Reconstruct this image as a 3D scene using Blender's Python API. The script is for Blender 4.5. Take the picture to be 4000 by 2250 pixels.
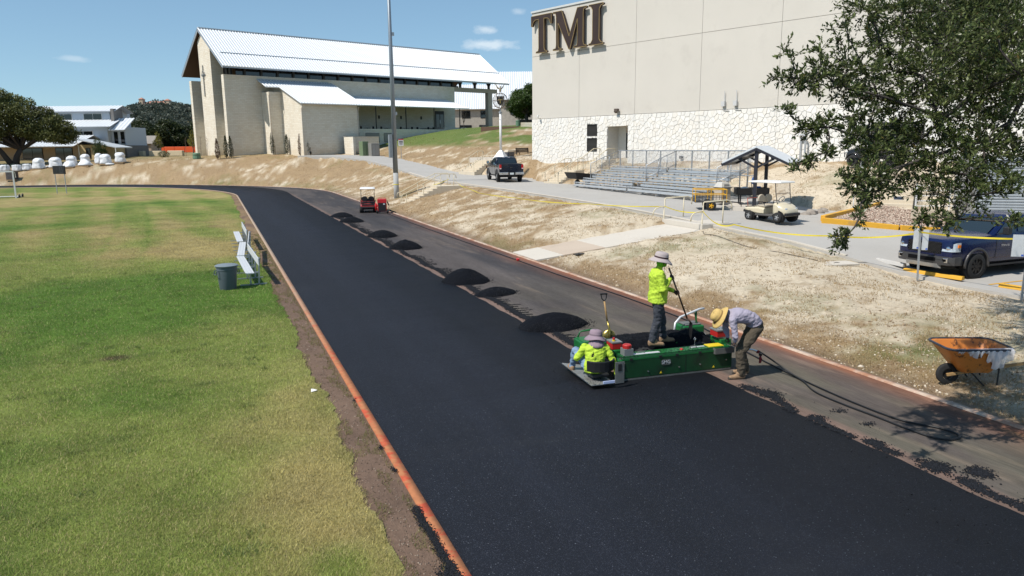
import bpy, bmesh, math, random
import numpy as np
from mathutils import Matrix, Vector
R_ = math.radians
for _o in list(bpy.data.objects): bpy.data.objects.remove(_o)
SC = bpy.context.scene
COL = SC.collection
# ---------------------------------------------------------------- camera (metres; +Y runs along the home straight, origin under the drone)
cam_d = bpy.data.cameras.new('camera'); cam = bpy.data.objects.new('camera', cam_d); COL.objects.link(cam)
cam_d.sensor_width = 36; cam_d.lens = 25.672; cam_d.clip_start = 0.1; cam_d.clip_end = 9000
cam.matrix_world = Matrix.Translation((0, 0, 4.3)) @ Matrix.Rotation(R_(-22), 4, 'Z') @ Matrix.Rotation(R_(90 - 10.94), 4, 'X') @ Matrix.Rotation(R_(-.6), 4, 'Z')
SC.camera = cam
# ---------------------------------------------------------------- sky and sun
SUN = Vector((-.577, -.125, .807)).normalized()
world = bpy.data.worlds.new('World'); SC.world = world; world.use_nodes = True
_nt = world.node_tree; _bg = _nt.nodes['Background']; _bg.inputs['Strength'].default_value = .085
_sky = _nt.nodes.new('ShaderNodeTexSky'); _sky.sky_type = 'NISHITA'; _sky.sun_disc = False
_sky.sun_elevation = math.asin(SUN.z); _sky.sun_rotation = math.atan2(SUN.x, SUN.y)
_sky.air_density = .8; _sky.dust_density = 0.; _sky.ozone_density = 2.; _sky.altitude = 300
_gm = _nt.nodes.new('ShaderNodeGamma'); _gm.inputs[1].default_value = .6; _nt.links.new(_sky.outputs[0], _gm.inputs[0])
_tn = _nt.nodes.new('ShaderNodeMixRGB'); _tn.blend_type = 'MULTIPLY'; _tn.inputs[0].default_value = 1; _tn.inputs[2].default_value = (1.38, 1.80, 2.00, 1); _nt.links.new(_gm.outputs[0], _tn.inputs[1])
def _wm(op, a, b=0., c=None):
    n = _nt.nodes.new('ShaderNodeVectorMath' if op in ('DOT_PRODUCT',) else 'ShaderNodeMath'); n.operation = op
    for i, v in enumerate((a, b) if c is None else (a, b, c)):
        if isinstance(v, bpy.types.NodeSocket): _nt.links.new(v, n.inputs[i])
        else: n.inputs[i].default_value = v
    return n.outputs['Value'] if op == 'DOT_PRODUCT' else n.outputs[0]
# a few small fair-weather clouds, placed by direction in the sky
_dir = _nt.nodes.new('ShaderNodeTexCoord').outputs['Generated']; _mp = _nt.nodes.new('ShaderNodeMapping'); _mp.inputs['Scale'].default_value = (1, 1, 2.2); _nt.links.new(_dir, _mp.inputs[0])
_cn = _nt.nodes.new('ShaderNodeTexNoise'); _cn.inputs['Scale'].default_value = 46; _cn.inputs['Detail'].default_value = 6; _cn.inputs['Roughness'].default_value = .6; _nt.links.new(_mp.outputs[0], _cn.inputs['Vector'])
_acc = 0.
for _d, _w, _h, _o in (((.3441, .9297, .131), .0435, .0078, .75), ((.3421, .9278, .1488), .0174, .0062, .6), ((-.133, .9857, .1034), .0196, .004, .35), ((.3806, .909, .1698), .0109, .0045, .35)):
    _D = Vector(_d).normalized(); _rt = _D.cross(Vector((0, 0, 1))).normalized(); _up = _rt.cross(_D)
    _u = _wm('DIVIDE', _wm('DOT_PRODUCT', _dir, tuple(_rt)), _w); _v = _wm('DIVIDE', _wm('DOT_PRODUCT', _dir, tuple(_up)), _h); _f = _wm('GREATER_THAN', _wm('DOT_PRODUCT', _dir, tuple(_D)), 0.)
    _r = _wm('SQRT', _wm('ADD', _wm('MULTIPLY', _u, _u), _wm('MULTIPLY', _v, _v))); _m = _wm('SUBTRACT', 1.25, _r)
    _k = _wm('SUBTRACT', _wm('ADD', _wm('MULTIPLY', _m, .55), _cn.outputs[0]), .62); _k = _wm('MULTIPLY', _wm('MINIMUM', _wm('MAXIMUM', _wm('MULTIPLY', _k, 2.2), 0.), 1.), _wm('MULTIPLY', _f, _o)); _acc = _wm('MAXIMUM', _k, _acc)
_cm = _nt.nodes.new('ShaderNodeMixRGB'); _nt.links.new(_acc, _cm.inputs[0]); _nt.links.new(_tn.outputs[0], _cm.inputs[1]); _cm.inputs[2].default_value = (6.6, 7.4, 8.0, 1)
_nt.links.new(_cm.outputs[0], _bg.inputs['Color']); _bg.inputs['Strength'].default_value = .1
sun_d = bpy.data.lights.new('sun', 'SUN'); sun = bpy.data.objects.new('sun', sun_d); COL.objects.link(sun)
sun_d.energy = 4.0; sun_d.angle = R_(.53); sun_d.color = (1, .95, .87)
sun.rotation_euler = SUN.to_track_quat('Z', 'Y').to_euler()
SC.view_settings.view_transform = 'Standard'; SC.view_settings.look = 'None'; SC.view_settings.gamma = 1
SC.view_settings.exposure = 0.3; SC.view_settings.use_curve_mapping = False
SC.render.engine = 'CYCLES'
SC.cycles.max_bounces = 5; SC.cycles.diffuse_bounces = 2; SC.cycles.glossy_bounces = 3; SC.cycles.transmission_bounces = 4
SC.cycles.transparent_max_bounces = 8; SC.cycles.caustics_reflective = False; SC.cycles.caustics_refractive = False
SC.cycles.use_denoising = True
random.seed(7); RNG = np.random.default_rng(7)

# ================================================================ helpers
def tag(o, label=None, cat=None, group=None, kind=None):
    if label: o['label'] = label
    if cat: o['category'] = cat
    if group: o['group'] = group
    if kind: o['kind'] = kind
    return o
def thing(name, label, cat, loc=(0, 0, 0), rz=0, group=None):
    o = bpy.data.objects.new(name, None); COL.objects.link(o); o.empty_display_size = .2
    o.location = loc; o.rotation_euler = (0, 0, rz)
    return tag(o, label, cat, group)
LAST = [None]
def link(name, me, parent=None, loc=None, rz=None):
    o = bpy.data.objects.new(name, me); COL.objects.link(o); LAST[0] = o
    if parent: o.parent = parent
    if loc is not None: o.location = loc
    if rz is not None: o.rotation_euler = (0, 0, rz)
    return o
def copy_tree(o, parent=None):
    c = o.copy(); COL.objects.link(c); c.parent = parent
    for ch in list(o.children): copy_tree(ch, c)
    return c
class MB:
    def __init__(s): s.v = []; s.f = []; s.m = []
    def add(s, vs, fs, m=0):
        b = len(s.v); s.v += [tuple(map(float, p)) for p in vs]; s.f += [tuple(b + i for i in f) for f in fs]; s.m += [m] * len(fs); return s
    def box(s, x0, x1, y0, y1, z0, z1, m=0):
        return s.add([(x0, y0, z0), (x1, y0, z0), (x1, y1, z0), (x0, y1, z0), (x0, y0, z1), (x1, y0, z1), (x1, y1, z1), (x0, y1, z1)],
                     [(3, 2, 1, 0), (4, 5, 6, 7), (0, 1, 5, 4), (1, 2, 6, 5), (2, 3, 7, 6), (3, 0, 4, 7)], m)
    def bar(s, a, b, w, h, m=0, up=(0, 0, 1)):
        a = Vector(a); b = Vector(b); d = (b - a).normalized(); up = Vector(up)
        if abs(d.dot(up)) > .98: up = Vector((0, 1, 0))
        x = d.cross(up).normalized() * w / 2; y = x.cross(d).normalized() * h / 2
        p = [a - x - y, a + x - y, a + x + y, a - x + y, b - x - y, b + x - y, b + x + y, b - x + y]
        return s.add(p, [(0, 1, 2, 3), (7, 6, 5, 4), (4, 5, 1, 0), (5, 6, 2, 1), (6, 7, 3, 2), (7, 4, 0, 3)], m)
    def tube(s, pts, r, n=8, m=0, cap=True):
        pts = [Vector(p) for p in pts]; k = len(pts); rs = r if isinstance(r, (list, tuple)) else [r] * k; vs = []; fs = []; x = None
        for i, p in enumerate(pts):
            d = (pts[min(i + 1, k - 1)] - pts[max(i - 1, 0)]).normalized()
            if x is None: x = d.orthogonal().normalized()
            x = (x - d * x.dot(d)); x = x.normalized() if x.length > 1e-6 else d.orthogonal().normalized(); y = d.cross(x)
            vs += [p + (x * math.cos(a) + y * math.sin(a)) * rs[i] for a in [2 * math.pi * j / n for j in range(n)]]
        for i in range(k - 1):
            for j in range(n): fs.append((i * n + j, i * n + (j + 1) % n, (i + 1) * n + (j + 1) % n, (i + 1) * n + j))
        if cap: fs.append(tuple(range(n - 1, -1, -1))); fs.append(tuple((k - 1) * n + j for j in range(n)))
        return s.add(vs, fs, m)
    def lathe(s, prof, n=24, c=(0, 0, 0), axis='z', m=0, cap=True):
        vs = []; fs = []; k = len(prof)
        for r, h in prof:
            for j in range(n):
                a = 2 * math.pi * j / n; q = (r * math.cos(a), r * math.sin(a), h)
                if axis == 'y': q = (q[0], q[2], q[1])
                elif axis == 'x': q = (q[2], q[0], q[1])
                vs.append((q[0] + c[0], q[1] + c[1], q[2] + c[2]))
        for i in range(k - 1):
            for j in range(n): fs.append((i * n + j, i * n + (j + 1) % n, (i + 1) * n + (j + 1) % n, (i + 1) * n + j))
        if cap and prof[0][0] > 1e-4: fs.append(tuple(range(n - 1, -1, -1)))
        if cap and prof[-1][0] > 1e-4: fs.append(tuple((k - 1) * n + j for j in range(n)))
        return s.add(vs, fs, m)
    def loft(s, rings, m=0, cap=True, close=True):
        n = len(rings[0]); vs = [p for r in rings for p in r]; fs = []
        for i in range(len(rings) - 1):
            for j in range(n if close else n - 1): fs.append((i * n + j, i * n + (j + 1) % n, (i + 1) * n + (j + 1) % n, (i + 1) * n + j))
        if cap and close: fs.append(tuple(range(n - 1, -1, -1))); fs.append(tuple((len(rings) - 1) * n + j for j in range(n)))
        return s.add(vs, fs, m)
    def prism(s, poly, fn, d0, d1, m=0):      # poly of (a,b); fn(a,b,d)->xyz
        n = len(poly); vs = [fn(a, b, d0) for a, b in poly] + [fn(a, b, d1) for a, b in poly]
        fs = [tuple(range(n - 1, -1, -1)), tuple(range(n, 2 * n))] + [(i, (i + 1) % n, n + (i + 1) % n, n + i) for i in range(n)]
        return s.add(vs, fs, m)
    def ell(s, c, r, n=12, k=8, m=0, M=None):
        vs = []; fs = []
        for i in range(1, k):
            t = math.pi * i / k
            for j in range(n):
                a = 2 * math.pi * j / n; vs.append(Vector((r[0] * math.sin(t) * math.cos(a), r[1] * math.sin(t) * math.sin(a), r[2] * math.cos(t))))
        vs.append(Vector((0, 0, r[2]))); vs.append(Vector((0, 0, -r[2]))); T = len(vs) - 2
        for i in range(k - 2):
            for j in range(n): fs.append((i * n + j, (i + 1) * n + j, (i + 1) * n + (j + 1) % n, i * n + (j + 1) % n))
        for j in range(n): fs.append((T, j, (j + 1) % n)); fs.append((T + 1, (k - 2) * n + (j + 1) % n, (k - 2) * n + j))
        if M is not None: vs = [M @ p for p in vs]
        return s.add([p + Vector(c) for p in vs], fs, m)
    def mesh(s, name, mats, smooth=False, fix=True):
        me = bpy.data.meshes.new(name); me.from_pydata(s.v, [], s.f)
        for mt in (mats if isinstance(mats, (list, tuple)) else [mats]): me.materials.append(mt)
        if any(s.m): me.polygons.foreach_set('material_index', s.m)
        if fix:
            bm = bmesh.new(); bm.from_mesh(me); bmesh.ops.recalc_face_normals(bm, faces=bm.faces); bm.to_mesh(me); bm.free()
        if smooth: me.polygons.foreach_set('use_smooth', [True] * len(me.polygons))
        me.update(); return me
    def build(s, name, mats, parent=None, smooth=False, bevel=0, loc=None, rz=None, sub=0, auto=None, fix=True):
        o = link(name, s.mesh(name, mats, smooth or auto is not None, fix), parent, loc, rz)
        if bevel:
            b = o.modifiers.new('bevel', 'BEVEL'); b.width = bevel; b.segments = 2; b.limit_method = 'ANGLE'; b.angle_limit = R_(35)
        if sub:
            b = o.modifiers.new('sub', 'SUBSURF'); b.levels = sub; b.render_levels = sub
        if auto is not None:
            o.data.polygons.foreach_set('use_smooth', [True] * len(o.data.polygons)); sharp_edges(o.data, auto)
        return o
def sharp_edges(me, deg):
    bm = bmesh.new(); bm.from_mesh(me); c = R_(deg)
    for e in bm.edges: e.smooth = not (len(e.link_faces) != 2 or e.calc_face_angle(0) > c)
    bm.to_mesh(me); bm.free()
def big_mesh(name, V, F, mat, col=None, smooth=False):      # F: (n,3) or (n,4) int array
    me = bpy.data.meshes.new(name); k = F.shape[1]
    me.vertices.add(len(V)); me.vertices.foreach_set('co', np.asarray(V, np.float32).ravel())
    me.loops.add(F.size); me.loops.foreach_set('vertex_index', np.asarray(F, np.int32).ravel())
    me.polygons.add(len(F)); me.polygons.foreach_set('loop_start', np.arange(0, F.size, k, dtype=np.int32))
    me.update(calc_edges=True)
    if col is not None:
        at = me.color_attributes.new('Col', 'FLOAT_COLOR', 'POINT'); c4 = np.ones((len(V), 4), np.float32); c4[:, :3] = col
        at.data.foreach_set('color', c4.ravel())
    if smooth: me.polygons.foreach_set('use_smooth', np.ones(len(F), bool))
    me.materials.append(mat); me.validate(); return me
def _hash(ix, iy, sd):
    h = (ix.astype(np.int64) * 374761393 + iy.astype(np.int64) * 668265263 + sd * 974634541) & 0xffffffff
    h = ((h ^ (h >> 13)) * 1274126177) & 0xffffffff; return ((h ^ (h >> 16)) & 0xffff) / 65535.
def vn(x, y, sd=0):
    x = np.asarray(x, float); y = np.asarray(y, float); ix = np.floor(x); iy = np.floor(y); fx = x - ix; fy = y - iy
    fx = fx * fx * (3 - 2 * fx); fy = fy * fy * (3 - 2 * fy)
    return (_hash(ix, iy, sd) * (1 - fx) + _hash(ix + 1, iy, sd) * fx) * (1 - fy) + (_hash(ix, iy + 1, sd) * (1 - fx) + _hash(ix + 1, iy + 1, sd) * fx) * fy
def fbm(x, y, o=4, sd=0):
    s = 0; a = .5; t = 0
    for i in range(o): s = s + a * vn(x, y, sd + i * 17); t += a; a *= .55; x = x * 2.03 + 5.1; y = y * 2.03 + 1.7
    return s / t
def sst(x, a, b): t = np.clip((x - a) / (b - a), 0, 1); return t * t * (3 - 2 * t)
def mix3(a, b, t): t = np.asarray(t)[..., None]; return np.asarray(a) * (1 - t) + np.asarray(b) * t

# ================================================================ materials
class NT:
    def __init__(s, name):
        s.mat = bpy.data.materials.new(name); s.mat.use_nodes = True; s.t = s.mat.node_tree; s.b = s.t.nodes['Principled BSDF']
    def n(s, ty, props=None, **inp):
        nd = s.t.nodes.new('ShaderNode' + ty)
        for k, v in (props or {}).items(): setattr(nd, k, v)
        for k, v in inp.items(): s.set(nd, k, v)
        return nd
    def set(s, nd, k, v):
        sock = nd.inputs[int(k[1:])] if (k[0] == 'i' and k[1:].isdigit()) else nd.inputs[k.replace('_', ' ')]
        if hasattr(v, 'bl_idname') and hasattr(v, 'outputs'): v = v.outputs[0]
        if isinstance(v, bpy.types.NodeSocket): s.t.links.new(v, sock)
        else: sock.default_value = v if not (isinstance(v, tuple) and len(v) == 3 and sock.type == 'RGBA') else (*v, 1)
    def math(s, op, a, b=0., clamp=False): return s.n('Math', {'operation': op, 'use_clamp': clamp}, i0=a, i1=b)
    def mix(s, a, b, f, mode='MIX'): return s.n('MixRGB', {'blend_type': mode}, Fac=f, Color1=a, Color2=b)
    def ramp(s, f, a, b): return s.n('MapRange', {'clamp': True}, Value=f, From_Min=a, From_Max=b)
    def coord(s, kind='Object', scale=None):
        c = s.n('TexCoord').outputs[kind] if kind != 'Position' else s.n('NewGeometry').outputs['Position']
        if scale: c = s.n('Mapping', None, Vector=c, Scale=scale).outputs[0]
        return c
    def noise(s, co, scale, det=3, rough=.55): return s.n('TexNoise', None, Vector=co, Scale=scale, Detail=det, Roughness=rough)
    def bump(s, h, st=.3, d=.02): s.set(s.b, 'Normal', s.n('Bump', None, Height=h, Strength=st, Distance=d))
    def fin(s, col=None, rough=.7, metal=0., spec=.5):
        if col is not None: s.set(s.b, 'Base_Color', col)
        s.set(s.b, 'Roughness', rough); s.set(s.b, 'Metallic', metal); s.set(s.b, 'Specular_IOR_Level', spec); return s.mat
_mc = {}
def M(name, col, rough=.6, metal=0., var=.12, scale=6., bump=0., bscale=40., spec=.5, dirt=None, dscale=1.2, dlo=.55, dhi=.75, coat=0.):
    """painted / plain surface with uneven tone, optional dirt patches and fine relief"""
    if name in _mc: return _mc[name]
    t = NT(name); co = t.coord('Object'); nz = t.noise(co, scale)
    c = t.mix(tuple(x * (1 - var) for x in col), tuple(min(1, x * (1 + var)) for x in col), nz)
    if dirt:
        d = t.ramp(t.noise(co, dscale, 5, .65), dlo, dhi); c = t.mix(c, dirt, t.math('MULTIPLY', d, .8))
    if bump: t.bump(t.noise(co, bscale, 2), bump, .01)
    r = t.n('MapRange', None, Value=nz, To_Min=max(.02, rough - .08), To_Max=min(1, rough + .08))
    t.fin(c, r, metal, spec)
    if coat: t.set(t.b, 'Coat_Weight', coat); t.set(t.b, 'Coat_Roughness', .03)
    _mc[name] = t.mat; return t.mat
def glassy(name, col, alpha=None, rough=.04):
    t = NT(name); t.fin(col, rough, 0, .8)
    if alpha is not None: t.set(t.b, 'Alpha', alpha)
    return t.mat
WHITE_M = M('white_paint', (.78, .77, .74), .45)
def attr_ground(name, bs=60, bstr=.5, bd=.02, fine=(90, 400), amp=.55, rough=.95, stretch=None, spec=.25):
    t = NT(name); co = t.coord('Position', stretch); a = t.n('Attribute', {'attribute_name': 'Col'})
    n1 = t.noise(co, fine[0] / 10, 4); n2 = t.noise(co, fine[1] / 10, 3)
    f = t.math('ADD', t.math('MULTIPLY', n1, amp), t.math('MULTIPLY', n2, amp))
    n0 = t.noise(co, fine[0] / 75, 5, .68); n00 = t.noise(co, fine[0] / 260, 4, .6); f = t.math('ADD', f, 1 - amp); g = t.n('MapRange', None, Value=t.math('MULTIPLY', t.math('ADD', n0, n00), .5), From_Min=.3, From_Max=.7, To_Min=1 - amp * .42, To_Max=1 + amp * .42)
    c = t.mix(a.outputs['Color'], t.math('MULTIPLY', f, g), 1., 'MULTIPLY')
    t.bump(t.math('ADD', n1, n2), bstr, bd); return t.fin(c, rough, 0, spec)
# ================================================================ ground: field, track, terrain, road
TC = (-32., 74.); RI = 34.
def r_out(a): return 43.1 - 2.9 * sst(a, .1, .8)            # outer kerb radius round the bend, a = angle from +X
def inner_pt(s, off):                                        # s metres along the inner kerb from t=-12; off outward
    t = -12 + s
    if t <= TC[1]: return (2. + off, t)
    a = (t - TC[1]) / RI; r = RI + off; return (TC[0] + r * math.cos(a), TC[1] + r * math.sin(a))
def e_out(n, t):                                             # metres outside the outer kerb
    r = np.hypot(n - TC[0], t - TC[1]); a = np.abs(np.arctan2(t - TC[1], n - TC[0]))
    return np.where(t > TC[1], r - r_out(a), np.abs(n - TC[0]) - 43.1)
S_ST = np.concatenate([np.arange(0, 17, .5), 17 + np.cumsum(np.geomspace(.05, 1.6, 260))]); S_ST = S_ST[S_ST < 12 + 74 + 75]
def ribbon(name, offs, zs, mat, colfn=None, ss=S_ST, smooth=False):   # offs: array or function of s
    V = []; k = None
    for s in ss:
        oo = offs(s) if callable(offs) else offs
        k = len(oo)
        for j, o in enumerate(oo): p = inner_pt(s, o); V.append((p[0], p[1], zs[j] if not np.isscalar(zs) else zs))
    V = np.array(V); i, j = np.meshgrid(np.arange(len(ss) - 1), np.arange(k - 1), indexing='ij'); b = (i * k + j).ravel()
    F = np.stack([b, b + 1, b + k + 1, b + k], 1)
    return big_mesh(name, V, F, mat, None if colfn is None else colfn(V), smooth)
# --- infield grass
def dry_f(n, t):
    d = fbm(n / 9, t / 5, 4, 3) * .75 + fbm(n / 1.7, t / 1.7, 3, 9) * .3 - .12
    def blob(cn, ct, rn, rt, w): return w * np.exp(-((n - cn) / rn) ** 2 - ((t - ct) / rt) ** 2)
    d = d + blob(-8, 76, 14, 6, .45) + blob(0, 34.5, 4, 3.2, .4) + blob(-5, 47, 5, 3, .2) + blob(1, 8, 1.1, 7, .32) + blob(-7, 58, 6, 3, .25) + blob(-3, 88, 12, 5, .4)
    d = d - blob(-2, 26, 6.0, 6.0, .20) - blob(-.6, 25, 1.8, 3, .14) - blob(-6, 15, 6, 7, .16) - blob(-12, 40, 8, 5, .12) - blob(-6, 67, 9, 2.5, .25) - blob(.9, 7, .3, .5, .3) - blob(-2.5, 21, 3, 2.5, .2)
    d = d + .13 * np.sin(n * 1.9 + .25 * t + 2 * fbm(n / 4, t / 9, 2, 8)) * sst(t, 20, 45)          # faint mowing bands
    tyre = np.minimum(np.abs(n + 3.6 + .055 * (t - 40) + .4 * np.sin(t / 9)), np.abs(n + 5.3 + .055 * (t - 40) + .4 * np.sin(t / 9)))
    return np.clip(d - .2 * np.exp(-(tyre / .16) ** 2) * sst(t, 30, 38) * (1 - sst(t, 66, 74)), 0, 1)
def grass_col(n, t):
    d = dry_f(n, t); c = mix3((.100, .175, .026), (.205, .240, .058), sst(d, .06, .40)); c = mix3(c, (.36, .29, .12), sst(d, .37, .76))
    c = c * (.8 + .4 * fbm(n * 1.1, t * 1.1, 3, 21))[..., None]
    bare = sst(fbm(n / 2.5, t / 1.5, 4, 77), .72, .8) * sst(t, 25, 40) * .5
    hole = np.exp(-((n + 2.2) / .3) ** 2 - ((t - 16.9) / .16) ** 2)
    return mix3(mix3(c, (.30, .21, .11), bare), (.07, .045, .03), np.clip(hole * 1.4, 0, 1))
def field_offs(s):
    t = -12 + s; ed = .50 + .10 * math.sin(t * .9) * .5 + .22 * float(fbm(np.array(t * 1.3), np.array(0.), 3, 5) - .5) + .12 * float(vn(np.array(t * 7.), np.array(3.), 2) - .5)
    return -np.concatenate([[ed], ed + np.cumsum(np.geomspace(.04, 1.9, 84)) * (33.4 - ed) / np.cumsum(np.geomspace(.04, 1.9, 84))[-1]])
FIELD_M = attr_ground('field_grass', bstr=.9, bd=.05, fine=(160, 700), amp=.8)
field = tag(link('field', ribbon('field', field_offs, .012, FIELD_M, lambda V: grass_col(V[:, 0], V[:, 1]))), 'mown infield lawn with green and straw patches inside the track', 'field', kind='structure')
# --- bare strip beside the inner kerb
def dirt_col(V):
    n, t = V[:, 0], V[:, 1]; c = mix3((.125, .082, .06), (.19, .125, .088), fbm(n * 3, t * 1.5, 4, 31))
    return mix3(c, (.25, .17, .09), sst(t, 20, 40) * .75 * sst(fbm(n * 2, t * .6, 3, 40), .3, .6))
DIRT_M = attr_ground('bare_dirt', bstr=.6, bd=.03, fine=(120, 600), amp=.5)
tag(link('dirt_strip', ribbon('dirt_strip', np.linspace(-1.5, .02, 16), -.006, DIRT_M, dirt_col)), 'bare brown dirt strip between the lawn and the inner kerb', 'dirt strip', kind='structure')
# --- kerbs
def kerb_mat(name, base, stain, lo, hi, top):
    t = NT(name); co = t.coord('Position'); n1 = t.noise(co, 1.1, 5, .7); n2 = t.noise(co, 9, 4, .6)
    y = t.n('SeparateXYZ', None, Vector=co).outputs[1]; near = t.ramp(y, 30, 8)
    f = t.ramp(t.math('ADD', n1, t.math('MULTIPLY', near, .34)), lo, hi)
    c = t.mix(base, stain, f); c = t.mix(c, (.40, .31, .23), t.math('MULTIPLY', t.ramp(y, 14, 34), .85)); c = t.mix(c, top, t.ramp(t.math('MULTIPLY', t.noise(co, 2.3, 5, .7), t.math('ADD', t.math('MULTIPLY', near, .3), .85)), .56, .68))
    c = t.mix(c, t.mix((.6, .6, .6), (1.25, 1.25, 1.25), n2), 1., 'MULTIPLY'); t.bump(n2, .4, .01); return t.fin(c, .85)
KERB_M = kerb_mat('inner_kerb_concrete', (.34, .23, .16), (.42, .16, .065), .36, .72, (.48, .075, .03))
for nm, offs, zs in (('inner_kerb', [-.005, -.005, .115, .115], [-.05, .019, .022, -.05]),):
    tag(link(nm, ribbon(nm, np.array(offs), np.array(zs), KERB_M)), 'orange stained concrete kerb along the inside of the track', 'kerb', kind='structure')
# --- old running surface
OUT_S = np.array([12 + 74 + 34 * a for a in np.linspace(0, 2.2, 40)])
def w_out(s): a = max(0, (s - 86) / RI); return float(r_out(np.array(a))) - RI
def mat_edge(t):
    m = np.where(t < 11.3, 8.45, 6.86); return m
def track_col(V):
    n, t = V[:, 0], V[:, 1]; rr = np.where(t > TC[1], np.hypot(n - TC[0], t - TC[1]) + TC[0], n)
    u = rr - mat_edge(t); st = fbm(rr * 5 + .15 * t, t * .45, 5, 51); near = 1 - sst(t, 8, 26)
    c = mix3((.048, .045, .048), (.085, .073, .070), sst(fbm(rr * .8, t * .12, 4, 55), .35, .65))
    c = mix3(c, (.105, .086, .074), near * .75)
    sc = sst(st, .56, .74) * sst(fbm(rr * .9, t * .22, 3, 58), .4, .62); c = mix3(c, (.25, .19, .145), sc * (.25 + .6 * near))
    gr = sst(fbm(rr * .7 + 4, t * .2, 3, 61), .55, .7) * near; c = mix3(c, (.115, .105, .078), gr * .7)
    edge = np.where(t < 11.3, sst(-u, -.42, -.24), sst(-u, -.33, -.2)) * (u > -.6); c = mix3(c, mix3((.19, .125, .10), (.13, .095, .082), sst(t, 30, 70)), edge * .85 * (.8 + .4 * vn(rr * 20, t * 6, 3)))
    k = 10.98 - rr; oz = np.exp(-np.clip(k - .02, 0, 9) / (.12 + .22 * fbm(t * .7, t * 0, 3, 71))) * (.2 + .75 * fbm(rr * 3, t * .5, 3, 72))
    c = mix3(c, mix3((.27, .095, .045), (.42, .20, .05), sst(vn(rr * 6, t * 1.2, 5), .55, .8) * (1 - sst(t, 7, 12))), np.clip(oz, 0, 1) * (1 - .75 * sst(t, 22, 60)))
    k2 = np.clip(1 - k / 1.0, 0, 1) * sst(fbm(rr * .9, t * .25, 3, 75), .4, .7) * .45 * (1 - sst(t, 30, 60)); return mix3(c, (.19, .085, .05), k2)
TRACK_M = attr_ground('old_track_asphalt', bstr=.45, bd=.015, fine=(60, 900), amp=.85, rough=.9, stretch=(4., .6, 1.))
S_TR = np.concatenate([np.arange(0, 17, .4), 17 + np.cumsum(np.geomspace(.06, 1.4, 300))]); S_TR = S_TR[S_TR < 86 + 75]
def tr_offs(s): w = w_out(s); return np.concatenate([np.linspace(.1, 4.6, 8), np.linspace(4.7, 7.2, 36), np.linspace(7.3, w - .5, 16), np.linspace(w - .45, w + .02, 14)])
track = tag(link('track', ribbon('track', tr_offs, 0., TRACK_M, track_col, S_TR)), 'worn old asphalt running track with tan scuffs, partly paved over', 'track', kind='structure')
# --- new black rubber mat
def mat_black():
    t = NT('new_rubber_mat'); co = t.coord('Position'); v = t.n('TexVoronoi', None, Vector=co, Scale=95.); n1 = t.noise(co, 55, 3, .7); n0 = t.noise(co, .5, 3)
    spk = t.math('GREATER_THAN', v.outputs['Color'], .93)
    cr = t.n('SeparateColor', None, Color=v.outputs['Color']); s1 = t.math('GREATER_THAN', cr.outputs[0], .90); s2 = t.math('GREATER_THAN', cr.outputs[1], .996)
    c = t.mix((.0034, .0044, .0074), (.0100, .0122, .0200), n1); c = t.mix(c, (.026, .030, .042), t.math('MULTIPLY', s1, .7)); c = t.mix(c, (.08, .088, .105), s2)
    ps = t.noise(t.coord('Position', (.9, .035, 1.)), 1.6, 3, .6); px = t.noise(t.coord('Position', (.25, .6, 1.)), 1., 5, .7)
    c = t.mix(c, t.mix((.85, .85, .85), (1.5, 1.5, 1.5), n0), 1., 'MULTIPLY'); c = t.mix(c, t.mix((.6, .6, .6), (1.6, 1.6, 1.6), ps), 1., 'MULTIPLY'); c = t.mix(c, (.022, .024, .030), t.math('MULTIPLY', t.ramp(px, .56, .72), .35))
    t.bump(t.math('ADD', v.outputs['Distance'], n1), .9, .012); return t.fin(c, .7, 0, .25)
BLACK_M = mat_black()
def sheet_ribbon(name, s0, s1, o0, o1, z, mat, step=.8):
    ss = np.arange(s0, s1 + 1e-6, step); V = []
    def oo(f, s): return f(s) if callable(f) else f
    for s in ss:
        a, b = oo(o0, s), oo(o1, s)
        for o, zz in ((a, -.004), (a, z), (b, z), (b, -.004)): p = inner_pt(s, o); V.append((p[0], p[1], zz))
    V = np.array(V); i, j = np.meshgrid(np.arange(len(ss) - 1), np.arange(3), indexing='ij'); b = (i * 4 + j).ravel()
    F = np.stack([b, b + 1, b + 5, b + 4], 1); F = np.vstack([F, [[0, 3, 2, 1]], [[len(V) - 4, len(V) - 3, len(V) - 2, len(V) - 1]]])
    return big_mesh(name, V, F, mat)
jit = lambda s: .018 * math.sin(s * 3.1) + .012 * math.sin(s * 7.7 + 1)
rm = thing('rubber_mat', 'fresh black rubber surface laid along the inside lanes of the track', 'rubber mat'); rm['kind'] = 'structure'
link('mat_sheet', sheet_ribbon('mat_sheet', 0, 86 + 74, .118, lambda s: (6.45 if s < 23.26 else 4.86) + jit(s) + 1.0 * float(sst(np.array(s), 84, 100)), .014, BLACK_M, .25), rm)
# --- outer kerb
def okerb_mat():
    t = NT('outer_kerb_concrete'); co = t.coord('Position'); n1 = t.noise(co, 1.3, 5, .7); n2 = t.noise(co, 14, 4)
    c = t.mix((.55, .43, .34), (.40, .20, .12), t.ramp(n1, .44, .62)); c = t.mix(c, t.mix((.6, .6, .6), (1.2, 1.2, 1.2), n2), 1., 'MULTIPLY'); t.bump(n2, .4, .01); return t.fin(c, .85)
ss = S_TR; V = []
for s in ss:
    w = w_out(s)
    for o, z in ((w - .02, -.05), (w - .02, .022), (w + .10, .03), (w + .10, -.1)): p = inner_pt(s, o); V.append((p[0], p[1], z))
V = np.array(V); i, j = np.meshgrid(np.arange(len(ss) - 1), np.arange(3), indexing='ij'); b = (i * 4 + j).ravel()
tag(link('outer_kerb', big_mesh('outer_kerb', V, np.stack([b, b + 1, b + 5, b + 4], 1), okerb_mat())), 'thin pale kerb along the outside of the track', 'kerb', kind='structure')
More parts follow.
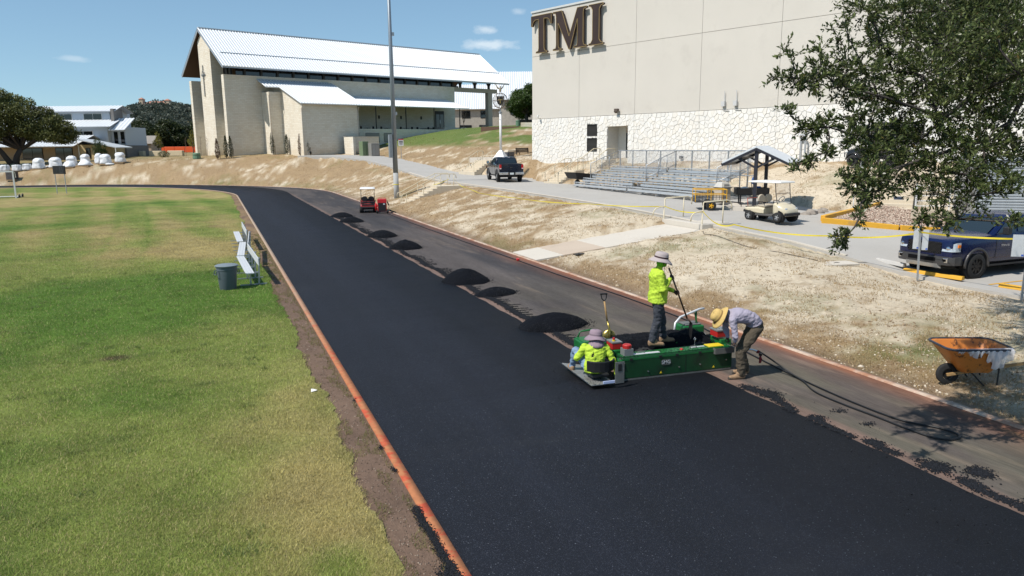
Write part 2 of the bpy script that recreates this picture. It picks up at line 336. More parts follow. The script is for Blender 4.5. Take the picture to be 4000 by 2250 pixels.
# --- road cross sections: left point, right point, z
ROAD = [((20.5, -30), (46, -30), .05), ((20.5, -6), (46, -6), .07), ((20.45, 15), (44, 15), .10), ((20.4, 17), (42, 17), .2), ((20.2, 19), (38, 20), .45), ((19.6, 21), (35, 22.5), .75), ((18.8, 22.6), (31.5, 24.6), .97), ((18.4, 24.5), (27, 27), 1.15),
        ((18.4, 32), (28, 32), 1.35), ((18.4, 40), (28, 40), 1.41), ((18.4, 47.5), (28, 47.5), 1.46), ((18.3, 50), (25, 49.5), 1.48), ((18.0, 55), (24.6, 55), 1.52), ((17.8, 61), (26.3, 60), 1.57),
        ((17.9, 66), (24.5, 66), 1.68), ((18.1, 72), (22.8, 72), 1.9), ((18.2, 82), (22.8, 82), 2.4), ((17.4, 90), (22.5, 92.5), 2.92), ((14.6, 96.5), (21.5, 101), 3.3), ((10.5, 100), (17, 106), 3.46)]
def road_z(n, t):
    out = np.full(np.shape(n), np.nan); P = np.stack([n, t], -1)
    for (a, b, z0), (c, d, z1) in zip(ROAD[:-1], ROAD[1:]):
        for tri, zz in (((a, b, d), (z0, z0, z1)), ((a, d, c), (z0, z1, z1))):
            A, B, C_ = map(np.array, tri); T = np.array([B - A, C_ - A]).T; q = (P - A) @ np.linalg.inv(T).T
            u, v = q[..., 0], q[..., 1]; ins = (u > -.005) & (v > -.005) & (u + v < 1.01); z = zz[0] + u * (zz[1] - zz[0]) + v * (zz[2] - zz[0]); out = np.where(ins, z, out)
    return out
CTRL = []
for t in range(-30, 78, 6): CTRL.append((11.2, t, .02))
for a in np.linspace(.06, 2.6, 16): r = float(r_out(np.array(a))) + .1; CTRL.append((TC[0] + r * math.cos(a), TC[1] + r * math.sin(a), .02))
for (a, b, z) in ROAD: CTRL.append((*a, z - .10)); CTRL.append((*b, z - .03)); CTRL.append((a[0] - .5, a[1], z - .14))
CTRL += [(12, 8, .1), (14, 8, .22), (17, 8, .17), (19.5, 8, .1), (19.5, 13, .12), (19.3, 17, .4), (18.5, 19.5, .62), (13, 15, .2), (16, 15, .33), (13, 19, .25), (16, 19, .55), (13, 23, .3), (15, 23, .55), (17, 22.5, .82), (13, 30, .4), (15, 30, .85), (17, 30, 1.12), (13, 40, .45), (15, 40, .95), (17, 40, 1.25),
    (13, 50, .3), (15, 50, .9), (17, 50, 1.36), (13.2, 55.5, .15), (14.6, 55, .7), (13.6, 58.4, .3), (15.5, 60, .9), (13.4, 70, .35), (16, 70, 1.1), (14, 82, .9), (17, 88, 2.1),
    (-26.14, 119.49, 1.69), (-24.6, 118.87, 1.74), (-23.29, 118.34, 1.83), (-21.79, 117.73, 1.99), (-19.74, 117.45, 2.13), (-18.02, 116.75, 2.14), (-18.13, 119.49, 2.3), (-16.05, 116.5, 2.36), (-16.46, 119.89, 2.56), (-14.49, 117.48, 2.56), (-13.43, 115.44, 2.54), (-11.58, 115.23, 2.75), (-26.53, 118.57, 1.68), (-21.52, 116.55, 1.95), (-16.67, 115.67, 2.24), (-6.7, 113.8, 2.74), (-6.6, 112.7, 2.85), (2.4, 111.2, 3.23), (12.1, 108.6, 3.45), (6, 110, 3.35), (-5, 109, 2.2), (5, 106, 2.5), (10, 102, 2.4), (13, 96, 2.1),
    (0, 130, 3.3), (10, 135, 3.6), (-20, 131, 2.85), (-20, 150, 3.5), (0, 160, 3.9), (-45, 135, 2.4), (-45, 122, 1.5), (-30, 128, 2.5), (-12, 124, 3.0),
    (30, 84, 4.3), (32, 95, 5.7), (40, 95, 7.0), (34, 105, 6.6), (28, 104, 5.0), (25, 99, 3.9), (23.5, 112, 4.4), (25, 113.5, 5.0), (30, 113.5, 6.1), (36, 113.5, 7.1), (42, 117, 7.5), (50, 102, 7.5), (47, 88, 6.0), (36, 76, 4.3), (26, 67, 3.25), (29, 66, 3.25), (24, 68.5, 2.9), (22.9, 61.5, 1.8), (25.5, 61.5, 2.3), (26.5, 59, 2.5), (60, 130, 7.8), (80, 110, 7.6),
    (27.2, 61.8, 3.15), (30, 54, 3.15), (33, 45.5, 3.15), (36, 37, 3.15), (39, 28.4, 3.15), (41.5, 21, 3.1), (28.3, 47, 1.75), (28.3, 40, 1.65), (28, 33, 1.6), (27.2, 28.5, 1.5), (30.2, 47, 2.6), (31.5, 40, 2.5), (29.5, 30.5, 2.05), (33, 34.5, 2.85), (35.3, 33, 2.95), (35.5, 31, 3.0), (30.5, 26.5, 1.7), (33.5, 28.5, 2.6), (38, 27, 3.05),
    (45, 62, 3.4), (60, 60, 3.4), (60, 20, 2), (50, 0, .6), (46, 12, .8)]
for a in range(0, 360, 15): CTRL.append((300 * math.sin(R_(a)), 300 * math.cos(R_(a)), 4.0))
for a in range(-30, 60, 10): CTRL.append((200 * math.sin(R_(a)), 200 * math.cos(R_(a)), 4.1))
CT = np.array(CTRL); _D = np.hypot(CT[:, None, 0] - CT[None, :, 0], CT[:, None, 1] - CT[None, :, 1])
_K = np.zeros((len(CT) + 1,) * 2); _K[:-1, :-1] = np.sqrt(_D ** 2 + .15) ; _K[-1, :-1] = 1; _K[:-1, -1] = 1; _K[:-1, :-1] += -np.eye(len(CT)) * .15
_w = np.linalg.solve(_K, np.append(CT[:, 2], 0))
def rbf(n, t):
    sh = np.shape(n); n = np.ravel(n); t = np.ravel(t); out = np.zeros(len(n))
    for i in range(0, len(n), 20000): out[i:i + 20000] = np.sqrt((n[i:i + 20000, None] - CT[None, :, 0]) ** 2 + (t[i:i + 20000, None] - CT[None, :, 1]) ** 2 + .15) @ _w[:-1] + _w[-1]
    return out.reshape(sh)
CUTS = [(13.1, 54.0, 0, 0, 4.4, 1.9, .05, 1.3), (11.3, 26.3, -.14, 0, 6.6, 2.3, -.02, .84), (24.2, 51.6, R_(18), -.2, 2.7, 1.7, 1.4, 2.25), (28.0, 52.6, R_(18), -.2, 2.1, 1.8, 2.45, 3.0), (22.6, 67.3, R_(25), -.2, 3.0, 2.2, 1.75, 2.9), (28.9, 25.3, R_(38), -.2, 4., 2.6, 1.05, 2.4)]
def terr_z(n, t):
    n = np.asarray(n, float); t = np.asarray(t, float)
    e = e_out(n, t); z = rbf(n, t); r = np.hypot(n, t)
    z = z + (fbm(n * .7, t * .7, 4, 91) - .5) * .16 * sst(e, .6, 2.5) * (1 - sst(r, 150, 400)) + (fbm(n * 2.6, t * 2.6, 3, 95) - .5) * .10 * sst(e, .2, 1.) * (1 - sst(r, 40, 90))
    z = z - .07 * np.exp(-((e - .45) / .3) ** 2) * (r < 60)
    for (ox, oy, rz, x0, x1, w, za, zb) in CUTS:             # ground dug out under stairs and paths
        dx, dy = n - ox, t - oy; u = dx * math.cos(rz) + dy * math.sin(rz); v = -dx * math.sin(rz) + dy * math.cos(rz); k = sst(u, x0 - .35, x0) * (1 - sst(u, x1, x1 + .35)) * (1 - sst(np.abs(v), w / 2, w / 2 + .35)); z = z * (1 - k) + (za + (zb - za) * np.clip((u - x0) / (x1 - x0), 0, 1)) * k
    z = np.where(r > 330, 4.0, z); rz = road_z(n, t); z = np.where(np.isnan(rz), z, rz - .09)
    return np.where(e < 0, -.16, z * sst(e, -.1, .55))
def gz(n, t): return float(terr_z(np.array([n]), np.array([t]))[0])
th = np.concatenate([np.arange(-180, -36, 6), np.linspace(-36, -22, 20), np.linspace(-21.5, 66, 400), np.linspace(66.5, 82, 24), np.arange(84, 180, 6)]); th = R_(1) * th
rr = np.concatenate([np.geomspace(4, 160, 330), np.geomspace(170, 6500, 40)])
A, Rr = np.meshgrid(th, rr); TN = Rr * np.sin(A); TT = Rr * np.cos(A); TZ = terr_z(TN, TT)
def terr_col(n, t, e):
    cal = mix3((.545, .45, .325), (.68, .59, .455), fbm(n * .8, t * .8, 4, 101)); brown = mix3((.235, .15, .075), (.36, .245, .125), fbm(n * 1.5, t * 1.5, 4, 105)); green = mix3((.10, .13, .03), (.17, .17, .05), fbm(n * 2, t * 2, 3, 108))
    # share of bare caliche: high on the near slope, less on the far banks
    f = .5 + .55 * (fbm(n * .5, t * .5, 3, 111) - .5) + .55 * (fbm(n * 1.9, t * 1.9, 4, 113) - .5)
    nearw = (1 - sst(t, 22, 34)); bare = .47 - .17 * nearw * sst(e, 1.2, 3.0) + .05 * sst(t, 28, 40) + .10 * sst(t, 60, 84) + .16 * np.exp(-((n - 14.6) / 2.2) ** 2 - ((t - 53.5) / 3.5) ** 2) + .12 * (1 - sst(e, .9, 1.8)) * nearw
    bare = bare - .14 * np.exp(-((n - 17) / 2.5) ** 2 - ((t - 31) / 5) ** 2) - .16 * np.exp(-((n - 31) / 5) ** 2 - ((t - 32) / 8) ** 2) - .16 * np.exp(-((n - 21) / 3) ** 2 - ((t - 72) / 7) ** 2 ) + .05 * np.exp(-((n - 14) / 2) ** 2 - ((t - 45) / 14) ** 2)
    c = mix3(brown, cal, sst(f, bare - .08, bare + .12) * .9 + .1)
    earth = (1 - sst(e, .25, 1.0)) * (t < 80); c = mix3(c, (.20, .135, .085), earth * .8)
    g = np.exp(-((n - 13) / 1.3) ** 2 - ((t - 10.2) / 1.0) ** 2) * .9 + np.exp(-((n - 16) / 1.8) ** 2 - ((t - 22.6) / .6) ** 2) * .7 + np.exp(-((n - 27.5) / 3) ** 2 - ((t - 24.7) / 1.3) ** 2) * .8
    g = g + sst(fbm(n * .35, t * .35, 3, 121), .62, .75) * .35 + np.exp(-((e - .9) / .8) ** 2) * (t > 76) * .5 * sst(fbm(n * .3, t * .3, 3, 125), .35, .6)
    lawn = sst(TZf(n, t), 4.15, 4.9) * (n > 22) * (n < 62) * (t > 74) * (t < 125); g = np.clip(g * sst(fbm(n * 3, t * 3, 3, 127), .25, .6), 0, 1)
    c = mix3(c, green, g); c = mix3(c, mix3((.075, .135, .022), (.13, .17, .04), fbm(n * .6, t * .6, 3, 131)), lawn * sst(fbm(n * .25, t * .25, 3, 133) + .3 * sst(t, 92, 102) + .1, .38, .55))
    strip = np.exp(-((e - 0) / 99) ** 2) * 0
    far = sst(np.hypot(n, t), 150, 260); top = sst(np.hypot(n - TC[0], t - TC[1]), 41, 60) * (n < 20) * (t > 111.2) * (t < 170); c = mix3(c, mix3((.17, .16, .06), (.34, .25, .13), fbm(n * .3, t * .3, 3, 135)), top * .8)
    return mix3(c, (.16, .14, .06), far)
TZf = lambda n, t: rbf(n, t)
E_ = e_out(TN, TT); CL = terr_col(TN.ravel(), TT.ravel(), E_.ravel())
nr, na = TN.shape; i, j = np.meshgrid(np.arange(nr - 1), np.arange(na), indexing='ij'); j2 = (j + 1) % na
F = np.stack([(i * na + j).ravel(), (i * na + j2).ravel(), ((i + 1) * na + j2).ravel(), ((i + 1) * na + j).ravel()], 1)
def slope_mat():
    t = NT('dry_slope'); co = t.coord('Position'); a = t.n('Attribute', {'attribute_name': 'Col'}).outputs['Color']; n1 = t.noise(co, 5.5, 5, .65); n2 = t.noise(co, 26, 4, .7); n3 = t.noise(co, 1.7, 5, .7)
    c = t.mix(a, t.mix(a, (.20, .13, .065), .75), t.math('MULTIPLY', t.ramp(n1, .52, .66), .62)); c = t.mix(c, (.70, .62, .50), t.math('MULTIPLY', t.ramp(n2, .56, .70), .5)); c = t.mix(c, t.mix((.72, .72, .72), (1.32, 1.32, 1.32), t.math('MULTIPLY', t.math('ADD', n3, n2), .5)), 1., 'MULTIPLY')
    t.bump(t.math('ADD', n1, t.math('MULTIPLY', n2, .6)), 1., .07); return t.fin(c, .95, 0, .2)
TERR_M = slope_mat()
terrain = tag(link('ground', big_mesh('ground', np.stack([TN.ravel(), TT.ravel(), TZ.ravel()], 1), F, TERR_M, CL, True)), 'dry caliche and brown grass slopes rising from the track', 'ground', kind='structure')
# --- concrete drive
def conc(name, a, b, sc=1.5, dirt=(.3, .25, .2)):
    t = NT(name); co = t.coord('Position'); n1 = t.noise(co, sc * .25, 5, .6); n2 = t.noise(co, 30, 4, .7)
    c = t.mix(a, b, n1); c = t.mix(c, dirt, t.math('MULTIPLY', t.ramp(t.noise(co, .9, 6, .7), .55, .78), .45)); c = t.mix(c, t.mix((.82, .82, .82), (1.15, 1.15, 1.15), n2), 1., 'MULTIPLY'); t.bump(n2, .25, .006); return t.fin(c, .85, 0, .3)
ROAD_M = conc('drive_concrete', (.37, .35, .32), (.47, .45, .42)); CONC_M = conc('pale_concrete', (.52, .47, .40), (.62, .57, .50)); KERBY = M('yellow_kerb_paint', (.68, .36, .03), .6, var=.15, dirt=(.3, .2, .1))
b = MB()
for (a, c, z0), (a2, c2, z1) in zip(ROAD[:-1], ROAD[1:]):
    k = 6; L0 = [(a[0] + (c[0] - a[0]) * q / k, a[1] + (c[1] - a[1]) * q / k, z0) for q in range(k + 1)]; L1 = [(a2[0] + (c2[0] - a2[0]) * q / k, a2[1] + (c2[1] - a2[1]) * q / k, z1) for q in range(k + 1)]
    for q in range(k): b.add([L0[q], L0[q + 1], L1[q + 1], L1[q]], [(0, 1, 2, 3)])
    b.add([L0[0], L1[0], (a2[0], a2[1], z1 - .4), (a[0], a[1], z0 - .4)], [(0, 1, 2, 3)])
road = tag(b.build('road', ROAD_M), 'pale concrete drive running past the bleachers', 'road', kind='structure')
b = MB()
for (a, c, z0), (a2, c2, z1) in zip(ROAD[4:15], ROAD[5:16]): b.bar((a[0] + .08, a[1], z0 + .012), (a2[0] + .08, a2[1], z1 + .012), .16, .05)
b.build('edge_band', CONC_M, road)
b = MB()
for (a, c, z0), (a2, c2, z1) in zip(ROAD[:-1], ROAD[1:]):
    pass
# ================================================================ gym (white stone base, stucco panels above)
STUCCO = M('stucco', (.605, .57, .515), .9, var=.07, scale=.3, bump=.25, bscale=60, dirt=(.545, .51, .46), dscale=.5, spec=.2)
JOINT = M('joint_shadow_grey', (.22, .2, .18), .9)
STONE_MS = [M('limestone_%s' % n, c, .88, var=.07, scale=3, bump=.35, bscale=18, spec=.2) for n, c in (('white', (.80, .775, .725)), ('cream', (.785, .75, .69)), ('pale_grey', (.76, .74, .70)), ('bright', (.82, .80, .76)))]
MORTAR = M('pale_mortar', (.80, .77, .71), .95, var=.12)
DARK = M('dark_bronze', (.02, .018, .016), .45, var=.1); DGLASS = glassy('dark_glass', (.012, .014, .016)); BLACKM = M('black_metal', (.015, .015, .016), .5)
TW = Vector((.331, -.944, 0)); g_rz = math.atan2(-.944, .331)      # local x runs along the wall toward the camera side, local y = outward? (set below)
gym = thing('gym_building', 'tall beige gym with white rubble stone base behind the bleachers', 'building', (27.3, 62.3, 0), g_rz)
# local frame: x along wall, y = left of x = into the building is +y? outward normal is -y
Z0, ZS, ZM, ZT, GL = 2.6, 6.72, 12.15, 15.85, 48.
seams = [0, 5.79, 11.81, 17.82, 23.94, 30.0, 36.0, 42.0, GL]
OPEN = [(6.80, 7.92, 5.12, 6.08), (6.80, 7.92, 3.85, 4.95), (9.02, 11.2, 2.6, 5.85), (30.2, 33.2, 4.2, 5.5)]
b = MB(); b.box(0.15, GL, .14, 26, ZS + .02, ZT - .1)
b.build('core_wall', STUCCO, gym)
# stone-base backing, split round the openings
zones = []
xs = sorted(set(seams + [6.80, 7.92, 9.02, 11.2, 30.2, 33.2]))
for x0, x1 in zip(xs[:-1], xs[1:]):
    cuts = sorted([(o[2], o[3]) for o in OPEN if o[0] <= x0 + .01 and o[1] >= x1 - .01]); z = Z0
    for c0, c1 in cuts:
        if c0 - z > .05: zones.append((x0, x1, z, c0))
        z = c1
    if ZS - z > .05: zones.append((x0, x1, z, ZS))
b = MB()
for x0, x1, z0, z1 in zones: b.box(x0 + (0 if x0 else .03), x1, .06, .4, z0, z1)
b.box(.03, .4, .4, 26, Z0, ZS); b.box(.4, 9.02, 1.5, 1.8, Z0, ZS); b.box(7.95, 9.02, .4, 1.5, Z0, ZS); b.box(11.2, 12., .4, 1.5, Z0, ZS); b.box(6.6, 8, .41, .6, 3.5, 6.4); b.box(30, 33.4, .41, .6, 4, 5.7); b.box(9.02, 11.2, .4, 1.6, 5.85, ZS); b.box(8.5, 12, 1.42, 1.5, 2.6, 6)
b.build('base_wall', MORTAR, gym)
for i in range(len(seams) - 1):
    x0, x1 = seams[i] + .010, seams[i + 1] - .010
    for z0, z1 in ((ZS + .03, ZM - .012), (ZM + .012, ZT)):
        MB().box(x0, x1, .05, .15, z0, z1).build('panel', STUCCO, gym, bevel=.006)
MB().box(-.05, GL, -.03, .6, ZT + .004, ZT + .16).build('coping', M('coping_metal', (.66, .66, .64), .5, .2), gym)
MB().box(.0, .14, .16, 26, ZS + .03, ZT - .005).build('end_panel', STUCCO, gym)
# rubble stones: voronoi cells, each its own edges and depth
def clip(poly, ax, v, keep_less):
    out = []
    for i, p in enumerate(poly):
        q = poly[(i + 1) % len(poly)]; pi = (p[ax] <= v) == keep_less; qi = (q[ax] <= v) == keep_less
        if pi: out.append(p)
        if pi != qi: k = (v - p[ax]) / (q[ax] - p[ax]); out.append((p[0] + (q[0] - p[0]) * k, p[1] + (q[1] - p[1]) * k))
    return out
def clip_half(poly, mx, my, dx, dy):
    out = []
    for i, p in enumerate(poly):
        q = poly[(i + 1) % len(poly)]; a = (p[0] - mx) * dx + (p[1] - my) * dy; c = (q[0] - mx) * dx + (q[1] - my) * dy
        if a <= 0: out.append(p)
        if (a <= 0) != (c <= 0): k = a / (a - c); out.append((p[0] + (q[0] - p[0]) * k, p[1] + (q[1] - p[1]) * k))
    return out
def area(p): return abs(sum(p[i][0] * p[(i + 1) % len(p)][1] - p[(i + 1) % len(p)][0] * p[i][1] for i in range(len(p)))) / 2
rg = random.Random(3); pts = []
cw = .38
for ix in range(int(GL / cw) + 1):
    for iz in range(int((ZS - Z0) / (cw * .8)) + 1): pts.append((ix * cw + rg.uniform(-.2, .2) + (.2 if iz % 2 else 0), Z0 + iz * cw * .8 + rg.uniform(-.15, .15)))
PA = np.array(pts); stones = []
for i, p in enumerate(pts):
    if p[0] > 39: continue
    d = np.hypot(PA[:, 0] - p[0], PA[:, 1] - p[1]); nb = np.argsort(d)[1:15]; poly = [(p[0] - 1, p[1] - 1), (p[0] + 1, p[1] - 1), (p[0] + 1, p[1] + 1), (p[0] - 1, p[1] + 1)]
    for j in nb: q = PA[j]; poly = clip_half(poly, (p[0] + q[0]) / 2, (p[1] + q[1]) / 2, q[0] - p[0], q[1] - p[1])
    for x0, x1, z0, z1 in zones:
        c = poly
        for ax, v, kl in ((0, x0, False), (0, x1, True), (1, z0, False), (1, z1, True)):
            if len(c) > 2: c = clip(c, ax, v, kl)
        if len(c) > 2 and area(c) > .012: stones.append(c)
def stone_add(b, c, m):
    cx = sum(p[0] for p in c) / len(c); cz = sum(p[1] for p in c) / len(c); d = rg.uniform(-.016, .006); n = len(c); tl = rg.uniform(-.02, .02)
    def sh(p, k): dx, dz = p[0] - cx, p[1] - cz; l = math.hypot(dx, dz) + 1e-6; f = max(.2, (l - k) / l); return cx + dx * f, cz + dz * f
    r0 = [(*sh(p, .006),) for p in c]; r1 = [(*sh(p, .022),) for p in c]
    vs = [(x, .07, z) for x, z in r0] + [(x, .045 + d * .4, z) for x, z in r0] + [(x, .005 + d + tl * (x - cx) * 2, z) for x, z in r1]
    fs = [(k, (k + 1) % n, n + (k + 1) % n, n + k) for k in range(n)] + [(n + k, n + (k + 1) % n, 2 * n + (k + 1) % n, 2 * n + k) for k in range(n)] + [tuple(2 * n + k for k in range(n))]
    b.add(vs, fs, m)
vis = sorted(stones, key=lambda c: -area(c) * (1 if c[0][1] > 3.1 else .05) / (1.05 - min(c[0][0], 30) / 60))
for c in vis[:300]:
    b = MB(); stone_add(b, c, 0); b.build('stone', rg.choice(STONE_MS), gym)
b = MB()
for c in vis[300:]: stone_add(b, c, rg.randrange(4))
tag(b.build('rubble_stones', STONE_MS, gym), kind='stuff')
b = MB()                                              # side return of the stone base
for k in range(7): b.box(-.05, .05, .1 + k * 3.7, .1 + k * 3.7 + 3.66, Z0, ZS)
b.build('side_stone', STONE_MS[0], gym)
# louvres
def louvre(x0, x1, z0, z1, n):
    f = MB(); w = .06
    f.box(x0, x1, -.02, .1, z0, z0 + w); f.box(x0, x1, -.02, .1, z1 - w, z1); f.box(x0, x0 + w, -.02, .1, z0 + w, z1 - w); f.box(x1 - w, x1, -.02, .1, z0 + w, z1 - w); f.box(x0 + w, x1 - w, .2, .22, z0 + w, z1 - w)
    fr = f.build('louvre', DARK, gym); me = None
    for k in range(n):
        z = z0 + w + (z1 - z0 - 2 * w) * (k + .5) / n; h = (z1 - z0) / n * .45
        if me is None: me = MB().add([(x0 + w, .0, -h), (x1 - w, .0, -h), (x1 - w, .1, h), (x0 + w, .1, h), (x0 + w, .015, -h), (x1 - w, .015, -h), (x1 - w, .115, h), (x0 + w, .115, h)], [(0, 1, 2, 3), (7, 6, 5, 4), (0, 1, 5, 4), (2, 3, 7, 6), (0, 3, 7, 4), (1, 2, 6, 5)]).mesh('slat', M('louvre_slat', (.05, .048, .045), .5))
        link('slat', me, fr, (0, 0, z))
louvre(6.80, 7.92, 5.12, 6.08, 9); louvre(6.80, 7.92, 3.85, 4.95, 10); louvre(30.2, 33.2, 4.2, 5.5, 9)
# door in its recess
d = MB(); d.box(9.95, 11.15, 1.30, 1.40, 3.15, 5.35).build('door', BLACKM, gym, bevel=.01); dd = LAST[0]
MB().box(10.1, 11.0, 1.28, 1.302, 3.3, 5.2).build('door_pane', DGLASS, dd)
MB().tube([(10.98, 1.24, 3.9), (10.98, 1.24, 4.35)], .02).build('door_handle', M('steel', (.6, .6, .6), .3, 1), dd)
MB().box(10.12, 11.0, 1.275, 1.295, 4.05, 4.1).build('push_bar', M('steel', (.6, .6, .6), .3, 1), dd)
MB().box(9.95, 11.15, 1.28, 1.40, 5.36, 5.72).build('door_sign_board', M('sign_tan', (.45, .36, .28), .7), dd)
# wall fittings: flood light, camera, two antenna boxes
f = MB(); f.box(10.0, 10.32, -.32, -.08, 7.0, 7.22); f.box(10.1, 10.22, -.08, .06, 7.02, 7.2); f.add([(9.98, -.34, 7.0), (10.34, -.34, 7.0), (10.3, -.2, 6.86), (10.02, -.2, 6.86)], [(0, 1, 2, 3)]); f.build('flood_light', M('light_bronze', (.1, .075, .06), .5), gym)
MB().tube([(1.05, .06, 6.8), (1.05, -.2, 6.8), (1.15, -.3, 6.86)], .035).build('camera_bracket', WHITE_M, gym)
MB().lathe([(.06, -.12), (.09, -.05), (.09, .1), (.03, .12)], 10, (1.15, -.34, 6.95)).build('wall_camera', WHITE_M, gym)
for x in (19.75, 20.7):
    a = MB(); a.box(x, x + .28, -.18, .0, 6.95, 7.3).build('antenna_box', M('antenna_grey', (.55, .55, .55), .5), gym); ab = LAST[0]
    a = MB(); a.tube([(x + .2, -.08, 7.3), (x + .2, -.08, 8.0)], .025); a.tube([(x + .1, -.05, 6.95), (x + .12, -.05, 6.7), (x + .45, -.05, 6.66), (x + .6, -.05, 6.66)], .025); a.build('conduit', M('antenna_grey', (.55, .55, .55), .5), ab)
MB().tube([(25.8, -.05, 3.0), (25.8, -.05, 4.7), (25.85, -.28, 4.85), (26.15, -.34, 4.85), (26.25, -.34, 4.7), (26.25, -.34, 3.0)], .07).build('vent_pipe', M('galv', (.5, .51, .52), .45, .6), gym)
MB().box(16.35, 16.6, -.18, .05, 3.3, 3.5).build('junction_box', DARK, gym)
# the three letters
LET = thing('wall_letters', 'large dark bronze serif letters TMI high on the beige gym wall', 'sign', (27.3, 62.3, 0), g_rz)
LM = M('letter_bronze', (.05, .030, .024), .5, .25, var=.3, scale=1.2); LE = M('letter_edge', (.42, .29, .12), .45, .4)
def serif_I(x0, x1, z0, z1, w, sw=.22):
    c = (x0 + x1) / 2; return [(x0, z0), (x1, z0), (x1, z0 + .12), (c + w / 2 + sw * .35, z0 + .17), (c + w / 2, z0 + .42), (c + w / 2, z1 - .42), (c + w / 2 + sw * .35, z1 - .17), (x1, z1 - .12), (x1, z1), (x0, z1), (x0, z1 - .12), (c - w / 2 - sw * .35, z1 - .17), (c - w / 2, z1 - .42), (c - w / 2, z0 + .42), (c - w / 2 - sw * .35, z0 + .17), (x0, z0 + .12)]
za, zb = 12.36, 15.5
Tp = [(.93, za), (2.28, za), (2.28, za + .12), (2.0, za + .17), (1.93, za + .42), (1.93, zb - .32), (2.35, zb - .34), (2.6, zb - .5), (2.74, zb - .85), (2.84, zb - .85), (2.84, zb), (.32, zb), (.32, zb - .85), (.42, zb - .85), (.58, zb - .5), (.83, zb - .34), (1.26, zb - .32), (1.26, za + .42), (1.2, za + .17), (.93, za + .12)]
Mp = [(3.02, za), (4.05, za), (4.05, za + .12), (3.72, za + .17), (3.66, za + .42), (3.66, zb - .95), (4.98, za - .05), (5.12, za - .05), (6.02, zb - .85), (6.02, za + .42), (5.97, za + .17), (5.62, za + .12), (5.62, za), (7.06, za), (7.06, za + .12), (6.76, za + .17), (6.70, za + .42), (6.70, zb - .42), (6.76, zb - .17), (7.06, zb - .12), (7.06, zb), (6.0, zb), (5.02, za + 1.0), (4.1, zb), (3.02, zb), (3.02, zb - .12), (3.36, zb - .17), (3.42, zb - .42), (3.42, za + .42), (3.36, za + .17), (3.02, za + .12)]
Mp = [(3.05 + (x - 3.02) * .955, z) for x, z in Mp]
Ip = serif_I(7.18, 8.72, za, zb, .72, .5)
for pl in (Tp, Mp, Ip):
    c = MB(); c.prism(pl, lambda a, z, d: (a, d, z), -.33, -.10); q = c.build('letter', LM, LET)
    cx = sum(p[0] for p in pl) / len(pl); c = MB(); n = len(pl)
    for k in range(n):
        p0, p1 = pl[k], pl[(k + 1) % n]; c.bar((p0[0], -.335, p0[1]), (p1[0], -.335, p1[1]), .035, .03, up=(0, 1, 0))
    c.build('letter_trim', LE, q)
# ================================================================ chapel
def ashlar(name, c1, c2, mort):
    t = NT(name); g = t.n('NewGeometry'); sp = t.n('SeparateXYZ', None, Vector=t.n('TexCoord').outputs['Object']); nrm = t.n('SeparateXYZ', None, Vector=t.n('TexCoord').outputs['Normal'])
    xx = t.math('ADD', sp.outputs[0], sp.outputs[1]); v = t.n('CombineXYZ', None, X=xx, Y=sp.outputs[2])
    br = t.n('TexBrick', {'offset': .45, 'squash': 1.0}, Vector=v, Color1=c1, Color2=c2, Mortar=mort, Scale=1., Mortar_Size=.012, Bias=0., Brick_Width=.62, Row_Height=.24)
    n1 = t.noise(t.n('TexCoord').outputs['Object'], .5, 4); n2 = t.noise(t.n('TexCoord').outputs['Object'], 9, 4)
    c = t.mix(br.outputs[0], t.mix((.88, .86, .82), (1.08, 1.08, 1.06), n1), 1., 'MULTIPLY'); c = t.mix(c, t.mix((.85, .85, .85), (1.12, 1.12, 1.12), n2), 1., 'MULTIPLY')
    low = t.math('MULTIPLY', t.ramp(sp.outputs[2], 4.6, 3.2), t.ramp(n1, .35, .6)); c = t.mix(c, (.50, .36, .2), t.math('MULTIPLY', low, .5))
    t.bump(t.math('SUBTRACT', t.math('MULTIPLY', n2, .3), br.outputs[1]), .6, .02); return t.fin(c, .9, 0, .2)
ASH = ashlar('ashlar_limestone', (.80, .75, .66), (.74, .67, .56), (.62, .56, .47))
RIBM = M('rib_white', (.80, .82, .84), .45, .05); ROOF = M('galvalume_roof', (.60, .635, .67), .45, .1, var=.06, scale=1.5); SOFF = M('brown_soffit', (.055, .028, .018), .7); TRIM = M('roof_trim', (.35, .38, .42), .4, .3)
CH = thing('chapel', 'limestone chapel with steep ribbed white metal roof and cross', 'building', (2.45, 112.25, 0), R_(19.17))
RX0, RX1 = -.35, 51.4; EZ, RZ, EY0, EY1, RY = 15.36, 21.24, -1.4, 15.8, 7.2
def wall(nm, x0, x1, y0, y1, z0, z1, m=ASH, par=CH, bv=0): return MB().box(x0, x1, y0, y1, z0, z1).build(nm, m, par, bevel=bv)
wall('long_wall', .1, 40, 0, .9, 2.8, 14.6); wall('far_wall', .1, 40, 13.3, 14.2, 2.8, 14.65)
wall('end_wall', 1.7, 2.2, .9, 13.3, 2.8, 8.62); wall('back_wall', 39.3, 40, .9, 13.3, 2.8, 14.5)
b = MB(); b.add([(0, 4.2, 2.8), (0, 8.87, 2.8), (0, 8.87, 19.8), (0, 7.2, 20.9), (0, 4.2, 18.85), (1.9, 4.2, 2.8), (1.9, 8.87, 2.8), (1.9, 8.87, 19.8), (1.9, 7.2, 20.9), (1.9, 4.2, 18.85)], [(4, 3, 2, 1, 0), (5, 6, 7, 8, 9), (0, 1, 6, 5), (1, 2, 7, 6), (2, 3, 8, 7), (3, 4, 9, 8), (4, 0, 5, 9)]).build('tower', ASH, CH)
b = MB(); b.add([(1.72, .9, 8.62), (1.72, 13.3, 8.62), (1.72, 13.3, 16.8), (1.72, 7.2, 20.9), (1.72, .9, 16.8)], [(0, 1, 2, 3, 4)]); gw = b.build('gable_window', DGLASS, CH)
b = MB()
